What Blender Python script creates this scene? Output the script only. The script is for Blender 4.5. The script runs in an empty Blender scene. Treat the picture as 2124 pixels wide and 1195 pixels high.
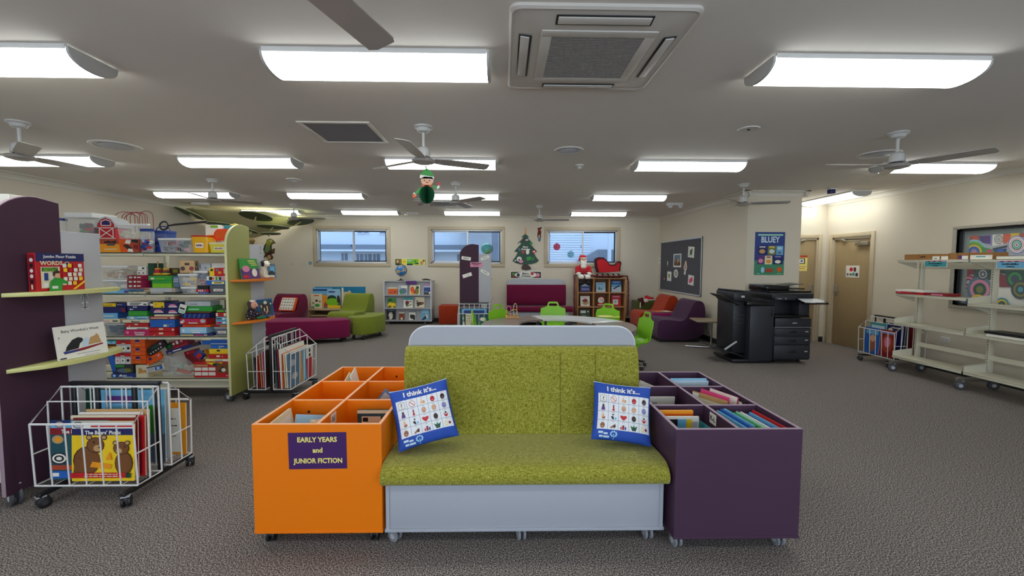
import bpy, bmesh, math, random
from mathutils import Matrix, Vector

# ---------------------------------------------------------------- camera
S = bpy.context.scene
IMG_W, IMG_H = 2124, 1195
FPX, YAW, PITCH, ROLL, EYE = 880.1, 0.0195, -0.05753, 0.0036, Vector((0, 0, 1.5))
_f = Vector((math.sin(YAW) * math.cos(PITCH), math.cos(YAW) * math.cos(PITCH), math.sin(PITCH)))
_r = Vector((math.cos(YAW), -math.sin(YAW), 0))
_u = _r.cross(_f)
_r2 = math.cos(ROLL) * _r + math.sin(ROLL) * _u
_u2 = -math.sin(ROLL) * _r + math.cos(ROLL) * _u
cam_data = bpy.data.cameras.new('camera')
cam = bpy.data.objects.new('camera', cam_data)
S.collection.objects.link(cam)
cam_data.sensor_fit = 'HORIZONTAL'
cam_data.sensor_width = 36
cam_data.lens = FPX / IMG_W * 36
cam_data.clip_start = 0.05
m = Matrix.Identity(4)
for i in range(3):
    m[i][0], m[i][1], m[i][2], m[i][3] = _r2[i], _u2[i], -_f[i], EYE[i]
cam.matrix_world = m
S.camera = cam

# ---------------------------------------------------------------- exposure, sky
S.view_settings.view_transform = 'Standard'
S.view_settings.look = 'None'
S.view_settings.gamma = 1
S.view_settings.use_curve_mapping = False
S.view_settings.exposure = 0.0
LAMP_STRENGTH = 9.4
LAMP_COLOR = (0.95, 1.0, 0.99)
world = bpy.data.worlds.new('sky')
S.world = world
world.use_nodes = True
_bg = world.node_tree.nodes['Background']
_sky = world.node_tree.nodes.new('ShaderNodeTexSky')
_sky.sky_type = 'HOSEK_WILKIE'
_sky.turbidity = 3.0
_sky.sun_direction = (0.3, -0.5, 0.8)
_mx = world.node_tree.nodes.new('ShaderNodeMix')
_mx.data_type = 'RGBA'
_mx.inputs[0].default_value = 0.75
world.node_tree.links.new(_sky.outputs[0], _mx.inputs[6])
_mx.inputs[7].default_value = (0.42, 0.64, 1.0, 1)
world.node_tree.links.new(_mx.outputs[2], _bg.inputs[0])
_bg.inputs[1].default_value = 2.7

for x in (-4.0, 0.0, 4.0):          # daylight entering through the three windows behind the viewer
    ld = bpy.data.lights.new('daylight', 'AREA'); ld.shape = 'RECTANGLE'; ld.size = 3.1; ld.size_y = 1.5
    ld.energy = 72; ld.color = (0.80, 0.89, 1.0)
    lo = bpy.data.objects.new('daylight', ld); S.collection.objects.link(lo)
    lo.location = (x, -3.3, 1.55); lo.rotation_euler = (math.radians(90), 0, 0)

# ---------------------------------------------------------------- helpers
col = S.collection
random.seed(7)
R = math.radians

def ray(px, py):
    return _f + _r2 * ((px - IMG_W / 2) / FPX) + _u2 * ((IMG_H / 2 - py) / FPX)
def aty(px, py, Y):
    d = ray(px, py); return EYE + d * ((Y - EYE.y) / d.y)
def atx(px, py, X):
    d = ray(px, py); return EYE + d * ((X - EYE.x) / d.x)
def atz(px, py, Z):
    d = ray(px, py); return EYE + d * ((Z - EYE.z) / d.z)

def T(x, y, z): return Matrix.Translation((x, y, z))
def RX(d): return Matrix.Rotation(R(d), 4, 'X')
def RY(d): return Matrix.Rotation(R(d), 4, 'Y')
def RZ(d): return Matrix.Rotation(R(d), 4, 'Z')
I4 = Matrix.Identity(4)

def lin(c):
    c /= 255.0
    return c / 12.92 if c <= 0.04045 else ((c + 0.055) / 1.055) ** 2.4
def hexc(h):
    return (lin(int(h[0:2], 16)), lin(int(h[2:4], 16)), lin(int(h[4:6], 16)), 1)

MATS = {}
def mat(name, h, rough=0.5, metal=0.0, var=0.06, scale=60.0, bump=0.0, spec=0.5, coat=0.0, sheen=0.0, trans=0.0, alpha=1.0, stretch=None):
    """procedural principled material: a noise mixes two close tones and can drive a bump"""
    if name in MATS: return MATS[name]
    M = bpy.data.materials.new(name); MATS[name] = M
    M.use_nodes = True
    nt = M.node_tree; p = nt.nodes['Principled BSDF']
    c = hexc(h)
    p.inputs['Roughness'].default_value = rough
    p.inputs['Metallic'].default_value = metal
    p.inputs['Specular IOR Level'].default_value = spec
    p.inputs['Coat Weight'].default_value = coat
    p.inputs['Sheen Weight'].default_value = sheen
    if trans: p.inputs['Transmission Weight'].default_value = trans
    p.inputs['Alpha'].default_value = alpha
    tc = nt.nodes.new('ShaderNodeTexCoord')
    no = nt.nodes.new('ShaderNodeTexNoise')
    no.inputs['Scale'].default_value = scale
    no.inputs['Detail'].default_value = 3
    src = tc.outputs['Object']
    if stretch:
        mp = nt.nodes.new('ShaderNodeMapping'); mp.inputs['Scale'].default_value = stretch
        nt.links.new(src, mp.inputs[0]); src = mp.outputs[0]
    nt.links.new(src, no.inputs['Vector'])
    mx = nt.nodes.new('ShaderNodeMix'); mx.data_type = 'RGBA'
    mx.inputs[6].default_value = tuple(min(1, x * (1 - var)) for x in c[:3]) + (1,)
    mx.inputs[7].default_value = tuple(min(1, x * (1 + var)) for x in c[:3]) + (1,)
    nt.links.new(no.outputs['Fac'], mx.inputs[0])
    nt.links.new(mx.outputs[2], p.inputs['Base Color'])
    if bump:
        b = nt.nodes.new('ShaderNodeBump'); b.inputs['Strength'].default_value = bump
        b.inputs['Distance'].default_value = 0.004
        nt.links.new(no.outputs['Fac'], b.inputs['Height']); nt.links.new(b.outputs[0], p.inputs['Normal'])
    return M

def ramp_mat(name, stops, scale, detail=2, rough=0.8, bump=0.0, stretch=None, sheen=0.0, interp='LINEAR', dist=0.003, tex='noise', spec=0.4):
    """procedural material whose colour is a colour ramp over noise or voronoi"""
    if name in MATS: return MATS[name]
    M = bpy.data.materials.new(name); MATS[name] = M
    M.use_nodes = True
    nt = M.node_tree; p = nt.nodes['Principled BSDF']
    p.inputs['Roughness'].default_value = rough
    p.inputs['Sheen Weight'].default_value = sheen
    p.inputs['Specular IOR Level'].default_value = spec
    tc = nt.nodes.new('ShaderNodeTexCoord'); src = tc.outputs['Object']
    if stretch:
        mp = nt.nodes.new('ShaderNodeMapping'); mp.inputs['Scale'].default_value = stretch
        nt.links.new(src, mp.inputs[0]); src = mp.outputs[0]
    if tex == 'voronoi':
        no = nt.nodes.new('ShaderNodeTexVoronoi'); no.inputs['Scale'].default_value = scale
        out = no.outputs['Color']; h = no.outputs['Distance']
    else:
        no = nt.nodes.new('ShaderNodeTexNoise'); no.inputs['Scale'].default_value = scale
        no.inputs['Detail'].default_value = detail; out = no.outputs['Fac']; h = out
    nt.links.new(src, no.inputs['Vector'])
    cr = nt.nodes.new('ShaderNodeValToRGB'); cr.color_ramp.interpolation = interp
    e = cr.color_ramp.elements
    while len(e) < len(stops): e.new(0.5)
    for k, (pos, hx) in enumerate(stops):
        e[k].position = pos; e[k].color = hexc(hx)
    nt.links.new(out, cr.inputs[0]); nt.links.new(cr.outputs[0], p.inputs['Base Color'])
    if bump:
        b = nt.nodes.new('ShaderNodeBump'); b.inputs['Strength'].default_value = bump
        b.inputs['Distance'].default_value = dist
        nt.links.new(h, b.inputs['Height']); nt.links.new(b.outputs[0], p.inputs['Normal'])
    return M

def emit(name, rgb, strength):
    if name in MATS: return MATS[name]
    M = bpy.data.materials.new(name); MATS[name] = M
    M.use_nodes = True
    p = M.node_tree.nodes['Principled BSDF']
    p.inputs['Base Color'].default_value = (0.8, 0.8, 0.78, 1)
    p.inputs['Emission Color'].default_value = (*rgb, 1)
    p.inputs['Emission Strength'].default_value = strength
    return M

def clear(name, h, alpha, rough=0.12):
    """thin clear plastic or glass"""
    if name in MATS: return MATS[name]
    M = bpy.data.materials.new(name); MATS[name] = M
    M.use_nodes = True
    nt = M.node_tree; p = nt.nodes['Principled BSDF']
    p.inputs['Base Color'].default_value = hexc(h)
    p.inputs['Roughness'].default_value = rough
    tr = nt.nodes.new('ShaderNodeBsdfTransparent'); mx = nt.nodes.new('ShaderNodeMixShader')
    no = nt.nodes.new('ShaderNodeTexNoise'); no.inputs['Scale'].default_value = 9
    mr = nt.nodes.new('ShaderNodeMapRange')
    mr.inputs['To Min'].default_value = alpha * 0.85; mr.inputs['To Max'].default_value = min(1, alpha * 1.15)
    nt.links.new(no.outputs['Fac'], mr.inputs['Value']); nt.links.new(mr.outputs[0], mx.inputs[0])
    nt.links.new(tr.outputs[0], mx.inputs[1]); nt.links.new(p.outputs[0], mx.inputs[2])
    nt.links.new(mx.outputs[0], nt.nodes['Material Output'].inputs[0])
    return M

PAL = dict(white='E8E6DF', cream='E6DCB8', paper='EFEBDD', black='17171A', charcoal='34353A', grey='8C8E90', lgrey='BDBFC0',
    red='C3181F', dred='8C1420', magenta='C21F5E', pink='E58AA6', hotpink='E0457A', orange='E4580F', amber='F09A10', yellow='F3CB18', lyellow='F1E07A',
    lime='7FC41C', green='2D9A34', dgreen='12452F', teal='3E9AA0', dteal='1E4F58', lblue='6FB6DA', sky='9CCDE8', blue='1E62B8', dblue='1B3C86',
    navy='1C1F5E', lav='8E8BC4', purple='5A2B78', brown='7A4A22', dbrown='3F2415', tan='C49A62', skin='E7AE88', dskin='9A5F3C', mint='9FD9C0', olive='7C7E22',
    silver='B4B7BA', rust='B0462A', ice='C9DEEA', slate='5D7891', moss='5F7A48', seagreen='3F8A66', kraft='9C6C38')
def C(n):
    if n in MATS: return MATS[n]
    return mat(n, PAL[n], rough=0.45, var=0.05, scale=25)

_fontcache = {}
def text_polys(s, bold=False):
    """triangles of a line of text, size 1, as ([(x,y)],[faces],width)"""
    key = (s, bold)
    if key in _fontcache: return _fontcache[key]
    cu = bpy.data.curves.new('lettering', 'FONT'); cu.body = s; cu.size = 1; cu.align_x = 'LEFT'; cu.resolution_u = 2
    cu.offset = 0.032 if bold else 0.012; cu.fill_mode = 'FRONT'
    ob = bpy.data.objects.new('lettering', cu); col.objects.link(ob)
    dg = bpy.context.evaluated_depsgraph_get(); ev = ob.evaluated_get(dg)
    me = ev.to_mesh()
    vs = [(v.co.x, v.co.y) for v in me.vertices]; fs = [tuple(p.vertices) for p in me.polygons]
    ev.to_mesh_clear(); bpy.data.objects.remove(ob); bpy.data.curves.remove(cu)
    if vs:
        x0 = min(v[0] for v in vs); x1 = max(v[0] for v in vs)
    else: x0 = x1 = 0
    _fontcache[key] = ([(a - x0, b) for a, b in vs], fs, x1 - x0)
    return _fontcache[key]

class MB:
    """collects shapes into ONE mesh; .m = current material, .M = current transform"""
    def __init__(s, m=None):
        s.bm = bmesh.new(); s.mats = []; s.M = I4; s.m = m or C('white')
    def _mi(s):
        if s.m not in s.mats: s.mats.append(s.m)
        return s.mats.index(s.m)
    def add(s, vs, fs, bev=0, seg=2):
        mi = s._mi()
        bv = [s.bm.verts.new(s.M @ Vector(v)) for v in vs]
        out = []
        for f in fs:
            try:
                ff = s.bm.faces.new([bv[i] for i in f]); ff.material_index = mi; out.append(ff)
            except ValueError: pass
        if bev:
            ed = list({e for f in out for e in f.edges})
            r = bmesh.ops.bevel(s.bm, geom=ed, offset=bev, segments=seg, affect='EDGES', profile=0.5, clamp_overlap=True)
            for f in r['faces']: f.material_index = mi
        return s
    def box(s, x0, y0, z0, x1, y1, z1, bev=0, seg=2):
        v = [(x0, y0, z0), (x1, y0, z0), (x1, y1, z0), (x0, y1, z0), (x0, y0, z1), (x1, y0, z1), (x1, y1, z1), (x0, y1, z1)]
        return s.add(v, [(0, 3, 2, 1), (4, 5, 6, 7), (0, 1, 5, 4), (1, 2, 6, 5), (2, 3, 7, 6), (3, 0, 4, 7)], bev, seg)
    def prism(s, poly, d, bev=0, seg=2):
        """poly in local XY, extruded from z=0 to z=d"""
        n = len(poly)
        a = sum(poly[i][0] * poly[(i + 1) % n][1] - poly[(i + 1) % n][0] * poly[i][1] for i in range(n))
        if (a < 0) != (d < 0): poly = poly[::-1]
        v = [(x, y, 0) for x, y in poly] + [(x, y, d) for x, y in poly]
        f = [tuple(range(n - 1, -1, -1)), tuple(range(n, 2 * n))] + [(i, (i + 1) % n, n + (i + 1) % n, n + i) for i in range(n)]
        return s.add(v, f, bev, seg)
    def flat(s, poly, z=0):
        n = len(poly)
        a = sum(poly[i][0] * poly[(i + 1) % n][1] - poly[(i + 1) % n][0] * poly[i][1] for i in range(n))
        if a < 0: poly = poly[::-1]
        return s.add([(x, y, z) for x, y in poly], [tuple(range(n))])
    def cyl(s, p0, p1, r0, r1=None, n=16):
        p0, p1 = Vector(p0), Vector(p1); r1 = r0 if r1 is None else r1
        d = (p1 - p0).normalized(); a = d.orthogonal().normalized(); b = d.cross(a)
        v = []
        for p, r in ((p0, r0), (p1, r1)):
            for i in range(n):
                t = 2 * math.pi * i / n; v.append(p + a * (r * math.cos(t)) + b * (r * math.sin(t)))
        f = [(i, (i + 1) % n, n + (i + 1) % n, n + i) for i in range(n)] + [tuple(range(n - 1, -1, -1)), tuple(range(n, 2 * n))]
        return s.add(v, f)
    def tube(s, pts, r, n=8, closed=False):
        P = [Vector(p) for p in pts]; k = len(P); v = []; a = None
        for i, p in enumerate(P):
            if closed: d = (P[(i + 1) % k] - P[i - 1]).normalized()
            else: d = (P[min(i + 1, k - 1)] - P[max(i - 1, 0)]).normalized()
            if a is None: a = d.orthogonal().normalized()
            else:
                a = a - d * a.dot(d)
                a = a.normalized() if a.length > 1e-6 else d.orthogonal().normalized()
            b = d.cross(a); rr = r[i] if isinstance(r, (list, tuple)) else r
            for j in range(n):
                t = 2 * math.pi * j / n; v.append(p + a * (rr * math.cos(t)) + b * (rr * math.sin(t)))
        f = []
        for i in range(k if closed else k - 1):
            for j in range(n):
                i2 = (i + 1) % k
                f.append((i * n + j, i * n + (j + 1) % n, i2 * n + (j + 1) % n, i2 * n + j))
        if not closed: f += [tuple(range(n - 1, -1, -1)), tuple(range((k - 1) * n, k * n))]
        return s.add(v, f)
    def lathe(s, prof, n=24, c=(0, 0, 0)):
        """profile (r,z) turned about local Z"""
        v = []; f = []; k = len(prof)
        for r, z in prof:
            for i in range(n):
                t = 2 * math.pi * i / n; v.append((c[0] + r * math.cos(t), c[1] + r * math.sin(t), c[2] + z))
        for j in range(k - 1):
            for i in range(n): f.append((j * n + i, j * n + (i + 1) % n, (j + 1) * n + (i + 1) % n, (j + 1) * n + i))
        f += [tuple(range(n - 1, -1, -1)), tuple(range((k - 1) * n, k * n))]
        return s.add(v, f)
    def ball(s, c, r, n=16):
        rx, ry, rz = (r, r, r) if not isinstance(r, (tuple, list)) else r
        v = [(c[0], c[1], c[2] - rz)]; f = []; h = n // 2
        for j in range(1, h):
            ph = -math.pi / 2 + math.pi * j / h
            for i in range(n):
                t = 2 * math.pi * i / n
                v.append((c[0] + rx * math.cos(ph) * math.cos(t), c[1] + ry * math.cos(ph) * math.sin(t), c[2] + rz * math.sin(ph)))
        v.append((c[0], c[1], c[2] + rz)); L = len(v) - 1
        for i in range(n):
            f.append((0, 1 + (i + 1) % n, 1 + i)); f.append((L, L - n + i, L - n + (i + 1) % n))
        for j in range(h - 2):
            for i in range(n):
                a = 1 + j * n; f.append((a + i, a + (i + 1) % n, a + n + (i + 1) % n, a + n + i))
        return s.add(v, f)
    def ell(s, x, y, rx, ry, z=0, n=16, a0=0, a1=360):
        full = a1 - a0 >= 360
        P = [(x + rx * math.cos(R(a0 + (a1 - a0) * i / n)), y + ry * math.sin(R(a0 + (a1 - a0) * i / n))) for i in range(n if full else n + 1)]
        return s.flat(P, z)
    def text(s, t, x, y, size, z=0, align='C', maxw=None, bold=False):
        vs, fs, w = text_polys(t, bold)
        sx = size
        if maxw and w * size > maxw: sx = maxw / w
        ox = x - (w * sx / 2 if align == 'C' else 0 if align == 'L' else w * sx)
        s.add([(ox + a * sx, y + b * size, z) for a, b in vs], fs)
        return s
    def scrib(s, x0, x1, y, h, z=0, n=0):
        """a line of print too small to read: uneven dashes"""
        rnd = random.Random(int(abs(x1 - x0) * 1e4) + n); x = x0; u = (x1 - x0)
        while x < x1 - u * .03:
            w = min(u * rnd.uniform(.05, .16), x1 - x); k = rnd.uniform(.55, 1)
            s.flat([(x, y), (x + w, y), (x + w, y + h * k), (x, y + h * k)], z); x += w + u * .025
        return s
    def build(s, name, parent=None, smooth=40, loc=None):
        bmesh.ops.recalc_face_normals(s.bm, faces=[f for f in s.bm.faces if len(f.edges) > 0]) if s.recalc else None
        me = bpy.data.meshes.new(name); s.bm.to_mesh(me); s.bm.free()
        for m_ in s.mats: me.materials.append(m_)
        if smooth:
            me.shade_smooth(); me.set_sharp_from_angle(angle=R(smooth))
        o = bpy.data.objects.new(name, me); col.objects.link(o)
        if loc: o.location = loc
        if parent: o.parent = parent
        return o
    recalc = False

def tag(o, label=None, cat=None, group=None, kind=None):
    if label: o['label'] = label
    if cat: o['category'] = cat
    if group: o['group'] = group
    if kind: o['kind'] = kind
    return o
def thing(name, label, cat, loc=(0, 0, 0), rz=0, group=None, rot=None):
    o = bpy.data.objects.new(name, None); col.objects.link(o)
    o.location = loc; o.rotation_euler = rot or (0, 0, R(rz)); o.empty_display_size = 0.1
    return tag(o, label, cat, group)
def place(o, loc, rz=0, rot=None):
    o.location = loc; o.rotation_euler = rot or (0, 0, R(rz)); return o
def struct(name, mb, parent=None):
    return tag(mb.build(name, parent), kind='structure')
def dup(root, loc, rot=None, label=None, group=None):
    """a copy of a thing with copies of its parts and sub-parts"""
    def cp(o, par):
        c = o.copy(); col.objects.link(c)
        if par: c.parent = par
        for ch in [k for k in list(bpy.data.objects) if k.parent == o]: cp(ch, c)
        return c
    r = cp(root, None); r.location = loc
    if rot is not None: r.rotation_euler = rot
    if label: r['label'] = label
    if group: r['group'] = group
    return r
def xz(mb, base=I4):
    """lets flat art drawn in XY stand upright: X right, Y up, facing -Y"""
    mb.M = base @ RX(90); return mb
def rrect(w, h, r, n=5, x=0, y=0, corners=(1, 1, 1, 1)):
    """rounded rectangle outline, centred; corners: br, tr, tl, bl"""
    P = []
    for k, (cx, cy, a) in enumerate(((w/2-r, -h/2+r, -90), (w/2-r, h/2-r, 0), (-w/2+r, h/2-r, 90), (-w/2+r, -h/2+r, 180))):
        if corners[k]:
            for i in range(n + 1):
                t = R(a + 90 * i / n); P.append((x + cx + r * math.cos(t), y + cy + r * math.sin(t)))
        else:
            P.append((x + (w/2 if k in (0, 1) else -w/2), y + (h/2 if k in (1, 2) else -h/2)))
    return P
def art(mb, M, w, h, spec, step=0.0006):
    """printed pattern laid on a face w x h (origin at its lower left, X right, Y up): each mark one thin layer higher"""
    keep = mb.M; mb.M = M; z = step
    for s_ in spec:
        k = s_[0]
        if k == 'r': mb.m = C(s_[5]); mb.flat([(s_[1]*w, s_[2]*h), (s_[3]*w, s_[2]*h), (s_[3]*w, s_[4]*h), (s_[1]*w, s_[4]*h)], z)
        elif k == 'e': mb.m = C(s_[5]); mb.ell(s_[1]*w, s_[2]*h, s_[3]*w, s_[4]*h, z)
        elif k == 'p': mb.m = C(s_[2]); mb.flat([(a*w, b*h) for a, b in s_[1]], z)
        elif k == 's': mb.m = C(s_[5]); mb.scrib(s_[1]*w, s_[2]*w, s_[3]*h, s_[4]*h, z)
        elif k == 't': mb.m = C(s_[5]); mb.text(s_[1], s_[2]*w, s_[3]*h, s_[4]*h, z, maxw=(s_[6]*w if len(s_) > 6 else None), bold=len(s_) > 7)
        z += step * 0.5
    mb.M = keep
    return mb
# ---------------------------------------------------------------- room shell
XL, XR, YB, YF, XP, YP, XQ, YC, H = -6.65, 6.22, 10.89, -3.0, 4.0, 6.95, 4.9, 8.1, 2.7
carpet = ramp_mat('carpet', [(0.36, '342E2B'), (0.45, '625A55'), (0.53, '817973'), (0.60, 'A09892'), (0.68, 'C6BDB5')], 150, detail=2, rough=0.95, bump=0.15, dist=0.003, spec=0.1)
wallm = mat('wall_paint', 'D6CCB8', rough=0.7, var=0.015, scale=3, spec=0.3)
ceilm = mat('ceiling_paint', 'E2DCD4', rough=0.85, var=0.015, scale=2, spec=0.2)
trimm = mat('cornice_paint', 'DAD4C6', rough=0.5, var=0.01, scale=5)
archm = mat('architrave_paint', 'BFAF92', rough=0.45, var=0.02, scale=8)
vinyl = mat('black_vinyl', '232323', rough=0.5, var=0.05, scale=20)
alu = mat('powder_coated_aluminium', 'C9CCD0', rough=0.35, metal=0.2, var=0.02, scale=10)
alud = mat('dark_window_bead', '2B2D30', rough=0.5)
glass = clear('window_glass', 'DDEBF5', 0.06, 0.02)

b = MB(carpet); b.box(XL - .15, YF - .15, -.06, XR + .15, YB + .15, 0); struct('floor', b)
b = MB(ceilm); b.box(XL - .15, YF - .15, H, XR + .15, YB + .15, H + .06); struct('ceiling', b)

def holes(mb, ax, p0, p1, u0, u1, hs):
    """wall slab between p0 and p1 across axis ax, along u, with rectangular openings (ua, ub, za, zb)"""
    us = sorted({u0, u1, *[h for q in hs for h in q[:2]]}); zs = sorted({0, H, *[h for q in hs for h in q[2:]]})
    for i in range(len(us) - 1):
        for j in range(len(zs) - 1):
            um, zm = (us[i] + us[i+1]) / 2, (zs[j] + zs[j+1]) / 2
            if any(q[0] < um < q[1] and q[2] < zm < q[3] for q in hs): continue
            if ax == 'y': mb.box(us[i], p0, zs[j], us[i+1], p1, zs[j+1])
            else: mb.box(p0, us[i], zs[j], p1, us[i+1], zs[j+1])
WIN = [(-4.83, -2.885), (-1.93, 0.02), (1.037, 2.98)]
WZ0, WZ1, AW = 1.413, 2.435, 0.075
b = MB(wallm); holes(b, 'y', YB, YB + .14, XL - .15, XP + .1, [(a + AW, c - AW, WZ0 + AW, WZ1 - AW) for a, c in WIN]); struct('wall_back', b)
b = MB(wallm); b.box(XL - .15, YF, 0, XL, YB, H); struct('wall_left', b)
FW = [(-5.6, -2.4), (-1.6, 1.6), (2.4, 5.6)]
b = MB(wallm); holes(b, 'y', YF - .15, YF, XL, XR, [(a, c, .75, 2.35) for a, c in FW]); struct('wall_front', b)
for i, (a, c) in enumerate(FW):
    # picture windows behind the viewer, and the daylight that comes in through them
    b = MB(alu)
    for bx in ((a, .75, c, .80), (a, 2.30, c, 2.35), (a, .75, a + .05, 2.35), (c - .05, .75, c, 2.35), ((a + c)/2 - .025, .75, (a + c)/2 + .025, 2.35)): b.box(bx[0], YF - .10, bx[1], bx[2], YF - .05, bx[3])
    w = struct('window_%d' % (i + 5), b)
    b = MB(glass); b.box(a + .05, YF - .08, .80, c - .05, YF - .075, 2.30); b.build('pane', w)
b = MB(wallm); b.box(XP, YP, 0, XQ, YB, H); struct('wall_partition', b)
b = MB(wallm); holes(b, 'y', YC, YC + .12, XQ, XR, [(5.16, 6.06, 0, 2.01)]); struct('wall_corridor', b)
IW = (3.55, 5.74, 0.95, 1.99)
b = MB(wallm); holes(b, 'x', XR, XR + .14, YF, YC, [IW, (7.09, 7.94, 0, 2.0)]); struct('wall_right', b)

# cornices: a coved section run along each wall
def cornice(name, p, q, inward):
    P, Q, n = Vector(p), Vector(q), Vector(inward)
    prof = [(0, -.09), (.012, -.088)] + [(.075 - .06 * math.cos(R(t)), -.015 - .065 * (1 - math.sin(R(t)))) for t in (0, 25, 50, 75, 90)] + [(.085, -.012), (.085, 0), (0, 0)]
    b = MB(trimm); k = len(prof); vs = []
    for e in (P, Q):
        for a, z in prof: vs.append(e + n * a + Vector((0, 0, H + z)))
    b.add(vs, [(i, (i + 1) % k, k + (i + 1) % k, k + i) for i in range(k)] + [tuple(range(k)), tuple(range(2*k - 1, k - 1, -1))])
    struct(name, b)
cornice('trim_1', (XL, YB, 0), (XP, YB, 0), (0, -1, 0))
cornice('trim_2', (XL, YF, 0), (XL, YB, 0), (1, 0, 0))
cornice('trim_3', (XP, YP - .085, 0), (XP, YB, 0), (-1, 0, 0))
cornice('trim_4', (XP - .085, YP, 0), (XQ + .085, YP, 0), (0, -1, 0))
cornice('trim_5', (XR, YF, 0), (XR, YC, 0), (-1, 0, 0))
cornice('trim_6', (XQ, YP - .085, 0), (XQ, YC, 0), (1, 0, 0))
def skirt(name, x0, y0, x1, y1):
    b = MB(vinyl); b.box(x0, y0, 0, x1, y1, .1, .004); struct(name, b)
skirt('baseboard_back', XL, YB - .012, XP, YB)
skirt('baseboard_left', XL, YF, XL + .012, YB)
skirt('baseboard_partition', XP - .012, YP - .012, XP, YB)
skirt('baseboard_pier', XP, YP - .012, XQ + .012, YP)
skirt('baseboard_corridor', 6.13, YC - .012, XR, YC)
skirt('baseboard_right', XR - .012, YF, XR, 7.01)

# back windows: sliding aluminium sashes in painted architraves
for i, (a, c) in enumerate(WIN):
    o0, o1, z0, z1 = a + AW, c - AW, WZ0 + AW, WZ1 - AW
    b = MB(alu)
    for bx in ((o0, z0, o1, z0 + .045), (o0, z1 - .04, o1, z1), (o0, z0, o0 + .035, z1), (o1 - .035, z0, o1, z1)):
        b.box(bx[0], YB + .02, bx[1], bx[2], YB + .11, bx[3], .004)
    w = struct('window_%d' % (i + 1), b)
    b = MB(archm)
    for bx in ((a, WZ0, c, z0 + .006), (a, z1 - .006, c, WZ1), (a, z0 + .006, o0 + .006, z1 - .006), (o1 - .006, z0 + .006, c, z1 - .006)):
        b.box(bx[0], YB - .022, bx[1], bx[2], YB + .02, bx[3], .006)
    b.build('architrave', w)
    mid = (o0 + o1) / 2 + .03
    for k, (s0, s1) in enumerate(((o0 + .035, mid + .02), (mid - .02, o1 - .035))):
        b = MB(alu if k == 0 else alud); y = YB + .075 if k == 0 else YB + .045; t = .03
        for bx in ((s0, z0 + .045, s1, z0 + .045 + t), (s0, z1 - .04 - t, s1, z1 - .04), (s0, z0 + .045, s0 + t, z1 - .04), (s1 - t, z0 + .045, s1, z1 - .04)):
            b.box(bx[0], y, bx[1], bx[2], y + .022, bx[3])
        if k == 0:
            b.m = alud; b.box(s0 + t, y + .004, z0 + .045 + t, s0 + t + .012, y + .02, z1 - .04 - t)
        if k == 1:
            b.m = alu; b.box(s0, y - .012, z0 + .045, s0 + .036, y, z1 - .04)
        sf = b.build('sash', w)
        b = MB(glass); b.box(s0 + t, y + .009, z0 + .045 + t, s1 - t, y + .013, z1 - .04 - t); b.build('pane', sf)
    b = MB(alud); b.box(mid - .06, YB + .03, z0 + .42, mid - .045, YB + .045, z0 + .48); b.build('latch', w)

# interior window in the right wall
b = MB(mat('window_frame_grey', 'A9A294', rough=.45)); u0, u1, z0, z1 = IW
for bx in ((u0 - .04, z0 - .04, u1 + .04, z0), (u0 - .04, z1, u1 + .04, z1 + .04), (u0 - .04, z0, u0, z1), (u1, z0, u1 + .04, z1)):
    b.box(XR - .02, bx[0], bx[1], XR + .10, bx[2], bx[3], .004)
w = struct('window_4', b)
b = MB(alud)
for bx in ((u0, z0, u1, z0 + .03), (u0, z1 - .03, u1, z1), (u0, z0, u0 + .03, z1), (u1 - .03, z0, u1, z1)):
    b.box(XR + .04, bx[0], bx[1], XR + .08, bx[2], bx[3])
b.build('glazing_bead', w)
b = MB(glass); b.box(XR + .055, u0 + .03, z0 + .03, XR + .06, u1 - .03, z1 - .03); b.build('pane', w)
b = MB(mat('frosted_backing', '9EA79B', rough=0.7, var=0.03, scale=4)); b.box(XR + .12, u0 - .04, z0 - .04, XR + .135, u1 + .04, z1 + .04); b.build('backing_sheet', w)

# doors
oakm = mat('door_veneer', 'A28C68', rough=0.4, var=0.08, scale=5, stretch=(6, 6, .5))
steel = mat('brushed_steel', 'B7B4AC', rough=0.3, metal=0.9, var=0.05, scale=40)
def door(name, M, w, h, notice):
    """local: X along the wall, -Y into the room, opening 0..w"""
    b = MB(archm); b.M = M
    for bx in ((-.07, 0, 0, h + .07), (w, 0, w + .07, h + .07), (0, h, w, h + .07)):
        b.box(bx[0], -.018, bx[1], bx[2], .0, bx[3], .004)
    for bx in ((0, 0, .03, h), (w - .03, 0, w, h), (0, h - .03, w, h)): b.box(bx[0], 0, bx[1], bx[2], .11, bx[3])
    d = struct(name, b)
    b = MB(oakm); b.M = M; b.box(.034, .035, .008, w - .034, .075, h - .034, .002); b.build('door_leaf', d)
    b = MB(steel); b.M = M; b.box(.06, .022, .92, .12, .034, 1.12, .004); b.cyl((.09, .034, 1.0), (.09, -.02, 1.0), .011); b.tube([(.09, -.02, 1.0), (.14, -.025, 1.0), (.21, -.022, 1.0)], .010); b.cyl((.09, .025, 1.09), (.09, .012, 1.09), .016); b.build('door_handle', d)
    b = MB(steel); b.M = M; b.box(w - .33, -.02, h - .16, w - .06, .034, h - .09, .006); b.tube([(w - .2, -.03, h - .085), (w - .45, -.09, h - .075), (w - .62, -.02, h - .035)], .009); b.box(w - .66, -.02, h - .05, w - .55, .02, h - .02); b.build('door_closer', d)
    return d
MD1 = T(XR, 7.94, 0) @ RZ(-90)
MD2 = T(5.16, YC, 0)
door('door_1', MD1, .85, 2.0, None)
door('door_2', MD2 @ T(.9, 0, 0) @ Matrix.Scale(-1, 4, (1, 0, 0)), .9, 2.01, None)
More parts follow.
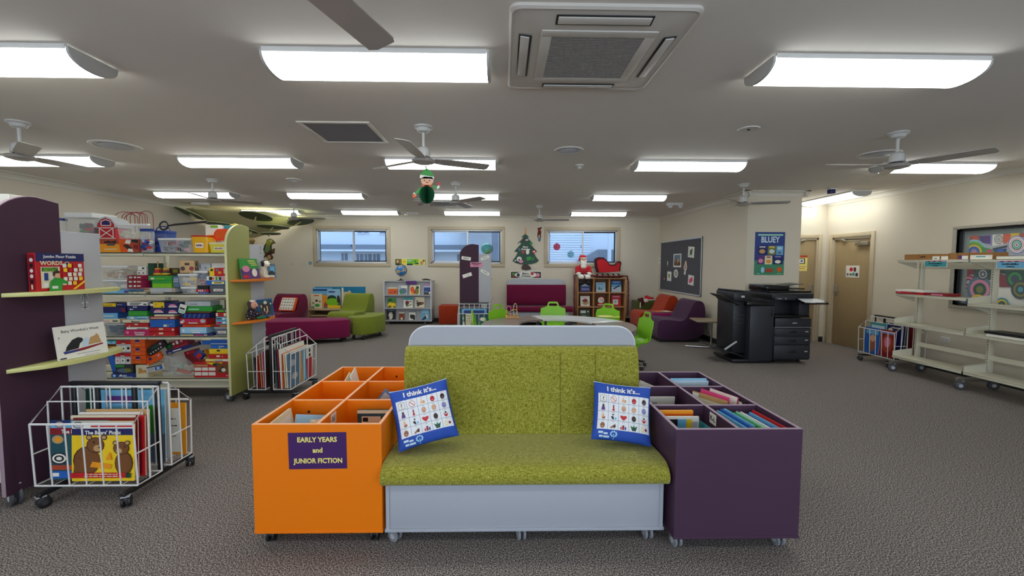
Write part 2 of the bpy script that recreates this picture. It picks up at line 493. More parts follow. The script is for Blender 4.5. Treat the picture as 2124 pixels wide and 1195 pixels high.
# notices stuck on the doors
def sheet(name, label, cat, M, w, h, base, spec, t=.002, group=None):
    b = MB(C(base)); b.M = M @ RX(90); b.prism([(0, 0), (w, 0), (w, h), (0, h)], -t)
    art(b, M @ T(0, -.0004, 0) @ RX(90), w, h, spec)
    return tag(b.build(name), label, cat, group)
# ---------------------------------------------------------------- ceiling fittings
diff = emit('lit_diffuser', LAMP_COLOR, LAMP_STRENGTH)
whitep = mat('white_plastic', 'D8D6D0', rough=0.45, var=0.02, scale=12)
capm = mat('lamp_end_plastic', 'B9B7B2', rough=0.5, var=0.02, scale=12)
LW, LD, LL = .30, .082, 1.25
def lamp_profile(w, d, n=12):
    return [(-w/2 * math.cos(math.pi * i / n) * 1.0, -d * math.sin(math.pi * i / n) ** .75) for i in range(n + 1)]
def make_lamp():
    t = thing('ceiling_light', '', 'ceiling light')
    b = MB(whitep); b.box(-LL/2, -.153, -.010, LL/2, .153, 0)
    for y in (-.157, .152): b.box(-LL/2, y, -.026, LL/2, y + .005, 0)
    b.build('base_tray', t)
    b = MB(diff); b.M = T(-LL/2, 0, -.012) @ RY(90) @ RZ(90)
    b.prism(lamp_profile(LW, LD), LL); b.build('diffuser', t)
    for sx in (-1, 1):
        b = MB(capm); b.M = T(sx * (LL/2 + .008) - .008, 0, -.010) @ RY(90) @ RZ(90); b.prism(lamp_profile(LW + .008, LD + .005), .016, .002); b.build('end_cap', t)
    return t
proto_lamp = None
COLX = {'far left': -5.27, 'second from the left': -3.045, 'middle': -.725, 'right of centre': 2.175, 'far right': 5.13}
ROWS = [('row above the viewer', .17, ('second from the left', 'middle', 'right of centre')),
        ('row nearest the viewer', 2.61, ('second from the left', 'middle', 'right of centre')),
        ('second row back', 5.07, ('far left', 'second from the left', 'middle', 'right of centre', 'far right')),
        ('third row back', 7.48, ('far left', 'second from the left', 'middle', 'right of centre')),
        ('last row before the back windows', 9.88, ('far left', 'second from the left', 'middle', 'right of centre'))]
for rn, y, cs in ROWS:
    for cn in cs:
        lab = 'curved white fluorescent ceiling light, %s column, %s' % (cn, rn)
        if proto_lamp is None: proto_lamp = place(make_lamp(), (COLX[cn], y, H)); tag(proto_lamp, lab, 'ceiling light', 'fluorescent ceiling lights'); o = proto_lamp
        else: o = dup(proto_lamp, (COLX[cn], y, H), label=lab)
dup(proto_lamp, (5.80, 7.45, H), rot=(0, 0, R(88)), label='fluorescent ceiling light running along the right wall towards the corridor doors')

# fans
fanw = mat('fan_enamel', 'C9C8C3', rough=0.35, var=0.02, scale=20)
blade_m = mat('fan_blade_metal', 'B4AEA8', rough=0.35, metal=0.25, var=0.05, scale=10)
def make_fan():
    t = thing('ceiling_fan', '', 'ceiling fan')
    b = MB(fanw); b.lathe([(.02, -.055), (.05, -.045), (.062, -.02), (.08, -.012), (.08, 0), (.02, 0)], 24); b.build('canopy', t)
    b = MB(fanw); b.cyl((0, 0, -.05), (0, 0, -.19), .013); b.build('downrod', t)
    b = MB(fanw); b.lathe([(.018, -.175), (.045, -.185), (.058, -.205), (.060, -.265), (.02, -.27)], 24); b.m = C('black'); b.lathe([(.045, -.268), (.045, -.278)], 20); b.build('motor_housing', t)
    b = MB(blade_m); b.lathe([(.03, -.276), (.085, -.284), (.105, -.297), (.095, -.312), (.05, -.325), (.0, -.327)], 28); b.build('hub', t)
    for k in range(3):
        b = MB(blade_m); b.M = RZ(120 * k) @ T(0, 0, -.292) @ RX(-11)
        pr = [(.09, -.045), (.2, -.062), (.59, -.068), (.615, -.058), (.625, .03), (.605, .062), (.2, .060), (.09, .045)]
        b.prism(pr, .005, .0015, 1); b.m = C('silver'); b.cyl((.15, .02, -.003), (.15, .02, .001), .006, n=8); b.cyl((.15, -.02, -.003), (.15, -.02, .001), .006, n=8)
        b.build('blade', t)
    return t
FANS = [((-.71, 3.82), 26, 'white three-blade ceiling fan with the paper elf hanging from it'),
        ((-.69, 1.26), 73, 'nearest ceiling fan, only one grey blade showing at the top of the frame'),
        ((-4.17, 3.80), -37, 'white ceiling fan above the purple-ended shelving at far left'),
        ((3.58, 3.86), -60, 'white ceiling fan at right in front of a round ceiling diffuser'),
        ((-4.22, 6.30), 40, 'white ceiling fan above the toy shelving, left side third back'),
        ((-.72, 6.40), -45, 'white ceiling fan behind the elf, beside the far air conditioner'),
        ((3.59, 6.36), -15, 'white ceiling fan in front of the plain wall above the copier'),
        ((-4.28, 8.80), 5, 'far left white ceiling fan beside the wooden tree canopy'),
        ((.74, 8.89), 0, 'far white ceiling fan near the right back window with a small toy hanging below')]
f0 = None
for (x, y), a, lab in FANS:
    if f0 is None: f0 = tag(place(make_fan(), (x, y, H), a), lab, 'ceiling fan', 'ceiling fans')
    else: dup(f0, (x, y, H), rot=(0, 0, R(a)), label=lab)

# cassette air conditioners
grillm = mat('intake_grille', '9C9892', rough=0.6, var=0.05, scale=30)
panelm = mat('air_conditioner_plastic', 'CFC9C0', rough=0.4, var=0.02, scale=10)
def make_ac():
    t = thing('air_conditioner', '', 'air conditioner')
    w = .46
    b = MB(panelm)
    # bevelled panel ring: outer rim, sloping face, raised inner frame
    def ring(s0, z0, s1, z1, r0=.05, r1=.05):
        A = rrect(2*s0, 2*s0, r0); B = rrect(2*s1, 2*s1, r1); n = len(A)
        b.add([(x, y, z0) for x, y in A] + [(x, y, z1) for x, y in B], [(i, (i + 1) % n, n + (i + 1) % n, n + i) for i in range(n)])
    ring(w, 0, w, -.014); ring(w, -.014, w - .012, -.022); ring(w - .012, -.022, w - .022, -.018); ring(w - .022, -.018, w - .15, -.034, .05, .04); ring(w - .15, -.034, .295, -.034, .04, .03)
    b.build('panel', t)
    b = MB(panelm); ringp = rrect(.59, .59, .03); b.flat(ringp, -.030)
    b.box(-.295, -.295, -.040, .295, -.24, -.030, .003); b.box(-.295, .24, -.040, .295, .295, -.030, .003); b.box(-.295, -.24, -.040, -.24, .24, -.030, .003); b.box(.24, -.24, -.040, .295, .24, -.030, .003); b.build('grille_frame', t)
    b = MB(grillm); b.flat(rrect(.48, .48, .01), -.033)
    for k in range(30): y = -.234 + k * .016; b.box(-.24, y, -.039, .24, y + .008, -.033)
    for k in range(4): x = -.15 + k * .1; b.box(x, -.24, -.0385, x + .004, .24, -.033)
    b.build('grille', t)
    for k in range(4):
        b = MB(C('black')); b.M = RZ(90 * k) @ T(0, -.375, -.027) @ RX(-7); b.box(-.235, -.034, -.004, .235, .034, .0, .003)
        b.m = panelm; b.box(-.225, -.025, -.010, .225, .022, -.003, .003); b.build('louvre', t)
    return t
ac = tag(place(make_ac(), (.483, 2.48, H)), 'large square cassette air conditioner with a grey central grille, nearest', 'air conditioner', 'cassette air conditioners')
dup(ac, (-1.21, 8.42, H), label='far square cassette air conditioner behind the hanging elf')

# ceiling vent, round diffusers, speaker, detectors
t = thing('ceiling_vent', 'flat square ceiling vent with a dark grey mesh, left of the near fan', 'vent', (-1.455, 4.01, H))
b = MB(trimm)
for bx in ((-.31, -.31, .31, -.275), (-.31, .275, .31, .31), (-.31, -.275, -.275, .275), (.275, -.275, .31, .275)): b.box(bx[0], bx[1], -.012, bx[2], bx[3], 0, .003)
b.build('frame', t)
b = MB(mat('vent_mesh', '86858A', rough=0.8, var=0.1, scale=200)); b.box(-.275, -.275, -.006, .275, .275, 0); b.build('mesh', t)
def round_vent(name, label, x, y, r, cat='vent', disc='white'):
    t = thing(name, label, cat, (x, y, H))
    b = MB(whitep); b.lathe([(r * .78, -.004), (r * .82, -.012), (r * .97, -.010), (r, 0), (r * .78, 0)], 36); b.build('rim', t)
    b = MB(C('black')); b.lathe([(.001, -.002), (r * .78, -.002), (r * .78, 0), (.001, 0)], 36); b.build('throat', t)
    b = MB(mat('diffuser_disc', 'B9BCC2', rough=0.4)); b.lathe([(.001, -.022), (r * .5, -.019), (r * .66, -.008), (r * .62, -.002), (.001, -.002)], 36); b.build('disc', t)
round_vent('round_vent', 'round ceiling diffuser with a pale disc, below the near air conditioner', .685, 4.55, .155)
round_vent('round_vent', 'round ceiling diffuser at left between the fan and the second light', -4.0, 4.53, .215)
round_vent('round_vent', 'round ceiling diffuser behind the right-hand fan', 4.06, 4.6, .2)
round_vent('round_vent', 'small round ceiling diffuser above the second left fan', -3.03, 6.25, .10)
t = thing('ceiling_speaker', 'flat round ceiling speaker grille at right of the air conditioner', 'speaker', (2.17, 3.80, H))
b = MB(whitep); b.lathe([(.07, -.004), (.088, -.007), (.092, 0), (.07, 0)], 28); b.build('rim', t)
b = MB(panelm); b.lathe([(.001, -.005), (.07, -.004), (.07, 0), (.001, 0)], 28); b.m = C('charcoal'); b.lathe([(.012, -.0055), (.016, -.0055)], 10); b.build('grille', t)
b = MB(whitep); b.lathe([(.02, -.05), (.03, -.04), (.02, -.02), (.05, -.012), (.052, 0), (.01, 0)], 24); b.build('smoke_detector', loc=(.92, 5.22, H)); tag(bpy.data.objects['smoke_detector'], 'small white smoke detector on the ceiling below the round diffuser', 'detector')
t = thing('emergency_light', 'white twin-head emergency light on the ceiling near the partition corner', 'light', (3.35, 8.35, H))
b = MB(whitep); b.box(-.15, -.05, -.05, .15, .05, 0, .006); b.build('housing', t)
for sx in (-1, 1):
    b = MB(whitep); b.cyl((sx * .1, -.05, -.06), (sx * .1, .03, -.04), .045, .03, 14); b.m = C('lgrey'); b.cyl((sx * .1, -.053, -.061), (sx * .1, -.05, -.06), .038, n=14); b.build('lamp_head', t)
t = thing('ceiling_projector_mount', 'small white sensor box on the ceiling above the left back window', 'sensor', (-2.15, 10.15, H))
b = MB(whitep); b.box(-.14, -.05, -.05, .14, .05, 0, .006); b.build('housing', t); b = MB(whitep); b.box(-.2, -.03, -.075, -.1, .03, -.045, .005); b.build('head', t)
t = thing('exit_sensor', 'small dark blue sensor on the ceiling before the corridor', 'sensor', (5.16, 6.66, H))
b = MB(whitep); b.box(-.06, -.05, -.02, .06, .05, 0, .004); b.build('base', t); b = MB(C('navy')); b.box(-.05, -.045, -.085, .03, .035, -.02, .006); b.build('body', t)
t = thing('exit_sensor', 'small white sensor box on the ceiling below the second left fan', 'sensor', tuple(atz(415, 420, H)))
b = MB(whitep); b.box(-.16, -.04, -.05, .16, .04, 0, .006); b.build('housing', t)
# ---------------------------------------------------------------- foreground: sofa, browser bins, cushions
class W:
    """a thing whose parts are written in world coordinates"""
    def __init__(s, name, label, cat, loc, group=None):
        s.loc = loc; s.o = thing(name, label, cat, loc, 0, group)
    def mb(s, m):
        b = MB(m); b.M = T(-s.loc[0], -s.loc[1], -s.loc[2]); s.base = b.M; return b
    def box(s, name, m, *a, **k):
        b = s.mb(m); b.box(*a, **k); return b.build(name, s.o)
def castor(parent, x, y, zt, r=.038, wheel='castor_grey', tw=.04, rz=20, name='castor'):
    """swivel castor: plate, fork and twin wheels; x, y, zt in the parent's own coordinates"""
    b = MB(C('silver')); b.M = T(x, y, 0) @ RZ(rz)
    b.box(-.022, -.022, zt - .006, .022, .022, zt); b.m = C('charcoal')
    b.cyl((0, 0, zt - .004), (0, 0, r * 1.5), .012, n=10)
    b.box(-tw * .5, -.012, r * 1.0, tw * .5, .03, r * 1.75, .006)
    o = b.build(name, parent)
    w = MB(MATS[wheel]); w.M = T(x, y, 0) @ RZ(rz) @ T(0, .012, r) @ RY(90)
    for s_ in (-1, 1):
        w.m = MATS[wheel]; w.lathe([(.004, s_ * tw * .18), (r * .9, s_ * tw * .18), (r, s_ * tw * .26), (r, s_ * tw * .5), (r * .88, s_ * tw * .56), (.004, s_ * tw * .56)], 20)
        w.m = C('charcoal' if 'black' in wheel else 'lgrey'); w.lathe([(.002, s_ * tw * .58), (r * .45, s_ * tw * .58), (r * .45, s_ * tw * .5), (.002, s_ * tw * .5)], 14)
    w.build('wheel', o)
mat('castor_grey', '8A8C8F', rough=0.4); mat('castor_black', '1B1B1C', rough=0.5); mat('castor_dark', '4A4B50', rough=0.4)

chen = ramp_mat('green_chenille', [(0.30, '5C5A0C'), (0.44, '827F24'), (0.56, '9D9A3E'), (0.74, 'C0BE6C')], 1.0, detail=3, rough=0.9, bump=0.45, stretch=(170, 170, 60), sheen=0.2, dist=0.004, spec=0.15)
_nt = chen.node_tree; _n1 = [n for n in _nt.nodes if n.type == 'TEX_NOISE'][0]; _cr = [n for n in _nt.nodes if n.type == 'VALTORGB'][0]
_mp2 = _nt.nodes.new('ShaderNodeMapping'); _mp2.inputs['Scale'].default_value = (45, 180, 190); _n2 = _nt.nodes.new('ShaderNodeTexNoise'); _n2.inputs['Scale'].default_value = 1; _n2.inputs['Detail'].default_value = 3
_tc = [n for n in _nt.nodes if n.type == 'TEX_COORD'][0]; _nt.links.new(_tc.outputs['Object'], _mp2.inputs[0]); _nt.links.new(_mp2.outputs[0], _n2.inputs['Vector'])
_mm = _nt.nodes.new('ShaderNodeMix'); _mm.inputs[0].default_value = .45; _nt.links.new(_n1.outputs['Fac'], _mm.inputs[2]); _nt.links.new(_n2.outputs['Fac'], _mm.inputs[3]); _nt.links.new(_mm.outputs[0], _cr.inputs[0])
lamin = mat('grey_laminate', 'ACAFB6', rough=0.42, var=0.015, scale=5)
edge_w = mat('white_edging', 'DADCE0', rough=0.4)
s = W('sofa', 'green upholstered two-seat sofa on a grey panel base with castors, in the foreground', 'sofa', (.11, 2.5, 0))
X0, X1 = -.618, .852
b = s.mb(lamin); b.box(X0, 2.175, .1, X1, 2.79, .345, .002); b.box(X0 - .004, 2.165, .085, X1 + .004, 2.79, .102, .002); b.box(X0 + .005, 2.160, .337, X1 - .005, 2.20, .352, .002)
for x in (X0 + .002, X1 - .02): b.box(x, 2.169, .1, x + .018, 2.18, .34)
b.build('base', s.o)
def side_prism(b, prof, x0, x1, bev=0, seg=3):
    """profile in (y,z) run along x"""
    keep = b.M; b.M = keep @ Matrix(((0, 0, 1, x0), (1, 0, 0, 0), (0, 1, 0, 0), (0, 0, 0, 1)))
    b.prism(prof, x1 - x0, bev, seg); b.M = keep
def smooth_poly(P, n=2):
    for _ in range(n):
        Q = []
        for i in range(len(P)):
            a, c = P[i], P[(i + 1) % len(P)]
            Q += [(a[0]*.75 + c[0]*.25, a[1]*.75 + c[1]*.25), (a[0]*.25 + c[0]*.75, a[1]*.25 + c[1]*.75)]
        P = Q
    return P
b = s.mb(chen)
side_prism(b, smooth_poly([(2.165, .352), (2.115, .358), (2.108, .42), (2.17, .462), (2.4, .450), (2.66, .430), (2.66, .352), (2.4, .352)], 2), X0 - .012, X1 + .012, .010)
b.build('seat_cushion', s.o)
b = s.mb(chen)
side_prism(b, smooth_poly([(2.60, .40), (2.615, .425), (2.665, .93), (2.70, .968), (2.755, .965), (2.768, .93), (2.768, .42), (2.7, .40)], 2), X0 - .008, X1 + .010, .010)
b.build('back_cushion', s.o)
seamm = mat('seam_thread', '6C6A18', rough=.9)
for x, w_ in ((.36, .002), (.585, .002)):
    b = s.mb(seamm); b.tube([(x, 2.612, .44), (x, 2.638, .68), (x, 2.662, .90), (x, 2.69, .957)], .0022, 6); b.build('seam', s.o)
for x in ():
    b = s.mb(seamm); b.tube([(x, 2.112, .40), (x + .002, 2.16, .455), (x + .004, 2.3, .4535), (x + .004, 2.58, .434)], .0022, 6); b.build('seam', s.o)
cx_, cw = (X0 + X1) / 2, X1 - X0
b = s.mb(edge_w); b.M = b.M @ T(cx_ + .008, 2.802, .59) @ RX(90); b.prism(rrect(cw + .028, 1.0, .12, 8, corners=(0, 1, 1, 0)), .030, .003)
b.m = lamin; b.M = s.base @ T(cx_ + .008, 2.7715, .588) @ RX(90); b.flat(rrect(cw + .018, .992, .117, 8, corners=(0, 1, 1, 0)), .0004)
b.build('backboard', s.o)
for x, y, rz in ((-.575, 2.225, 60), (.10, 2.22, 12), (.79, 2.22, 6), (-.575, 2.72, 10), (.10, 2.72, 30), (.79, 2.72, 10)): castor(s.o, x - .11, y - 2.5, .085, .034, rz=rz)

def bin_unit(name, label, x0, x1, y0, y1, hx, lit_edge_hex, zt=.665):
    s = W(name, label, 'book bin', ((x0 + x1) / 2, (y0 + y1) / 2, 0))
    m_ = mat(name + '_laminate_' + hx, hx, rough=0.45, var=0.02, scale=4, spec=.3); em = mat('lit_edging_' + lit_edge_hex, lit_edge_hex, rough=0.45)
    t = .018
    def panel(nm, a, bb):
        b = s.mb(m_); b.box(*a, *bb, .0012, 1)
        # top edge of the panel, light from above painted in as a paler colour
        b.m = em; b.box(a[0] + .0005, a[1] + .0005, bb[2] - .0005, bb[0] - .0005, bb[1] - .0005, bb[2] + .0012); return b.build(nm, s.o)
    panel('front_panel', (x0, y0, .095), (x1, y0 + t, zt)); panel('back_panel', (x0, y1 - t, .095), (x1, y1, zt))
    panel('side_panel', (x0, y0 + t, .095), (x0 + t, y1 - t, zt)); panel('side_panel', (x1 - t, y0 + t, .095), (x1, y1 - t, zt))
    xm = (x0 + x1) / 2; panel('long_divider', (xm - t/2, y0 + t, .36), (xm + t/2, y1 - t, zt))
    for k in (1, 2):
        y = y0 + (y1 - y0) * k / 3
        for a, c in ((x0 + t, xm - t/2), (xm + t/2, x1 - t)): panel('cross_divider', (a, y - t/2, .36), (c, y + t/2, zt - .004))
    s.box('base_board', m_, x0 - .002, y0 - .004, .083, x1 + .002, y1 + .004, .097, bev=.002)
    s.box('bin_floor', m_, x0 + t, y0 + t, .345, x1 - t, y1 - t, .36)
    return s
ob = bin_unit('book_bin', 'orange open-topped book bin on castors to the left of the sofa', -1.30, -.634, 2.17, 3.40, 'EE7A00', 'FFB480')
pb = bin_unit('book_bin', 'dark purple open-topped book bin on castors to the right of the sofa', .879, 1.532, 2.095, 3.25, '4A3146', 'A68E9E', zt=.660)
for s, x0, x1, y0, y1, wh in ((ob, -1.30, -.634, 2.17, 3.4, 'castor_black'), (pb, .873, 1.532, 2.095, 3.25, 'castor_grey')):
    for x in (x0 + .05, x1 - .06):
        for y in (y0 + .06, y1 - .07): castor(s.o, x - s.loc[0], y - s.loc[1], .085, .034, wh, rz=6 if x > x0 + .1 else 10)
# the purple sign on the orange bin
a, c = aty(600, 975, 2.17), aty(719, 899, 2.17)
b = ob.mb(C('purple')); sw, sh = c.x - a.x, c.z - a.z
b.M = b.M @ T(a.x, 2.1695, a.z + .004) @ RY(-.6) @ RX(90); b.m = mat('sign_purple', '43205E', rough=0.35); b.prism([(0, 0), (sw, 0), (sw, sh), (0, sh)], .0012)
b.m = C('lyellow')
for k, (tx, w_) in enumerate((('EARLY YEARS', .68), ('and', .2), ('JUNIOR FICTION', .84))): b.text(tx, sw/2, sh * (.745 - .29 * k), sh * .185, .002, maxw=sw * w_, bold=True)
b.build('sign', ob.o)
for (x, y) in ((-1.19, 2.571), (-.86, 2.571), (-1.20, 3.381), (-.86, 3.381)):
    b = ob.mb(C('dbrown')); b.cyl((x, y + .0005, .59), (x, y - .001, .59), .009, n=12); b.build('plug_hole', ob.o)
for s, xx, px0, px1, py0, py1, tx in ((ob, -.967 + .009, 685, 698, 858, 878, 'E-J'), (pb, 1.2025 - .009, 1472, 1486, 860, 878, 'K-L')):
    p = atx((px0 + px1) / 2, (py0 + py1) / 2, xx)
    b = s.mb(C('paper')); sg = 1 if s is ob else -1
    b.M = b.M @ T(xx + sg * .0006, p.y, p.z) @ RZ(90 if sg > 0 else -90) @ RX(90); b.prism(rrect(.075, .062, .004), .0008); b.m = C('black'); b.text(tx, 0, -.013, .04, .0012, bold=True); b.build('shelf_label', s.o)

def pillow(label, M, w, t, seed):
    """blue cushion with a printed grid of little pictures"""
    th = thing('cushion', label, 'cushion', group='picture cushions'); th.matrix_world = M
    N = 64; rnd = random.Random(seed)
    def P(u, v, off=0):
        e = max(0.0, (1 - u**4) * (1 - v**4)) ** .55
        x = u * w/2 * (1 - .045 * (1 - v*v)); y = v * w/2 * (1 - .045 * (1 - u*u))
        z = t * e * (1 + .06 * math.sin(5*u + seed) * math.cos(4*v)) + .004
        return Vector((x, y, z + off))
    b = MB(mat('cushion_blue', '1D49A8', rough=0.7, var=0.05, scale=40, bump=.1)); blue = b.m; white = mat('cushion_white', 'E4E6E8', rough=0.8, var=0.02); line = mat('cushion_line', '7C8188', rough=0.8)
    vs = []; fs = []
    gx0, gx1, gy0, gy1 = -.86, .93, -.66, .58
    us = sorted({-1 + 2 * i / N for i in range(N + 1)} | {gx0, gx1} | {gx0 + (gx1 - gx0) * k / 5 + d for k in range(1, 5) for d in (-.006, .006)})
    vv = sorted({-1 + 2 * i / N for i in range(N + 1)} | {gy0, gy1} | {gy0 + (gy1 - gy0) * k / 4 + d for k in range(1, 4) for d in (-.006, .006)})
    K = len(vv); grid = [[b.bm.verts.new(P(u, v)) for v in vv] for u in us]
    back = [[b.bm.verts.new(Vector((p.co.x, p.co.y, -p.co.z + .004))) if 0 < i < len(us) - 1 and 0 < j < K - 1 else p for j, p in enumerate(row)] for i, row in enumerate(grid)]
    mi = {}
    for nm in (blue, white, line): b.m = nm; mi[nm.name] = b._mi()
    for i in range(len(us) - 1):
        for j in range(K - 1):
            um, vm = (us[i] + us[i+1]) / 2, (vv[j] + vv[j+1]) / 2
            k = blue
            if gx0 < um < gx1 and gy0 < vm < gy1:
                k = white
                fu = (um - gx0) / (gx1 - gx0) * 5; fv = (vm - gy0) / (gy1 - gy0) * 4
                if (abs(fu - round(fu)) < .017 and 0 < round(fu) < 5) or (abs(fv - round(fv)) < .02 and 0 < round(fv) < 4): k = line
            f = b.bm.faces.new([grid[i][j], grid[i+1][j], grid[i+1][j+1], grid[i][j+1]]); f.material_index = mi[k.name]
            try:
                f = b.bm.faces.new([back[i][j+1], back[i+1][j+1], back[i+1][j], back[i][j]]); f.material_index = mi[blue.name]
            except ValueError: pass
    def put(poly, cn, off):
        b.m = C(cn); b.add([P(u, v, off) for u, v in poly], [tuple(range(len(poly)))])
    def txt(s_, u, v, size, cn, off, maxw=None, bold=False):
        vs, fs, wd = text_polys(s_, bold); sx = size if not maxw or wd * size < maxw else maxw / wd
        b.m = C(cn)
        b.add([P(u - wd * sx / 2 + a * sx, v + c * size, off) for a, c in vs], fs)
    def el(u, v, ru, rv, cn, off=.0012, n=14): put([(u + ru * math.cos(2*math.pi*i/n), v + rv * math.sin(2*math.pi*i/n)) for i in range(n)], cn, off)
    def rc(u0, v0, u1, v1, cn, off=.0012): put([(u0, v0), (u1, v0), (u1, v1), (u0, v1)], cn, off)
    txt("I think it's...", .02, .68, .25, 'white', .003, 1.2, True)
    for u0, v0, ww, hh in ((-.80, -.80, .16, .07), (-.62, -.83, .14, .06), (-.76, -.92, .12, .06), (-.62, -.93, .2, .06)): rc(u0, v0, u0 + ww, v0 + hh, 'ice', .002)
    for k in range(9): el(-.28 + .10 * math.cos(k * .7), -.80 + .08 * math.sin(k * .7), .03, .03, 'sky')
    put([(-.30, -.96), (-.26, -.96), (-.26, -.8), (-.30, -.8)], 'sky', .0014)
    cw_, ch = (gx1 - gx0) / 5, (gy1 - gy0) / 4
    def cell(c, r): return gx0 + cw_ * (c + .5), gy1 - ch * (r + .58)
    heads = {(3, 0): ('red', 'pink'), (4, 0): ('dbrown', 'lav'), (2, 1): ('skin', 'dbrown'), (3, 1): ('skin', 'tan'), (4, 1): ('lav', 'purple'), (3, 2): ('dbrown', 'dbrown'), (0, 3): ('dskin', 'skin')}
    for c in range(5):
        for r in range(4):
            u, v = cell(c, r); txt('mmm', u, v + .135, .035, 'charcoal', .0012, .13)
            if (c, r) in heads:
                a, d = heads[(c, r)]; el(u, v, .078, .10, 'black'); el(u, v, .070, .092, a, .0018); el(u - .025, v + .02, .012, .012, 'black', .0024, 8); el(u + .025, v + .02, .012, .012, 'black', .0024, 8); el(u, v - .04, .032, .014, d, .0024, 8)
            elif (c, r) == (0, 0):
                rc(u - .11, v - .11, u + .11, v + .11, 'black'); rc(u - .1, v - .1, u + .1, v + .1, 'white', .0016); txt('?', u, v - .07, .2, 'black', .002)
            elif (c, r) == (1, 0):
                el(u, v, .11, .11, 'red'); el(u, v, .096, .096, 'white', .0016, 18); put([(u - .075, v + .06), (u - .06, v + .075), (u + .075, v - .06), (u + .06, v - .075)], 'red', .002)
            elif (c, r) == (2, 0): rc(u - .07, v - .08, u + .05, v + .02, 'skin'); rc(u - .03, v, u + .0, v + .1, 'skin'); rc(u + .03, v - .08, u + .08, v + .01, 'tan', .0016)
            elif (c, r) == (0, 1): el(u, v + .06, .04, .05, 'dbrown'); put([(u - .07, v - .1), (u + .07, v - .1), (u + .05, v + .02), (u - .05, v + .02)], 'purple', .0012)
            elif (c, r) == (1, 1): rc(u - .022, v - .06, u + .022, v + .1, 'dred'); el(u, v - .07, .042, .042, 'red', .0016)
            elif (c, r) == (0, 2): el(u, v + .03, .04, .07, 'skin'); el(u + .02, v - .05, .06, .05, 'dskin')
            elif (c, r) == (1, 2): put([(u - .09, v), (u + .0, v + .02), (u + .03, v - .1), (u - .02, v - .1)], 'black', .0012); el(u - .01, v + .07, .03, .03, 'dbrown'); rc(u + .05, v - .1, u + .11, v - .02, 'lblue')
            elif (c, r) == (2, 2): put([(u + .1 * 1.15 * (math.sin(t_)**3), v + .085 * (math.cos(t_) - .4 * math.cos(2*t_) - .14 * math.cos(3*t_))) for t_ in [2*math.pi*i/24 for i in range(24)]], 'red', .0014)
            elif (c, r) == (4, 2): el(u, v + .05, .03, .04, 'dbrown'); put([(u - .09, v + .03), (u, v - .02), (u + .09, v + .03), (u + .03, v - .09), (u - .03, v - .09)], 'red', .0012)
            elif (c, r) == (1, 3): put([(u - .1, v - .06), (u + .08, v + .07), (u + .1, v + .01), (u - .06, v - .1)], 'dskin', .0012); el(u + .05, v - .02, .045, .05, 'dbrown', .0016)
            elif (c, r) == (2, 3): rc(u - .1, v - .1, u - .05, v - .01, 'red'); rc(u - .035, v - .1, u + .035, v + .05, 'dred'); rc(u + .05, v - .1, u + .1, v, 'dblue')
            elif (c, r) == (3, 3): put([(u - .12, v + .08), (u - .05, v + .03), (u + .05, v + .03), (u + .12, v + .08), (u + .06, v - .1), (u - .06, v - .1)], 'dgreen', .0012); el(u, v + .05, .03, .035, 'green', .0016)
            elif (c, r) == (4, 3): el(u - .06, v, .045, .09, 'yellow'); el(u - .06, v, .03, .07, 'white', .0016); put([(u + .01, v), (u + .06, v + .06), (u + .11, v), (u + .06, v - .06)], 'dred', .0012)
    b.build('printed_cover', th)
    z = MB(C('ice')); z.tube([P(-1 + 2*i/20, 1, 0) for i in range(21)], .0025, 6); z.build('piping', th)
    return th
def pillow_M(cx, cy, cz, roll, lean, turn): return T(cx, cy, cz) @ RZ(turn) @ RX(90 - lean) @ RZ(roll)
pillow("blue I think it's picture cushion tilted against the orange bin", pillow_M(-.452, 2.37, .646, 12, 29, 8), .332, .045, 1)
pillow("blue I think it's picture cushion nearly upright beside the purple bin", pillow_M(.690, 2.425, .628, -5, 30, -6), .335, .045, 2)

# ---------------------------------------------------------------- books
def book_mesh(b, w, h, t, cover, spec, pages='paper', soft=False):
    """upright book, origin at the middle of its foot: X width, Z height, front cover towards -Y, spine at -X"""
    k = .0008 if soft else .0022; cm = C(cover)
    b.m = C(pages); b.box(-w/2 + .002, -t/2 + k, .003, w/2 - (.001 if soft else .004), t/2 - k, h - .003)
    b.m = cm; b.box(-w/2, -t/2, 0, w/2, -t/2 + k, h); b.box(-w/2, t/2 - k, 0, w/2, t/2, h); b.box(-w/2, -t/2 + k, 0, -w/2 + k, t/2 - k, h)
    if spec: art(b, b.M @ T(-w/2, -t/2, 0) @ RX(90), w, h, spec)
def book(label, loc, w, h, t, cover, spec=(), rz=0, lean=0, tilt=0, group=None, name='book', parts=False, pages='paper', soft=False, cat='book'):
    """lean tips the top away from its front cover, tilt rolls it sideways"""
    Q_ = RZ(rz) @ RX(-lean) @ RY(tilt); E_ = Q_.to_euler()
    zm = min((Q_ @ Vector((x, y, z))).z for x in (-w/2, w/2) for y in (-t/2, t/2) for z in (0, h)); loc = (loc[0], loc[1], loc[2] - zm)   # the lowest corner stands on loc
    if parts:
        o = thing(name, label, cat, loc, 0, group, E_)
        k = .0022; b = MB(C(pages)); b.box(-w/2 + .002, -t/2 + k, .003, w/2 - .004, t/2 - k, h - .003); b.build('pages', o)
        b = MB(C(cover)); cm = b.m
        b.box(-w/2, -t/2, 0, w/2, -t/2 + k, h); b.box(-w/2, t/2 - k, 0, w/2, t/2, h); b.box(-w/2, -t/2 + k, 0, -w/2 + k, t/2 - k, h)
        if spec: art(b, T(-w/2, -t/2, 0) @ RX(90), w, h, spec)
        b.build('cover', o); return o
    b = MB(C(cover)); book_mesh(b, w, h, t, cover, spec, pages, soft)
    return place(tag(b.build(name), label, cat, group), loc, rot=E_)
BG = 'books in the orange bin'
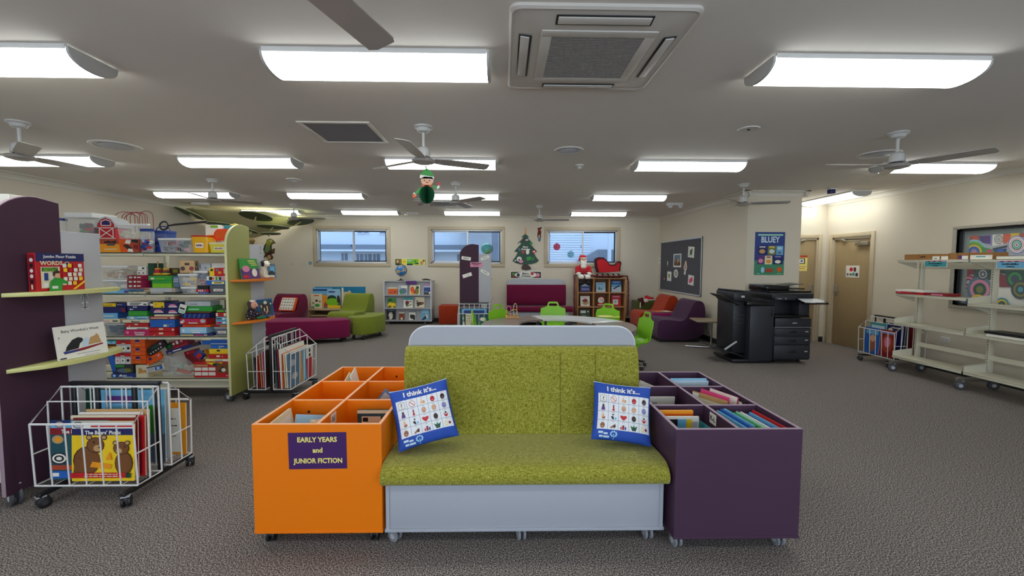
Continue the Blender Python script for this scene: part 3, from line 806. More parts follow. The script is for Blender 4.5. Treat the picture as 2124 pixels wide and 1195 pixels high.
book('cream picture book leaning against the left side inside the orange bin', (-1.205, 2.36, .361), .27, .285, .012, 'cream', (('r', .1, .1, .9, .9, 'paper'),), rz=94, lean=10, group=BG)
book('light blue thin book lying tilted in the front left part of the orange bin', (-1.12, 2.395, .361), .2, .235, .010, 'sky', (('r', .5, .1, .95, .9, 'white'), ('r', .1, .6, .4, .7, 'dblue')), rz=38, tilt=14, lean=18, group=BG)
book('small cream book beside the light blue one in the orange bin', (-1.09, 2.29, .361), .11, .255, .012, 'cream', (('r', .2, .6, .8, .63, 'tan'),), rz=-28, tilt=8, lean=14, group=BG)
book('dark teal chapter book upright in the front right part of the orange bin', (-.772, 2.538, .361), .21, .255, .016, 'dteal', (('r', .0, .93, 1, 1, 'cream'), ('r', .12, .70, .66, .86, 'cream'), ('r', .15, .73, .3, .83, 'black'), ('s', .72, .95, .75, .06, 'teal')), lean=-3, group=BG, pages='cream')
book('book with a grey blue cover turned on its corner in the orange bin', (-.872, 2.83, .361), .18, .225, .01, 'slate', (('r', .08, .08, .92, .92, 'silver'), ('r', .2, .3, .5, .5, 'pink'), ('r', .55, .55, .85, .7, 'navy')), tilt=38, lean=8, group=BG)
book('orange covered book with a white label standing in the middle of the orange bin', (-.762, 2.955, .361), .20, .24, .014, 'orange', (('r', .45, .78, .95, .92, 'charcoal'), ('r', .5, .7, .8, .86, 'paper'), ('r', .05, .55, .35, .68, 'dbrown')), lean=-3, group=BG)
book('white thin book leaning on the long divider at the back of the orange bin', (-1.06, 3.20, .361), .26, .33, .008, 'paper', (('r', .1, .2, .9, .7, 'ice'),), rz=-78, lean=-14, group=BG)
book('second pale book leaning beside the white one at the back of the orange bin', (-1.10, 3.18, .361), .24, .30, .008, 'cream', (('r', .1, .2, .9, .7, 'tan'),), rz=-78, lean=-14, group=BG)
book('small orange paperback at the back left corner of the orange bin', (-1.22, 3.27, .361), .18, .215, .01, 'amber', (), rz=65, lean=5, group=BG)
PG = 'books in the purple bin'
book('picture book with black blue and yellow blocks at the front of the purple bin', (1.005, 2.36, .361), .21, .275, .012, 'paper', (('r', .08, 0, .42, .95, 'black'), ('e', .25, .72, .14, .12, 'amber'), ('e', .25, .74, .09, .07, 'black'), ('r', .42, 0, .66, .95, 'lblue'), ('r', .66, 0, .8, .95, 'yellow'), ('r', .8, .62, .97, .9, 'lgrey'), ('r', .80, 0, .98, .6, 'yellow')), lean=-3, group=PG)
book('orange edged picture book behind the blue and yellow one in the purple bin', (1.0, 2.42, .361), .205, .29, .014, 'amber', (('r', .0, .90, 1, .94, 'orange'), ('r', .1, .80, .95, .88, 'dbrown'), ('r', .05, .1, .95, .7, 'cream')), lean=-3, group=PG)
book('grey green book leaning flat beside the letter card in the purple bin', (1.135, 2.365, .361), .2, .215, .01, 'teal', (('r', .1, .5, .9, .7, 'dteal'),), rz=-86, lean=10, group=PG)
book('navy book low beside the letter card in the purple bin', (1.16, 2.185, .361), .12, .20, .01, 'navy', (('r', .1, .5, .9, .8, 'dblue'),), rz=-86, lean=5, group=PG)
rowb = [('light blue board book, first of the row in the front right of the purple bin', 'lblue', 'sky', 1.235, .285), ('bright blue picture book, second of the row in the purple bin', 'blue', 'lblue', 1.262, .29), ('sky blue book with a white edge, third of the row in the purple bin', 'lblue', 'white', 1.285, .29),
        ('green picture book in the middle of the row in the purple bin', 'green', 'lime', 1.335, .272), ('pale green thin book beside the green one in the purple bin', 'mint', 'paper', 1.355, .275), ('white picture book, standing slightly apart in the purple bin', 'paper', 'ice', 1.385, .27),
        ('blue book with a red spot on its cover in the purple bin', 'blue', 'sky', 1.41, .265), ('teal blue book next to the red edged one in the purple bin', 'lblue', 'teal', 1.435, .27), ('red edged book, last of the row in the purple bin', 'red', 'cream', 1.455, .28)]
for k, (lb, c1, c2, x, h) in enumerate(rowb):
    book(lb, (x + .005, 2.285 + .008 * (k % 3), .361), .27, h, .010, c1, (('r', .06, .06, .94, .94, c2), ('e', .3, .75, .12, .12, 'red' if 'spot' in lb else c1)), rz=-86, lean=5, group=PG)
book('white ring bound book lying in the middle left part of the purple bin', (1.03, 2.80, .361), .24, .25, .01, 'paper', (('r', .3, .8, .5, .86, 'lgrey'),), lean=-4, group=PG)
book('flowery orange and green book in the middle right part of the purple bin', (1.30, 2.66, .361), .25, .29, .012, 'tan', (('r', .1, .1, .9, .9, 'cream'), ('e', .75, .7, .18, .14, 'lime'), ('r', .02, .8, .2, .98, 'paper'), ('e', .3, .7, .1, .1, 'rust')), rz=-62, lean=8, group=PG)
book('pink picture book behind the flowery one in the purple bin', (1.345, 2.69, .361), .22, .30, .01, 'hotpink', (('r', .1, .1, .9, .9, 'pink'),), rz=-68, lean=8, group=PG)
book('red picture book with a cream top in the purple bin', (1.40, 2.70, .361), .22, .30, .01, 'hotpink', (('r', 0, .55, 1, 1, 'paper'), ('e', .5, .4, .1, .08, 'dred')), rz=-70, lean=10, group=PG)
book('black covered book with a white tag against the right side of the purple bin', (1.455, 2.68, .361), .25, .29, .008, 'black', (('r', .72, .8, .9, .95, 'paper'),), rz=-87, lean=8, group=PG)
book('light blue board book at the back right of the purple bin', (1.36, 3.04, .361), .27, .29, .008, 'ice', (('r', 0, .0, 1, .85, 'lblue'), ('e', .5, .7, .3, .1, 'slate')), lean=-3, group=PG)
book('second light blue book behind the board book at the back of the purple bin', (1.365, 3.08, .361), .27, .297, .008, 'sky', (), lean=-3, group=PG)
book('white thin book leaning at the far left of the purple bin', (1.02, 3.06, .361), .2, .26, .006, 'paper', (), rz=-72, lean=12, group=PG)

# ---------------------------------------------------------------- wire book trolleys
wire = mat('white_wire', 'E2E0DB', rough=0.35, var=0.01)
def trolley(label, loc, rz):
    t = thing('book_trolley', label, 'book trolley', (*loc, 0), rz, 'wire book trolleys')
    w, r = .31, .0055
    for sg in (1, -1):
        b = MB(wire); b.M = I4 if sg > 0 else RZ(180)
        yf, yb, zb, zf, zk = -.225, -.042, .125, .515, .69
        def tb(P, rr=r): b.tube(P, rr, 6)
        tb([(-w, yf - .012, zf), (w, yf - .012, zf), (w, yb, zk), (-w, yb, zk), (-w, yf - .012, zf), (w, yf - .012, zf)], .007)
        tb([(-w, yf, zb), (w, yf, zb), (w, yb, zb), (-w, yb, zb), (-w, yf, zb), (w, yf, zb)])
        for k in range(7):
            x = -w + 2 * w * k / 6; rr = .0045 if 0 < k < 6 else r
            tb([(x, yf - .012, zf), (x, yf, zb), (x, yb, zb), (x, yb, zk)], rr)
        for sx in (-1, 1): tb([(sx * w, yf - .006, zb + .2), (sx * w, yb, zb + .2)], .0045)
        tb([(-w, (yf + yb)/2, zb), (-w, (yf + yb)/2 + .005, .62), (w, (yf + yb)/2 + .005, .62), (w, (yf + yb)/2, zb)], .0055)

        b.build('basket', t)
    b = MB(C('black'))
    for x in (-.12, .12, .27, -.27): b.box(x - .013, -.010, .09, x + .013, .010, .70, .002)
    b.box(-.29, -.016, .69, .29, .016, .715, .004); b.build('centre_frame', t)
    for sx in (-1, 1):
        b = MB(C('black')); b.box(sx * .25 - .015, -.27, .07, sx * .25 + .015, .30, .095, .003); b.build('leg', t)
        for y in (-.25, .28): castor(t, sx * .255, y, .075, .034, 'castor_black', .044, rz=30 * sx)
    return t
T1 = (-2.565, 2.815); T2 = (-2.535, 4.89); T3 = (5.87, 6.27); T4 = (-.59, 8.52)
trolley('white wire book trolley with two baskets, nearest, beside the purple shelf end', T1, 0)
trolley('white wire book trolley beside the lime green shelf end', T2, 90)
trolley('white wire book trolley between the corridor door and the cream metal shelving', T3, -90)
trolley('white wire book trolley in front of the tall purple and grey shelf end', T4, 0)
def tbook(Tc, rz, lx, ly, label, w, h, t, cover, spec=(), lean=6, drz=0, group=None, **k):
    p = RZ(rz) @ Vector((lx, ly, 0))
    return book(label, (Tc[0] + p.x, Tc[1] + p.y, k.pop('z', .131)), w, h, t, cover, spec, rz=rz + drz, lean=lean, group=group, soft=True, **k)
bears = [('r', 0, .86, 1, 1, 'paper'), ('r', .3, .90, 1, .925, 'red'), ('e', .1, .935, .085, .055, 'navy'), ('e', .1, .935, .07, .045, 'lgrey'), ('r', 0, .765, 1, .875, 'navy'), ('r', 0, 0, 1, .765, 'yellow'),
    ('e', .24, .34, .22, .24, 'dbrown'), ('e', .245, .34, .205, .225, 'brown'), ('e', .38, .60, .145, .135, 'dbrown'), ('e', .38, .6, .13, .12, 'brown'), ('e', .28, .73, .05, .045, 'dbrown'), ('e', .28, .73, .035, .03, 'tan'), ('e', .52, .73, .05, .045, 'dbrown'), ('e', .52, .73, .035, .03, 'tan'),
    ('e', .42, .55, .07, .055, 'tan'), ('e', .45, .565, .02, .016, 'black'), ('e', .36, .65, .015, .018, 'black'), ('e', .46, .65, .015, .018, 'black'), ('p', [(.03, .1), (.2, .1), (.22, .34), (.06, .4)], 'brown'), ('p', [(.3, .24), (.62, .2), (.66, .28), (.34, .33)], 'amber'),
    ('e', .84, .30, .145, .2, 'dbrown'), ('e', .84, .3, .13, .185, 'brown'), ('e', .80, .55, .13, .11, 'dbrown'), ('e', .80, .55, .118, .1, 'brown'), ('e', .71, .64, .045, .04, 'dbrown'), ('e', .9, .64, .045, .04, 'dbrown'), ('e', .9, .64, .03, .026, 'tan'), ('e', .71, .64, .03, .026, 'tan'), ('e', .77, .51, .05, .042, 'tan'), ('e', .75, .525, .016, .014, 'black'), ('e', .76, .58, .012, .015, 'black'), ('e', .86, .58, .012, .015, 'black'),
    ('p', [(.56, .36), (.62, .5), (.66, .36)], 'amber'), ('r', 0, .06, .88, .145, 'red'), ('s', .25, .75, .115, .018, 'cream'), ('s', .22, .78, .08, .018, 'cream'), ('r', .88, .06, .96, .14, 'dgreen'), ('t', "The Bears' Picnic", .52, .79, .085, 'white', .9, 1)]
hu = [('r', 0, .86, 1, 1, 'lblue'), ('r', 0, .92, .35, 1, 'dblue'), ('e', .16, .935, .085, .055, 'dred'), ('e', .16, .935, .07, .045, 'lgrey'), ('r', 0, .765, 1, .875, 'dred'), ('r', 0, 0, 1, .765, 'slate'), ('r', 0, 0, 1, .765, 'dteal'), ('e', .13, .68, .1, .07, 'tan'), ('e', .14, .68, .05, .04, 'amber'), ('e', .15, .36, .15, .1, 'black'), ('e', .15, .36, .12, .08, 'paper'), ('e', .15, .36, .085, .055, 'black'), ('e', .15, .36, .05, .03, 'paper'), ('e', .52, .34, .13, .11, 'paper'), ('e', .5, .38, .02, .02, 'dbrown'), ('e', .56, .33, .02, .02, 'dbrown'), ('e', .47, .3, .02, .02, 'dbrown'), ('r', 0, .17, 1, .25, 'rust'), ('r', 0, .03, 1, .15, 'blue'), ('r', .04, .06, .15, .12, 'paper'), ('t', 'The Hun', .36, .79, .085, 'white', .6, 1)]
G1 = 'picture books in the nearest trolley'
tbook(T1, 0, .06, -.178, "yellow The Bears' Picnic picture book at the front of the nearest trolley", .385, .375, .006, 'yellow', bears, lean=3, group=G1)
tbook(T1, 0, -.10, -.158, 'dark blue picture book with red title band behind the bears book', .36, .375, .006, 'dteal', hu, lean=2, group=G1)
for k, (lb, c1, c2, lx, h) in enumerate([('dark red backed picture book, third in the front basket of the nearest trolley', 'dred', 'rust', .02, .385), ('cream topped picture book, fourth in the front basket of the nearest trolley', 'cream', 'tan', -.01, .395), ('red picture book, fifth in the front basket of the nearest trolley', 'red', 'dred', .04, .39), ('white paged picture book, sixth in the front basket of the nearest trolley', 'paper', 'ice', .0, .40), ('orange topped big book, last in the front basket of the nearest trolley', 'tan', 'dblue', .03, .415)]):
    tbook(T1, 0, lx + .03, -.146 + .015 * k + (0.014 if k > 2 else 0), lb, .40, h, .009, c1, (('r', .05, .05, .95, .9, c2),), lean=2, group=G1)
for k, (lb, c1, sp, lx, h, z) in enumerate([('blue sea picture book in the far basket of the nearest trolley', 'lblue', (('r', 0, 0, 1, .4, 'slate'), ('e', .8, .6, .12, .2, 'green'), ('r', .1, .82, .6, .92, 'purple')), .035, .50, .131), ('yellow bordered white poem book in the far basket of the nearest trolley', 'amber', (('r', .03, .05, .9, .9, 'paper'), ('s', .5, .84, .68, .025, 'charcoal'), ('s', .5, .7, .62, .025, 'charcoal'), ('s', .5, .86, .55, .025, 'charcoal'), ('s', .5, .84, .35, .03, 'charcoal'), ('r', .55, .1, .68, .13, 'charcoal')), .082, .37, .131), ('green picture book in the far basket of the nearest trolley', 'dgreen', (('p', [(.2, .9), (.5, .6), (.8, .9)], 'tan'),), -.08, .50, .131), ('white picture book at the back of the far basket of the nearest trolley', 'paper', (('s', .3, .6, .9, .05, 'charcoal'),), 0, .49, .131)]):
    tbook(T1, 0, lx, (.065, .19, .092, .152)[k], lb, .44, h, .008, c1, sp, lean=2, z=z, group=G1)
G2 = 'picture books in the trolley by the lime shelf end'
for k, (lb, c1, sp) in enumerate([('grey blue patterned book facing outwards in the trolley by the lime shelf end', 'slate', (('r', .0, .0, .38, 1, 'slate'), ('r', .42, 0, .55, 1, 'tan'), ('r', .56, 0, .7, 1, 'lblue'), ('r', .72, 0, 1, .62, 'red'), ('r', .72, .62, 1, 1, 'paper'), ('e', .88, .85, .05, .06, 'black'), ('e', .88, .7, .05, .05, 'dbrown'), ('e', .15, .7, .1, .1, 'silver'), ('e', .2, .3, .12, .1, 'lgrey'))),
        ('white picture book, second in the trolley by the lime shelf end', 'paper', ()), ('thick cream book, third in the trolley by the lime shelf end', 'cream', ()), ('orange picture book, fourth in the trolley by the lime shelf end', 'orange', ()), ('white thin book, fifth in the trolley by the lime shelf end', 'paper', ()), ('red ring bound book, sixth in the trolley by the lime shelf end', 'dred', ()), ('dark blue picture book with white letters, seventh in the trolley by the lime shelf end', 'dteal', (('s', .3, .7, .85, .08, 'white'),))]):
    tbook(T2, 90, .0, -.20 + .022 * k, lb, .56, .375 + (.05 if k > 3 else 0), .012, c1, sp, lean=2, group=G2)
for k, (lb, c1) in enumerate([('dark brown book in the left basket of the trolley by the lime shelf end', 'dbrown'), ('pink book leaning in the left basket of the trolley by the lime shelf end', 'pink'), ('tan book in the left basket of the trolley by the lime shelf end', 'tan'), ('red book in the left basket of the trolley by the lime shelf end', 'red'), ('black book at the left of the trolley by the lime shelf end', 'charcoal')]):
    tbook(T2, 90, .0, .065 + .024 * k, lb, .52, .41 - .02 * k, .010, c1, (), lean=1 + 1.0 * k, group=G2)
G3 = 'picture books in the trolley by the corridor'
for k, (lb, c1, sp, lx, ly, w) in enumerate([('blue picture book with a boy at left in the trolley by the corridor door', 'blue', (('r', .1, .75, .9, .9, 'lblue'), ('e', .55, .35, .2, .28, 'dskin'), ('e', .55, .6, .16, .14, 'skin')), -.14, -.17, .27), ('red and brown picture book at right in the trolley by the corridor door', 'dred', (('e', .5, .5, .35, .35, 'rust'), ('e', .5, .55, .2, .2, 'pink'), ('r', .1, .85, .9, .95, 'lav')), .12, -.165, .25),
        ('teal picture book standing higher behind in the trolley by the corridor door', 'teal', (('r', .1, .8, .9, .92, 'ice'),), -.12, -.110, .28), ('picture book with a white haired figure in the trolley by the corridor', 'navy', (('e', .3, .8, .15, .1, 'cream'), ('s', .35, .9, .9, .05, 'cream')), .12, -.085, .28), ('dark blue book in the rear basket of the trolley by the corridor door', 'dblue', (('s', .3, .7, .85, .06, 'cream'),), -.05, .09, .34), ('brown red book in the rear basket of the trolley by the corridor door', 'dred', (), .14, .14, .26)]):
    tbook(T3, -90, lx, ly, lb, w, .40 if k in (0, 1) else .47, .012, c1, sp, lean=3, z=.131 if k != 2 and k != 3 else .135, group=G3)
G4 = 'picture books in the trolley before the tall purple shelf end'
for k, (lb, c1, sp, lx, ly) in enumerate([('dark green leafy book facing out in the trolley before the tall purple shelf end', 'dgreen', (('r', .3, .35, .75, .98, 'cream'), ('s', .36, .68, .85, .05, 'olive'), ('s', .4, .66, .72, .05, 'olive'), ('s', .36, .68, .6, .05, 'tan'), ('e', .15, .4, .08, .2, 'paper'), ('e', .12, .75, .06, .1, 'mint')), -.11, -.17), ('blue green leafy book in the trolley before the tall purple shelf end', 'dteal', (('e', .3, .4, .12, .2, 'green'), ('e', .7, .5, .12, .3, 'lime'), ('e', .5, .7, .2, .1, 'paper')), .17, -.165), ('blue book behind in the trolley before the tall purple shelf end', 'lblue', (('r', .1, .8, .9, .95, 'dblue'),), 0, -.10), ('pale blue big book at the back of the trolley before the tall purple shelf end', 'slate', (), .03, .08)]):
    tbook(T4, 0, lx, ly, lb, .26 if k < 2 else .5, .38 if k < 2 else .46, .01, c1, sp, lean=2, group=G4)
# ---------------------------------------------------------------- mobile shelving units with shaped end panels
plum = mat('plum_laminate', '462C3C', rough=0.6, var=0.03, scale=6, spec=.25)
plume = mat('plum_edging', 'A58C96', rough=0.45)
limel = mat('lime_laminate', 'A7A85A', rough=0.4, var=0.02, scale=5)
limee = mat('lime_edging', 'E0DCA8', rough=0.45)
greyl = mat('pale_grey_laminate', 'B2B2B4', rough=0.45, var=0.02, scale=6)
shelf_y = mat('yellow_shelf_laminate', 'D6D488', rough=0.4, var=0.02, scale=6)
shelf_o = mat('orange_shelf_laminate', 'E07A1E', rough=0.4, var=0.02, scale=6)
creamst = mat('cream_steel', 'D8D3B8', rough=0.4, var=0.02, scale=10)
def arch(d, h, r, front=True, n=10):
    """end panel outline in (y,z): y=0 is the front edge, rounded at the front top"""
    P = [(0, .085), (d, .085), (d, h - .02 if front else h)]
    for i in range(n + 1):
        t = R(90 + 90 * i / n); P.append((r * 1.15 + r * 1.15 * math.cos(t), h - r + r * math.sin(t)))
    return P
def end_panels(s, x, y0, m1, e1, d1=.40, d2=.28, dirn=1):
    """x = visible face; panels stand in the YZ plane"""
    def yz(b, xx): b.M = b.M @ Matrix(((0, 0, 1, xx), (1, 0, 0, y0), (0, 1, 0, 0), (0, 0, 0, 1)))
    b = s.mb(e1); yz(b, x - .025); b.prism(arch(d1, 1.915, .23), .025, .002); b.m = m1; b.M = s.base; yz(b, x); b.flat([(a * .994 + .0012, z - .003 if z > .2 else z) for a, z in arch(d1, 1.913, .23)], .0006)
    b.build('end_panel', s.o)
    b = s.mb(greyl); yz(b, x - .024); b.prism([(d1, .085), (d1 + d2, .085), (d1 + d2, 1.705), (d1, 1.705)], .022, .002); b.m = edge_w; b.M = s.base
    b.box(x - .0245, y0 + d1, 1.704, x - .0015, y0 + d1 + d2, 1.708); b.build('rear_end_panel', s.o)
def display_shelf(s, x, y0, z, m_, name='display_shelf'):
    P = [(0, y0 + .04), (.10, y0 + .14), (.145, y0 + .25), (.165, y0 + .38), (.16, y0 + .52), (.135, y0 + .64), (.085, y0 + .735), (.04, y0 + .755), (0, y0 + .755)]
    P = [P[0]] + [((P[i][0]*3 + P[i+1][0]) / 4, (P[i][1]*3 + P[i+1][1]) / 4) if k == 0 else ((P[i][0] + P[i+1][0]*3) / 4, (P[i][1] + P[i+1][1]*3) / 4) for i in range(1, 7) for k in (0, 1)] + P[7:]
    b = s.mb(m_); b.M = b.M @ T(x + .001, 0, z - .025); b.prism(P, .025, .002); b.build(name, s.o)
SHZ = (1.605, 1.165, .706, .25)
def shelves(s, xs, yf, zs):
    for y_, sg in ((yf, 1), (yf + .62, -1)):
        for i in range(len(xs) - 1):
            a, c = xs[i], xs[i + 1]
            for z in zs:
                b = s.mb(creamst); ya, yc = sorted((y_, y_ + sg * .27)); b.box(a + .004, ya, z - .012, c - .004, yc, z - .001)
                yl = (y_, y_ + .012) if sg > 0 else (y_ - .012, y_); b.box(a + .004, yl[0], z - .036, c - .004, yl[1], z, .002)
                b.box(a + .004, ya + .02, z - .03, a + .010, yc, z + .0); b.build('shelf', s.o)
    x0, x1 = xs[0], xs[-1]
    for a in xs:
        b = s.mb(creamst); b.box(a - .014, yf + .285, .10, a + .014, yf + .335, 1.68, .003); b.build('post', s.o)
    b = s.mb(creamst); b.box(x0, yf + .05, .13, x1, yf + .08, .205); b.box(x0, yf + .54, .13, x1, yf + .57, .205); b.build('base_rail', s.o)
s1 = W('shelving_unit', 'mobile shelving unit with a plum arched end panel and yellow display ledges, at far left', 'shelving', (-3.45, 2.87, 0))
end_panels(s1, -2.985, 2.53, plum, plume); shelves(s1, (-3.95, -3.012), 2.57, SHZ)
display_shelf(s1, -2.985, 2.53, 1.312, shelf_y); display_shelf(s1, -2.985, 2.53, .852, shelf_y)
for x, y in ((-3.01, 2.60), (-3.01, 3.13), (-3.9, 2.62), (-3.9, 3.13)): castor(s1.o, x + 3.45, y - 2.87, .14, .052, 'castor_dark', .05, rz=60)
s2 = W('shelving_unit', 'mobile toy shelving unit with a lime green arched end panel and orange display ledges', 'shelving', (-3.8, 4.83, 0))
end_panels(s2, -2.88, 4.48, limel, limee); shelves(s2, (-4.88, -3.835, -2.908), 4.60, SHZ)
display_shelf(s2, -2.88, 4.48, 1.318, shelf_o); display_shelf(s2, -2.88, 4.48, .862, shelf_o)
for x, y in ((-2.95, 4.58), (-2.95, 5.1), (-3.83, 4.62), (-3.83, 5.1), (-4.82, 4.62), (-4.82, 5.1)): castor(s2.o, x + 3.8, y - 4.83, .14, .052, 'castor_dark', .05, rz=75)
s3 = W('shelving_unit', 'tall shelving unit with plum and grey end before the middle back window', 'shelving', (-.6, 9.9, 0))
b = s3.mb(plume); b.M = b.M @ T(-.945, 9.125, 0) @ RX(90)
P = arch(.41, 1.915, .25); b.prism(P, .025, .002); b.m = plum; b.flat([(a * .99 + .002, z - .003 if z > .2 else z) for a, z in P], .0258); b.build('end_panel', s3.o)
b = s3.mb(greyl); b.M = b.M @ T(-.945, 9.122, 0) @ RX(90); b.prism([(.41, .085), (.675, .085), (.675, 1.705), (.41, 1.705)], .022, .002); b.build('rear_end_panel', s3.o)
for z in SHZ:
    for x0, x1 in ((-.93, -.62), (-.58, -.275)):
        b = s3.mb(creamst); b.box(x0, 9.127, z - .03, x1, 10.0, z - .001, .002); b.build('shelf', s3.o)
for y in (9.6, 10.0):
    b = s3.mb(creamst); b.box(-.615, y - .014, .1, -.585, y + .014, 1.68); b.build('post', s3.o)
for x, y in ((-.88, 9.16), (-.34, 9.16), (-.88, 9.95), (-.34, 9.95)): castor(s3.o, x + .6, y - 9.9, .14, .05, 'castor_dark', .05)
for lb, (px, py), rz_, w_, h_, bc, tx in (('white word card slanting on the plum end panel, upper', (967, 536), -8, .20, .07, 'paper', 'a b c'), ('white word card slanting upwards on the plum end panel, lower', (969, 571), 18, .20, .075, 'paper', "it's"), ('white word card slanting upwards on the grey end panel, upper', (1006, 535), 20, .18, .055, 'paper', 'a b'), ('white word card slanting downwards on the grey end panel, lower', (1006, 565), -28, .2, .06, 'paper', 'a'), ('pink heading card with black letters across the plum and grey end panels', (988, 549), 1, .26, .10, 'pink', '')):
    p = aty(px, py, 9.098)
    b = MB(C(bc)); b.M = T(p.x, 9.0975, p.z) @ RY(-rz_) @ RX(90) @ T(-w_/2, -h_/2, 0); b.prism([(0, 0), (w_, 0), (w_, h_), (0, h_)], .0012)
    b.m = C('black')
    if tx == "it's": b.text(tx, w_ * .6, h_ * .3, h_ * .4, .002)
    elif bc == 'pink': b.scrib(w_ * .08, w_ * .92, h_ * .62, h_ * .26, .002); b.scrib(w_ * .22, w_ * .76, h_ * .36, h_ * .18, .002)
    else: b.scrib(w_ * .2, w_ * .8, h_ * .4, h_ * .3, .002, len(tx))
    tag(b.build('word_card'), lb, 'card', 'word cards')

# things standing on the display ledges
wom = [('t', "Baby Wombat's Week", .5, .80, .11, 'charcoal', .8), ('p', [(.1, .22), (.9, .34), (.92, .3), (.5, .2), (.12, .16)], 'dred'), ('p', [(.1, .24), (.4, .24), (.42, .2), (.12, .17)], 'dblue'), ('p', [(.14, .24), (.18, .38), (.30, .56), (.42, .62), (.5, .58), (.52, .5), (.44, .42), (.40, .28)], 'black'), ('p', [(.46, .3), (.5, .5), (.58, .58), (.68, .5), (.64, .32)], 'ice'), ('p', [(.6, .34), (.66, .56), (.76, .6), (.8, .66), (.84, .6), (.88, .36)], 'tan'), ('r', .35, .1, .82, .13, 'lgrey'), ('r', .5, .03, .8, .05, 'lgrey'), ('r', .02, .02, .14, .06, 'charcoal'), ('t', 'F', .06, .62, .09, 'black')]
book("white landscape picture book titled Baby Wombat's Week on the lower yellow ledge", (-2.875, 2.935, .853), .295, .222, .012, 'paper', wom, rz=80, lean=8, parts=True)
def box_thing(name, label, cat, loc, w, h, d, colour, spec=(), rz=0, lean=0, tilt=0, side=None, top=None, group=None, bev=.0015):
    """closed carton, origin at the middle of its foot front edge: X width, Z height, depth towards +Y"""
    b = MB(C(colour)); b.box(-w/2, 0, 0, w/2, d, h, bev, 1)
    if top: b.m = C(top); b.box(-w/2 - .0006, -.0006, h * .55, w/2 + .0006, d + .0006, h + .0006, bev, 1)
    if spec: art(b, T(-w/2, -.0008, 0) @ RX(90), w, h, spec)
    if side: art(b, T(w/2 + .0008, 0, 0) @ RZ(90) @ RX(90), d, h, side)
    if side: art(b, T(-w/2 - .0008, d, 0) @ RZ(-90) @ RX(90), d, h, side)
    return place(tag(b.build(name), label, cat, group), loc, rot=(RZ(rz) @ RX(-lean) @ RY(tilt)).to_euler())
puz = [('r', 0, .78, 1, 1, 'navy'), ('t', 'Jumbo Floor Puzzle', .48, .88, .10, 'white', .9, 1), ('t', 'WORDS', .3, .69, .15, 'cream', .45, 1), ('e', .62, .72, .05, .06, 'cream'), ('e', .62, .72, .035, .045, 'navy'), ('r', .08, .08, .46, .64, 'cream'), ('r', .1, .52, .42, .62, 'dgreen'), ('s', .12, .4, .57, .035, 'lime'), ('s', .12, .38, .53, .03, 'lime'), ('r', .14, .28, .22, .48, 'dblue'), ('r', .26, .3, .33, .48, 'paper'), ('r', .36, .36, .44, .46, 'red'), ('r', .12, .1, .22, .22, 'white')] + \
    [('r', .50 + .11 * (k % 4) + .02 * (k // 4 % 2), .14 + .12 * (k // 4), .58 + .11 * (k % 4) + .02 * (k // 4 % 2), .24 + .12 * (k // 4), ['cream', 'red', 'white', 'paper', 'yellow'][(k * 7) % 5]) for k in range(20)] + \
    [('p', [(.2, 0), (.24, .26), (.34, .36), (.46, .33), (.6, .22), (.6, .17), (.48, .2), (.46, 0)], 'green'), ('e', .37, .42, .06, .075, 'skin'), ('p', [(.29, .4), (.29, .5), (.36, .55), (.44, .52), (.43, .47), (.34, .46), (.33, .4)], 'dbrown'), ('p', [(.68, .02), (.96, .26), (.96, .2), (.75, .02)], 'yellow'), ('r', .26, .06, .38, .13, 'white')]
box_thing('puzzle_box', 'red Jumbo Floor Puzzle words box standing on the upper yellow ledge', 'puzzle box', (-2.905, 2.845, 1.3135), .285, .242, .055, 'red', puz, rz=86, side=[('r', .15, .04, .85, .96, 'dred'), ('e', .5, .82, .22, .05, 'white'), ('e', .5, .68, .22, .05, 'black'), ('e', .5, .54, .2, .05, 'white'), ('e', .5, .40, .2, .05, 'white'), ('e', .5, .26, .2, .05, 'black'), ('r', .4, .06, .6, .18, 'cream')])
def stick_figure(label, p, rz, rx=0):
    """flat skeleton cut-out"""
    b = MB(C('white')); b.M = T(*p) @ RZ(rz) @ RX(90); z = .0
    b.flat(rrect(.05, .012, .005), .0006)
    for P in ([(-.008, .04), (.008, .04), (.012, .075), (-.012, .075)], [(-.012, -.04), (-.004, -.04), (0, .04), (-.008, .04)], [(.004, -.04), (.012, -.04), (.008, .04), (0, .04)], [(-.03, .03), (-.026, .03), (-.010, .072), (-.014, .074)], [(.026, .03), (.03, .03), (.014, .074), (.010, .072)], [(-.026, -.046), (-.004, -.046), (-.004, -.038), (-.024, -.038)], [(.004, -.046), (.026, -.046), (.024, -.038), (.004, -.038)]):
        b.m = C('paper'); b.prism(P, .001); b.m = C('slate'); b.flat([(x * .6, y * .9 + .003) for x, y in P], .0014)
    b.m = C('white'); b.prism([(.014 * math.cos(t), .088 + .016 * math.sin(t)) for t in [i * .5 for i in range(12)]], .001); b.m = C('black'); b.ell(-.005, .09, .004, .005, .0014, 8); b.ell(.005, .09, .004, .005, .0014, 8)
    return tag(b.build('cutout_figure'), label, 'cut-out', 'cut-out figures')
stick_figure('small paper skeleton figure stuck on the grey panel under the upper yellow ledge', atx(176, 628, -2.9835), 90)
stick_figure('small paper skeleton figure at the top of the grey panel behind the lime end', tuple(atx(541, 521, -2.8785)), 90)
book('green picture book on the upper orange ledge beside the toy dog', (-2.815, 4.775, 1.319), .27, .225, .010, 'green', (('r', 0, 0, 1, .5, 'purple'), ('e', .3, .5, .2, .16, 'pink'), ('e', .25, .12, .18, .08, 'red'), ('e', .75, .3, .15, .2, 'paper'), ('r', .45, .86, .85, .91, 'lyellow'), ('r', .5, .76, .9, .80, 'lyellow'), ('r', .6, .66, .95, .70, 'lyellow')), rz=82, lean=8, parts=True)
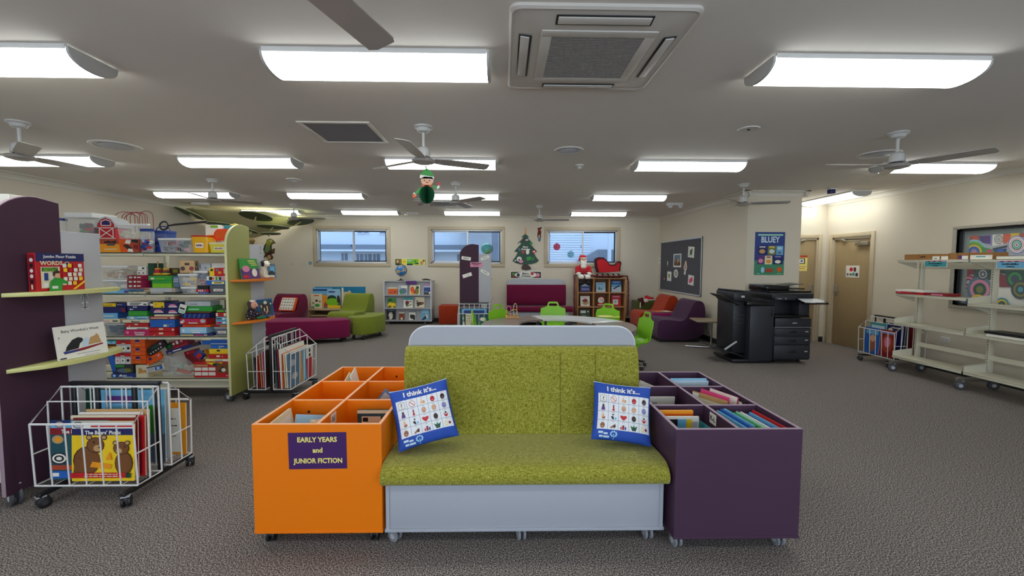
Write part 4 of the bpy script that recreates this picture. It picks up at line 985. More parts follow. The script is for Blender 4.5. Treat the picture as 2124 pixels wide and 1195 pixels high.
book('blue grey picture card behind the toy dog on the upper orange ledge', (-2.80, 5.16, 1.319), .15, .17, .005, 'slate', (('r', .5, .3, .9, .8, 'lblue'), ('e', .6, .3, .3, .2, 'charcoal')), rz=70, lean=8)
book('blue picture book with a feathery figure on the lower orange ledge', (-2.82, 5.08, .863), .24, .205, .010, 'blue', (('r', .05, .05, .95, .95, 'dteal'), ('e', .5, .45, .28, .38, 'dbrown'), ('e', .5, .8, .12, .1, 'paper'), ('r', .35, .3, .42, .5, 'cream'), ('r', .55, .25, .62, .6, 'cream'), ('r', .45, .15, .55, .3, 'pink'), ('e', .2, .6, .05, .08, 'cream'), ('e', .85, .7, .05, .05, 'white')), rz=80, lean=8, parts=True)
def plush(t, name, balls, m_, vox=.008, decor=None):
    """rounded soft body: overlapping forms fused into one skin"""
    b = MB(m_)
    for c, r in balls: b.ball(c, r, 14)
    o = b.build(name, t); md = o.modifiers.new('fuse', 'REMESH'); md.mode = 'VOXEL'; md.voxel_size = vox; md.use_smooth_shade = True
    sm = o.modifiers.new('soften', 'SMOOTH'); sm.iterations = 4; sm.factor = .6
    return o
furw = mat('white_fur', 'E6DCC6', rough=0.95, var=0.08, scale=150, bump=.5, sheen=.3); furb = mat('black_fur', '141314', rough=0.95, var=0.2, scale=150, bump=.5, sheen=.2)
t = thing('toy_dog', 'black and white soft toy dog sitting on the upper orange ledge', 'soft toy', (-2.80, 5.02, 1.319), 80)
plush(t, 'body', [((0, .01, .06), (.05, .045, .06)), ((-.01, 0, .115), (.035, .035, .035)), ((.0, -.03, .165), (.042, .042, .038)), ((-.02, -.065, .155), (.026, .03, .022)), ((-.035, -.06, .02), (.02, .045, .018)), ((.045, -.06, .02), (.02, .045, .018)), ((-.03, -.02, .07), (.015, .02, .04))], furw)
plush(t, 'ear', [((.045, -.02, .16), (.016, .028, .036))], furb); plush(t, 'ear', [((-.042, -.015, .165), (.016, .024, .036))], furb)
plush(t, 'back_patch', [((.015, .02, .18), (.035, .035, .03)), ((.035, .02, .055), (.030, .042, .032))], furb)
b = MB(C('black')); b.ball((-.022, -.094, .160), .007, 8); b.ball((-.012, -.066, .180), .005, 8); b.ball((.012, -.068, .180), .005, 8); b.build('face', t)
t = thing('puppet_doll', 'grandmother puppet in a dark flowery dress lying on the lower orange ledge', 'puppet', (-2.80, 4.79, .863), 78)
dress = ramp_mat('flowery_cloth', [(0.0, '1E1A22'), (.5, '2A2230'), (.62, 'C8A8B0'), (.75, '6A2A3A'), (1, 'E8E0E0')], 60, rough=.9, interp='CONSTANT')
plush(t, 'dress', [((-.02, 0, .055), (.085, .05, .055)), ((.05, -.01, .04), (.07, .045, .035)), ((-.03, 0, .1), (.05, .04, .04)), ((-.09, -.02, .05), (.03, .03, .045)), ((.09, -.02, .05), (.035, .025, .03))], dress)
plush(t, 'head', [((-.02, -.015, .165), (.042, .04, .045)), ((-.01, -.055, .158), (.012, .014, .012))], mat('doll_skin', 'DDA083', rough=.8), .006)
plush(t, 'hair', [((-.025, .008, .182), (.046, .038, .040)), ((-.055, .0, .155), (.016, .025, .035)), ((.02, .0, .17), (.012, .02, .028))], mat('doll_hair', '4A3A38', rough=.9, bump=.4, scale=90)); plush(t, 'cap', [((-.02, -.0, .205), (.040, .034, .018))], mat('doll_cap', 'E4D8D4', rough=.9), .006)
b = MB(C('dred')); b.ball((-.012, -.052, .143), (.016, .006, .006), 10); b.m = C('black'); b.ball((-.032, -.050, .172), .005, 8); b.ball((.004, -.052, .172), .005, 8); b.build('face', t)
plush(t, 'skirt_hem', [((.06, -.03, .018), (.07, .04, .018))], mat('green_cloth', '1E7A4A', rough=.9)); b = MB(C('black')); b.ball((.13, -.06, .012), (.035, .016, .012), 10); b.build('shoe', t)

# ---------------------------------------------------------------- the toy shelves: every box and tub by itself
YF_ = 4.625
cl = clear('clear_plastic', 'DADDDC', .30, .2); cl2 = clear('smoky_plastic', '8F9AA2', .5, .2); clb = clear('blue_plastic', '2A4A9A', .7, .2)
TG = 'games and toys on the toy shelves'
def prect(x0, y0, x1, y1, Y, row):
    a, c = aty(x0, y1, Y), aty(x1, y0, Y)
    z0 = a.z
    if row is not None and abs(z0 - SHZ[row]) < .05: z0 = SHZ[row] + .001
    return (a.x + c.x) / 2, c.x - a.x, z0, c.z - z0
PLACED = []
def fit(X, w, z0, h, Y, d, o=None):
    """trims a new box so that it rests beside, on or in front of those placed before, never inside them"""
    e = .0015
    for q in PLACED:
        a0, a1, b0, b1 = X - w/2, X + w/2, z0, z0 + h
        ox = min(a1, q['x1']) - max(a0, q['x0']); oz = min(b1, q['z1']) - max(b0, q['z0'])
        if ox <= -e or oz <= -e or Y > q['y1'] + e or Y + d < q['y0'] - e: continue
        if Y < q['y0'] - .025: d = min(d, q['y0'] - Y - e)
        elif q['y0'] < Y - .025:
            n = Y - q['y0'] - e
            if n < q['y1'] - q['y0']: q['o'].scale.y = n / q['d']; q['y1'] = q['y0'] + n; q['o'].location.y = q['y0'] + (n / 2 if q['mid'] else 0)
        elif oz < ox:
            if z0 + h/2 > (q['z0'] + q['z1']) / 2: z1 = z0 + h; z0 = q['z1'] + e; h = max(z1 - z0, .006)
            else: h = max(q['z0'] - z0 - e, .006)
        else:
            if X > (q['x0'] + q['x1']) / 2: a0 = q['x1'] + e
            else: a1 = q['x0'] - e
            if a1 - a0 > .02: X, w = (a0 + a1) / 2, a1 - a0
    return X, w, z0, h, d
def keep_place(o, X, w, z0, h, Y, d, mid=False): PLACED.append(dict(o=o, x0=X - w/2, x1=X + w/2, z0=z0, z1=z0 + h, y0=Y, y1=Y + d, d=d, mid=mid)); return o
def gb(label, x0, y0, x1, y1, colour, spec=(), row=None, d=.2, Y=YF_, name='game_box', cat='game', tilt=0, lean=0, rz=0, **k):
    X, w, z0, h = prect(x0, y0, x1, y1, Y, row)
    X, w, z0, h, d = fit(X, w, z0, max(h - .0012, .006), Y, d)
    return keep_place(box_thing(name, label, cat, (X, Y, z0), w, h, d, colour, spec, rz=rz, tilt=tilt, lean=lean, group=TG, **k), X, w, z0, h, Y, d)
def tilted(label, cx, cy, w, h, tilt, colour, spec=(), d=.2, Y=YF_, **k):
    p = aty(cx, cy, Y); M_ = RY(tilt) @ Vector((0, 0, h / 2))
    return box_thing(k.pop('name', 'game_box'), label, k.pop('cat', 'game'), (p.x - M_.x, Y, p.z - M_.z), w, h, d, colour, spec, tilt=tilt, group=TG)
def tub(label, x0, y0, x1, y1, fill, row=None, d=.22, Y=YF_, m_=None, lid='white', lidh=.02, taper=.88, level=.6, name='storage_tub', handle=False, sticker=None):
    X, w, z0, h = prect(x0, y0, x1, y1, Y, row)
    X, w, z0, h, d = fit(X, w, z0, h - .001, Y, d)
    t = keep_place(thing(name, label, 'tub', (X, Y + d/2, z0), 0, TG), X, w, z0, h, Y, d, True)
    b = MB(m_ or cl); a = [(x * taper, y * taper) for x, y in rrect(w - .012, d - .012, .02, 3)]; c = rrect(w - .006, d - .006, .022, 3); n = len(a); hh = h - (lidh if lid else 0)
    b.add([(x, y, 0) for x, y in a] + [(x, y, hh) for x, y in c], [(i, (i + 1) % n, n + (i + 1) % n, n + i) for i in range(n)] + [tuple(range(n - 1, -1, -1))]); b.build('body', t)
    if lid: b = MB(C(lid) if lid in PAL else MATS[lid]); b.M = T(0, 0, h - lidh); b.prism(rrect(w, d, .022, 3), lidh, .003); b.build('lid', t)
    if fill:
        rnd = random.Random(len(label) * 7 + int(x0)); b = MB(C(fill[0]))
        k = 0
        sz = min(.034 + .06 * max(0, hh - .12), w * .16)
        while k < 46:
            s_ = sz * rnd.uniform(.7, 1.2); lim = taper * .5
            x = rnd.uniform(-1, 1) * (w * lim - sz * 1.0); y = rnd.uniform(-1, 1) * (d * lim - sz * 1.0); z = rnd.uniform(.16, 1) ** 1.0 * hh * level
            if z < sz * .8: z = sz * .8
            b.m = C(fill[k % len(fill)]); b.M = T(x, y, z) @ RZ(rnd.uniform(0, 90)) @ RX(rnd.uniform(-35, 35)); b.box(-s_*.8, -s_*.4, -s_*.4, s_*.8, s_*.4, s_*.4); k += 1
        tag(b.build('contents', t), kind='stuff')
    if handle: b = MB(C(handle)); b.tube([(-w * .42, 0, h - .01)] + [(w * .42 * math.sin(R(a_)), 0, h + .05 * math.cos(R(a_))) for a_ in range(-70, 71, 14)] + [(w * .42, 0, h - .01)], .006, 6); b.build('handle', t)
    if sticker: b = MB(C('paper')); b.M = T(0, -d/2 * (.94 if taper < .95 else 1) - .0035, h * .42) @ RX(90); b.prism(rrect(w * .45, h * .28, .003, 2), .001); b.m = C('dred'); b.scrib(-w * .18, w * .18, -h * .06, h * .14, .0016); b.build('sticker', t)
    return t
W_ = 'white'
# top shelf
gb('orange and yellow game box on the top toy shelf under the toy barn', 204, 496, 288, 524, 'rust', (('r', .0, 0, .55, .62, 'amber'), ('p', [(.55, 0), (.72, .0), (.8, .98), (.5, .98)], 'orange'), ('s', .16, .46, .68, .22, 'black'), ('r', .22, .5, .42, .62, 'dteal'), ('r', .16, .2, .46, .26, 'cream'), ('p', [(.6, .55), (.72, .2), (.84, .3), (.72, .62)], 'dbrown'), ('p', [(.66, .7), (.78, .62), (.82, .9), (.7, .96)], 'paper'), ('p', [(.8, .8), (.98, .7), (.98, .95), (.84, .98)], 'black'), ('p', [(.72, .05), (.86, .02), (.84, .25), (.74, .28)], 'paper'), ('p', [(.86, .3), (.98, .2), (.98, .55), (.88, .6)], 'dred')), 0, d=.24)
X, w_, z_, h_ = prect(201, 449, 240, 496, 4.68, None)
zb = PLACED[0]['z1'] + .001
t = thing('toy_barn', 'red toy barn with white trim standing on the orange game box', 'toy', (X, 4.68, zb), 0, TG)
hh = aty(220, 449, 4.68).z - zb
g = [(-.5, 0), (.5, 0), (.5, .52), (.48, .70), (.3, .90), (0, 1), (-.3, .90), (-.48, .70), (-.5, .52)]
b = MB(C('red')); b.M = RX(90); b.prism([(x * w_ * .86, y * hh * .94) for x, y in g], -.17); b.build('body', t)
b = MB(C('lgrey')); b.M = T(0, -.008, 0) @ RX(90); rp = [(x * w_, y * hh) for x, y in g[2:]]; ri = [(x * .88, y * .94) for x, y in rp]
n = len(rp)
for i in range(n - 1): b.prism([rp[i], rp[i+1], ri[i+1], ri[i]], -.19)
b.build('roof', t)
b = MB(C('white')); b.M = T(0, -.0015, 0) @ RX(90)
def bar(b, p, q, w, z=0):
    d_ = Vector((q[0] - p[0], q[1] - p[1])); n_ = Vector((-d_.y, d_.x)).normalized() * w / 2
    b.prism([(p[0] + n_.x, p[1] + n_.y), (p[0] - n_.x, p[1] - n_.y), (q[0] - n_.x, q[1] - n_.y), (q[0] + n_.x, q[1] + n_.y)], .003)
q = w_ * .34
for p, r_ in (((-q, .01), (-q, .5 * hh)), ((q, .01), (q, .5 * hh)), ((-q, .02), (q, .48 * hh)), ((q, .02), (-q, .48 * hh)), ((-q * 1.15, .5 * hh), (q * 1.15, .5 * hh)), ((-q * 1.3, .01), (q * 1.3, .01)), ((-q*.7, .6*hh), (q*.7, .6*hh)), ((-q*.7, .6*hh), (-q*.7, .78*hh)), ((q*.7, .6*hh), (q*.7, .78*hh)), ((-q*.7, .78*hh), (0, .86*hh)), ((q*.7, .78*hh), (0, .86*hh))): bar(b, p, r_, .008)
b.m = C('navy'); b.flat([(-q*.55, .63*hh), (q*.55, .63*hh), (q*.55, .76*hh), (0, .82*hh), (-q*.55, .76*hh)], .002); b.build('trim', t)
tub('clear tub of cream letter tiles on the orange game box', 242, 464, 306, 496, ('cream', 'paper', 'cream'), None, d=.2, Y=4.66, level=.5)
tub('blue lidded jar of blue and red pieces beside the orange game box', 287, 474, 317, 524, ('dblue', 'red', 'blue', 'white'), 0, d=.13, lid='dblue', lidh=.03, taper=.95, Y=4.63)
tub('dark blue lidded bucket with a blue handle on the top toy shelf', 310, 478, 345, 524, ('navy', 'dblue', 'navy'), 0, d=.16, Y=4.70, m_=clb, lid='dblue', lidh=.028, handle='dblue', taper=.92)
tub('clear tub of mixed pink grey and green toys on the top toy shelf', 326, 494, 394, 524, ('grey', 'pink', 'dgreen', 'slate', 'dred', 'grey'), 0, d=.22, level=.85)
tub('bright yellow bucket with a red lid on the top toy shelf', 388, 488, 431, 524, None, 0, d=.17, m_=mat('yellow_plastic', 'F2B408', rough=.35), lid='red', lidh=.016, taper=.9, sticker=True)
tub('pale yellow tub with a white lid and sticker on the top toy shelf', 420, 503, 476, 524, None, 0, d=.14, Y=4.615, m_=mat('pale_yellow_plastic', 'E4D63A', rough=.4), lid='cream', lidh=.02, taper=.9, sticker=True)
t = thing('magnifying_glass', 'big black magnifying glass resting across the tub lids on the top toy shelf', 'magnifying glass', (0, 0, 0), 0, TG)
p = aty(341, 491, 4.75); q_ = aty(430, 483, 4.75); t.location = (p.x, 4.75, p.z + .12)
b = MB(C('black')); b.M = RX(80); b.tube([(.045 * math.cos(a), .045 * math.sin(a), 0) for a in [i * math.pi / 14 for i in range(28)]], .009, 8, True); b.build('rim', t)
b = MB(C('black')); b.tube([(.05, 0, 0), (.12, 0, .012), (q_.x - p.x, 0, q_.z - p.z)], [.008, .011, .013], 8); b.build('handle', t)
gb('small tan box with a purple lid behind the yellow tub on the top toy shelf', 428, 490, 449, 510, 'tan', (('r', 0, .7, 1, 1, 'purple'),), d=.1, Y=4.78)
gb('thin red and green game box under the red tray on the top toy shelf', 436, 497, 478, 504, 'dred', (('r', .2, .2, .7, .7, 'lime'),), d=.2, Y=4.80)
gb('tall pale picture box standing at the back of the top toy shelf', 427, 466, 452, 498, 'paper', (('r', .15, 0, .8, .35, 'yellow'), ('r', .45, .0, .8, .3, 'magenta'), ('r', .4, .8, 1, .95, 'lime')), d=.1, Y=4.86)
t = thing('toy_tray', 'round-cornered red orange plastic tray propped up behind the lime end panel', 'tray', tuple(aty(465, 487, 4.74)), 0, TG)
b = MB(mat('red_orange_plastic', 'F0401C', rough=.35)); b.M = T(0, 0, -.005) @ RX(72); b.prism(rrect(.20, .13, .04, 5), .02, .006); b.m = C('orange'); b.flat(rrect(.16, .09, .03, 5), .0204); b.build('body', t)
gb('teal plastic box on the red tray behind the lime end panel', 461, 467, 484, 476, 'teal', (('r', 0, .2, .15, .8, 'paper'),), d=.08, Y=4.78)
t = thing('toy_tube', 'curved yellow plastic toy tube poking up behind the lime end panel', 'toy', tuple(aty(484, 469, 4.80)), 0, TG)
b = MB(C('yellow')); b.tube([(-.05, 0, -.02), (-.02, 0, .005), (.02, 0, .012), (.06, 0, .0)], .016, 10); b.build('body', t)
t = thing('bead_maze', 'tangle of dark red bead maze wires behind the toy barn', 'toy', (aty(285, 470, 5.08).x, 5.08, 1.661), 0, TG)
b = MB(C('brown')); b.box(-.22, -.05, -.054, .22, .05, -.03, .004); b.build('base', t)
for (x0, x1, y_) in ((241, 282, 440), (262, 290, 445), (262, 305, 440), (258, 300, 441), (290, 318, 438), (272, 303, 441)):
    a, c, tp = aty(x0, 470, 5.08), aty(x1, 470, 5.08), aty((x0 + x1) / 2, y_, 5.08)
    X0_, X1_, H_ = a.x - t.location.x, c.x - t.location.x, tp.z - 1.66
    b = MB(C('dred')); dy = random.uniform(-.03, .03); b.tube([(X0_, dy, -.03)] + [((X0_ + X1_)/2 - (X1_ - X0_)/2 * math.cos(R(a_)), dy, H_ - .06 + .06 * math.sin(R(a_))) for a_ in range(0, 181, 15)] + [(X1_, dy, -.03)], .0035, 6); b.build('wire', t)
for k, cn in enumerate(('yellow', 'red', 'green')):
    b = MB(C(cn)); b.ball((-.03 + .05 * k, 0, .02), .014, 10); b.build('bead', t)
# second shelf
tub('upper clear tub of wooden domino blocks at the left of the second toy shelf', 207, 551, 263, 580, ('cream', 'tan', 'paper'), None, level=.75, taper=.94)
tub('lower clear tub of pale number blocks at the left of the second toy shelf', 209, 580, 263, 601, ('paper', 'cream', 'lgrey'), None, level=.85, taper=.94)
gb('thin blue game box at the bottom left of the second toy shelf', 209, 600, 266, 609, 'lblue', (('r', .1, .3, .6, .7, 'sky'), ('r', .85, .2, 1, .8, 'purple')), 1)
for k in range(3): gb('red card game box with white letters, %s of three stacked on the second toy shelf' % ('bottom', 'middle', 'top')[k], 264, 589 - 9 * k, 294, 598 - 9 * k, 'magenta', (('r', 0, 0, 1, 1, 'dred'), ('e', .22, .5, .13, .25, 'lgrey'), ('r', .45, .35, .6, .7, 'white'), ('r', .68, .4, .92, .65, 'white')))
gb('thin lavender box under the three red card games', 258, 598, 296, 603, 'lav')
gb('flat red box under the lavender box on the second toy shelf', 261, 603, 299, 606.5, 'red', (('r', .1, .4, .8, .6, 'white'),), Y=4.63)
gb('cream flat box at the bottom of the stack under the red card games', 266, 606, 301, 610, 'cream', (('r', .1, .3, .3, .7, 'grey'), ('r', .5, .3, .6, .7, 'black')), 1)
gb('white puzzle box with green dots behind the red card games, upper', 286, 552, 303, 561, 'paper', (('r', .5, .3, .8, .7, 'dgreen'),), Y=4.72)
gb('white puzzle box behind the red card games, lower', 285, 562, 303, 570, 'paper', (('r', .1, .3, .3, .6, 'charcoal'), ('r', .6, .3, .8, .6, 'charcoal')), Y=4.72, name='puzzle_box')
gb('tall dark green box standing in the middle of the second toy shelf', 303, 546, 318, 609, 'dgreen', (), 1, Y=4.74, d=.14)
gb('bright green folding game box in the middle of the second toy shelf', 308, 572, 356, 582, 'green', (('r', .1, .25, .25, .6, 'paper'), ('r', .3, .3, .7, .5, 'lime')))
gb('lime green box under the bright green one on the second toy shelf', 316, 582, 355, 597, 'lime', (('r', .0, .6, 1, 1, 'green'),))
gb('white boxed book with a gold edge in the middle of the second toy shelf', 309, 597, 362, 606, 'lgrey', (('r', 0, 0, .05, 1, 'tan'), ('r', .9, 0, .97, 1, 'tan')))
gb('flat dark game box at the bottom middle of the second toy shelf', 306, 606, 372, 612, 'charcoal', (('r', .1, .2, .5, .8, 'paper'), ('r', .6, .2, .75, .8, 'dgreen')), 1)
def peg_toy(label, px, py, cols):
    p = aty(px, py, 4.72); zb = aty(px, 572, 4.72).z; h = p.z - zb
    t = thing('stacking_toy', label, 'toy', (p.x, 4.72, zb), 0, TG)
    b = MB(C('brown')); b.box(-.045, -.04, 0, .045, .04, .012, .003); b.build('base', t); b = MB(C('tan')); b.cyl((0, 0, .012), (0, 0, h), .005, n=8); b.ball((0, 0, h), .008, 8); b.build('peg', t)
    for k, c_ in enumerate(cols): b = MB(C(c_)); b.lathe([(.006, .012 + .018 * k), (.04 - .004 * k, .014 + .018 * k), (.04 - .004 * k, .028 + .018 * k), (.006, .03 + .018 * k)], 16); b.build('ring', t)
peg_toy('wooden stacking peg toy with yellow and red rings, left of two', 327, 544, ('yellow', 'red', 'red', 'amber'))
peg_toy('wooden stacking peg toy with yellow rings and a cross top, right of two', 344, 546, ('yellow', 'charcoal', 'rust', 'yellow'))
gb('dark brown wooden toy vehicle behind the stacking toys on the second toy shelf', 352, 556, 376, 580, 'dbrown', (('e', .5, .2, .3, .25, 'charcoal'), ('r', .3, .6, .7, .9, 'olive')), name='toy_truck', cat='toy', Y=4.74, d=.12)
gb('grey striped cassette like box beside the green game box', 356, 573, 370, 596, 'slate', (('r', .1, .7, .9, .8, 'lgrey'), ('r', .1, .5, .9, .6, 'lgrey')), Y=4.64)
t = thing('shape_sorter', 'square wooden shape sorter cube with three holes on the second toy shelf', 'toy', (0, 0, 0), 18, TG)
X, w_, z_, h_ = prect(367, 541, 394, 567, 4.64, None); t.location = (X + .01, 4.68, z_ + .002)
b = MB(mat('beech_wood', 'D0A870', rough=.5, var=.1, scale=12, stretch=(1, 1, 6))); w_ *= .95; b.box(-w_/2, 0, 0, w_/2, w_ * .9, h_, .003)
b.m = C('dbrown'); b.M = T(0, -.001, 0) @ RX(90); b.flat([(-.022, h_*.62), (.022, h_*.62), (.022, h_*.82), (-.022, h_*.82)], .0); b.ell(-.04, h_*.36, .022, .024); b.m = C('dred'); b.ell(.04, h_*.36, .022, .024)
b.m = C('dbrown'); b.M = T(w_/2 + .001, 0, 0) @ RZ(90) @ RX(90); b.ell(.05, h_*.7, .018, .018); b.ell(.03, h_*.3, .015, .02); b.ell(.09, h_*.3, .015, .02); b.build('cube', t)
tub('clear tub of yellow and grey shapes below the shape sorter', 368, 568, 408, 594, ('yellow', 'grey', 'yellow', 'lgrey'), None, level=.7)
tub('clear tub of white cards under the yellow shapes tub', 370, 595, 406, 609, ('paper', 'lgrey'), 1, level=.9)
tub('clear tub of dark blue pieces near the right of the second toy shelf', 400, 562, 430, 580, ('navy', 'slate', 'navy'), None, level=.95, Y=4.66)
tub('clear tub of red toys near the right of the second toy shelf', 406, 580, 430, 592, ('red', 'lgrey', 'red'), None, level=.85, Y=4.66, lid=None)
gb('small black box above the red snap game box', 409, 592, 432, 600, 'black')
gb('red and white card game box at the right of the second toy shelf', 404, 600, 432, 606, 'red', (('r', .2, .15, .28, .9, 'white'), ('r', .35, .15, .43, .9, 'white'), ('r', .5, .15, .58, .9, 'white'), ('r', .7, .15, .8, .9, 'teal')))
gb('light blue card game box at the bottom right of the second toy shelf', 406, 606, 432, 610, 'blue', (('r', .0, .2, .15, .8, 'paper'), ('e', .4, .5, .05, .2, 'white'), ('e', .7, .5, .05, .2, 'white')), 1)
gb('grey green file box at the back right of the second toy shelf', 412, 546, 436, 562, 'lgrey', (('r', .5, .3, .7, .5, 'grey'), ('r', .1, .3, .2, .8, 'slate')), Y=4.78)
gb('long white box at the back right of the second toy shelf', 436, 546, 478, 560, 'paper', (), Y=4.80)
gb('red and yellow picture dominoes box at the top right of the second toy shelf', 435, 556, 474, 573, 'red', (('r', 0, 0, .25, 1, 'yellow'), ('e', .12, .75, .08, .15, 'black'), ('r', .45, .3, .62, .6, 'amber'), ('e', .4, .75, .08, .12, 'slate'), ('r', .75, .35, .98, .9, 'white'), ('r', .8, .4, .95, .85, 'red')))
gb('alphabet picture card box below the red and yellow box', 429, 572, 474, 582, 'paper', (('r', .1, .1, .25, .9, 'black'), ('e', .3, .5, .06, .3, 'orange'), ('r', .4, .1, .5, .9, 'green'), ('r', .55, .1, .68, .9, 'dgreen'), ('r', .7, .1, .82, .9, 'pink'), ('r', .84, .1, .98, .9, 'red')), Y=4.61)
gb('blue game box with a yellow title on the grey crate', 428, 582, 474, 591, 'blue', (('r', .25, .2, .8, .8, 'lyellow'), ('r', .35, .4, .7, .6, 'black')), Y=4.61)
X, w_, z_, h_ = prect(431, 591, 474, 612, 4.61, 1)
t = tub('dark grey plastic crate with a paper label on the second toy shelf', 431, 591.5, 474, 611, None, 1, m_=mat('grey_crate', '5A6068', rough=.5), lid=None, taper=.92, Y=4.605, sticker=True)
# third shelf
gb('yellow and navy Tell-A-Story game box on the third toy shelf', 205, 629, 262, 636, 'navy', (('r', 0, 0, .62, 1, 'yellow'), ('t', 'TELL-A-STORY', .31, .25, .5, 'black', .55, 1), ('r', .66, .5, .85, .6, 'white')), Y=4.62)
gb('navy game box under the Tell-A-Story box', 210, 636.5, 260, 648, 'navy', (('p', [(.8, .9), (.99, .5), (.99, .1), (.9, .1)], 'dred'),))
gb('blue game box with white script on the left of the third toy shelf', 211, 648, 244, 661, 'blue', (('r', 0, 0, 1, .9, 'lblue'), ('r', .05, .35, .75, .5, 'white'), ('r', 0, .9, 1, 1, 'dblue')))
gb('cream game box under the blue one on the left of the third toy shelf', 212, 661, 248, 670, 'cream', (('r', .6, .3, .9, .6, 'charcoal'), ('r', .1, .3, .4, .5, 'pink')))
tub('clear tub of red and grey pieces at the bottom left of the third toy shelf', 214, 671, 258, 696, ('slate', 'dred', 'slate', 'charcoal'), 2, level=.85, m_=cl2, lid='lgrey', lidh=.014)
gb('white box with two lines of writing above the navy box, third toy shelf', 262, 626, 306, 634, 'paper', (('r', .15, .55, .7, .75, 'charcoal'), ('r', .15, .2, .6, .4, 'charcoal'), ('r', .8, .2, .95, .5, 'charcoal')))
gb('navy box under the white two line box on the third toy shelf', 262, 634, 305, 644.5, 'navy', (('e', .18, .25, .05, .15, 'white'), ('e', .28, .25, .03, .1, 'white'), ('r', .3, .6, .5, .85, 'lgrey')))
gb('bright green box in the second pile on the third toy shelf', 266, 645, 305, 656, 'green', (('r', .05, .15, .95, .85, 'green'), ('r', .05, .45, .95, .5, 'lime')))
gb('light blue flat box above the Memory box', 263, 656, 308, 662.5, 'lblue', (('e', .25, .5, .1, .35, 'paper'), ('r', .5, .55, .95, .75, 'white'), ('r', .5, .2, .9, .35, 'dblue')))
gb('cream Memory game box on the third toy shelf', 254, 663, 309, 669.5, 'cream', (('t', 'Memory', .5, .12, .8, 'charcoal', .4, 1), ('r', .8, .4, .95, .55, 'tan')), Y=4.61)
gb('red card box under the Memory box', 260, 670, 308, 678, 'red', (('r', .4, .5, .55, .8, 'cream'), ('e', .18, .2, .03, .12, 'white')))
gb('thin white box above the Synonyms box', 262, 678.5, 306, 683.5, 'paper', (('r', .5, .1, .9, .4, 'charcoal'),))
gb('magenta Synonyms game box at the bottom of the second pile', 256, 684, 309, 697, 'magenta', (('e', .14, .55, .06, .25, 'pink'), ('t', 'Synonyms', .62, .42, .42, 'white', .62, 1), ('r', .45, .12, .8, .26, 'white')), 2, Y=4.615)
for k, (r_, lb) in enumerate((((312, 626, 342, 639), 'upper left'), ((342, 628, 370, 640), 'upper right'), ((312, 639, 342, 651), 'lower left'), ((342, 640, 370, 652), 'lower right'))):
    gb('navy dome logo game box, %s of four, third toy shelf' % lb, *r_, 'navy', (('e', .55, .45, .28, .3, 'pink'), ('r', .25, .2, .9, .38, 'white'), ('r', .0, .0, 1, .2, 'navy')) if k else (('r', .2, .05, .95, .95, 'yellow'), ('e', .8, .2, .08, .1, 'black'), ('e', .4, .6, .05, .06, 'charcoal'), ('r', 0, .35, .2, .7, 'paper')))
gb('cream flat box under the four navy boxes', 320, 652, 361, 656.5, 'cream')
gb('long red flat box in the third pile on the third toy shelf', 309, 656.5, 364, 662.5, 'rust', (('r', .08, .3, .7, .6, 'cream'), ('r', .8, .3, .95, .7, 'paper')))
gb('big blue box in the third pile on the third toy shelf', 311, 663, 362, 679, 'blue', (('r', .55, .08, .75, .35, 'paper'), ('r', .68, .12, .74, .3, 'black'), ('e', .85, .4, .02, .05, 'white')), Y=4.615)
gb('red box with a small label under the big blue box', 310, 679.5, 362, 687.5, 'red', (('r', .38, .4, .55, .85, 'cream'), ('r', .9, .2, .97, .7, 'white')), Y=4.61)
gb('red box at the bottom of the third pile on the third toy shelf', 310, 688, 362, 697, 'red', (('r', .38, .4, .55, .8, 'cream'), ('e', .2, .2, .02, .1, 'white')), 2, Y=4.61)
tilted('white card standing askew beside the navy boxes', 378, 641, .075, .10, 18, 'paper', (('r', .15, .45, .85, .65, 'charcoal'), ('r', .1, .1, .9, .35, 'mint')), d=.004, Y=4.625, name='card', cat='card')
gb('silver grey box at the top of the fourth pile on the third toy shelf', 384, 625, 436, 635, 'silver', (('r', 0, 0, .7, .9, 'lgrey'), ('r', .2, .3, .5, .5, 'grey')), Y=4.66)
gb('emerald green box under the silver box on the third toy shelf', 386, 635.5, 440, 646, 'green', (('r', .0, .1, .68, .9, 'green'), ('r', .1, .3, .5, .55, 'mint')), Y=4.65)
gb('thin brown game board under the emerald box', 380, 646.5, 436, 649, 'brown', (), Y=4.65)
gb('dark blue box with pale slanting stripes on the third toy shelf', 376, 650, 434, 660.5, 'navy', tuple(('p', [(.08 + .17 * k, .1), (.14 + .17 * k, .9), (.19 + .17 * k, .9), (.13 + .17 * k, .1)], 'blue') for k in range(5)))
gb('red Sentence game box in the fourth pile on the third toy shelf', 373, 661, 428, 673, 'red', (('r', .2, .5, .7, .92, 'magenta'), ('t', 'Sentence', .5, .14, .42, 'white', .5, 1), ('r', .03, .2, .13, .6, 'white'), ('e', .14, .6, .05, .25, 'lgrey'), ('e', .87, .6, .1, .35, 'silver')), Y=4.61)
gb('thin orange box under the Sentence box', 379, 673.5, 436, 678.5, 'orange', (('r', .1, .3, .8, .6, 'red'),))
gb('light blue Homonyms game box in the fourth pile on the third toy shelf', 374, 679, 428, 692, 'sky', (('e', .13, .5, .05, .2, 'paper'), ('t', 'Homonyms', .62, .42, .42, 'white', .66, 1), ('r', .45, .1, .75, .28, 'paper'), ('r', 0, 0, .03, 1, 'lblue')), Y=4.61)
gb('dark blue tray with yellow and pink lids at the bottom of the fourth pile', 371, 692, 440, 698, 'navy', (('r', .05, .2, .45, .6, 'lyellow'), ('r', .48, .2, .72, .6, 'hotpink'), ('r', .75, .2, .85, .6, 'cream')), 2, Y=4.615, name='tray', cat='tray')
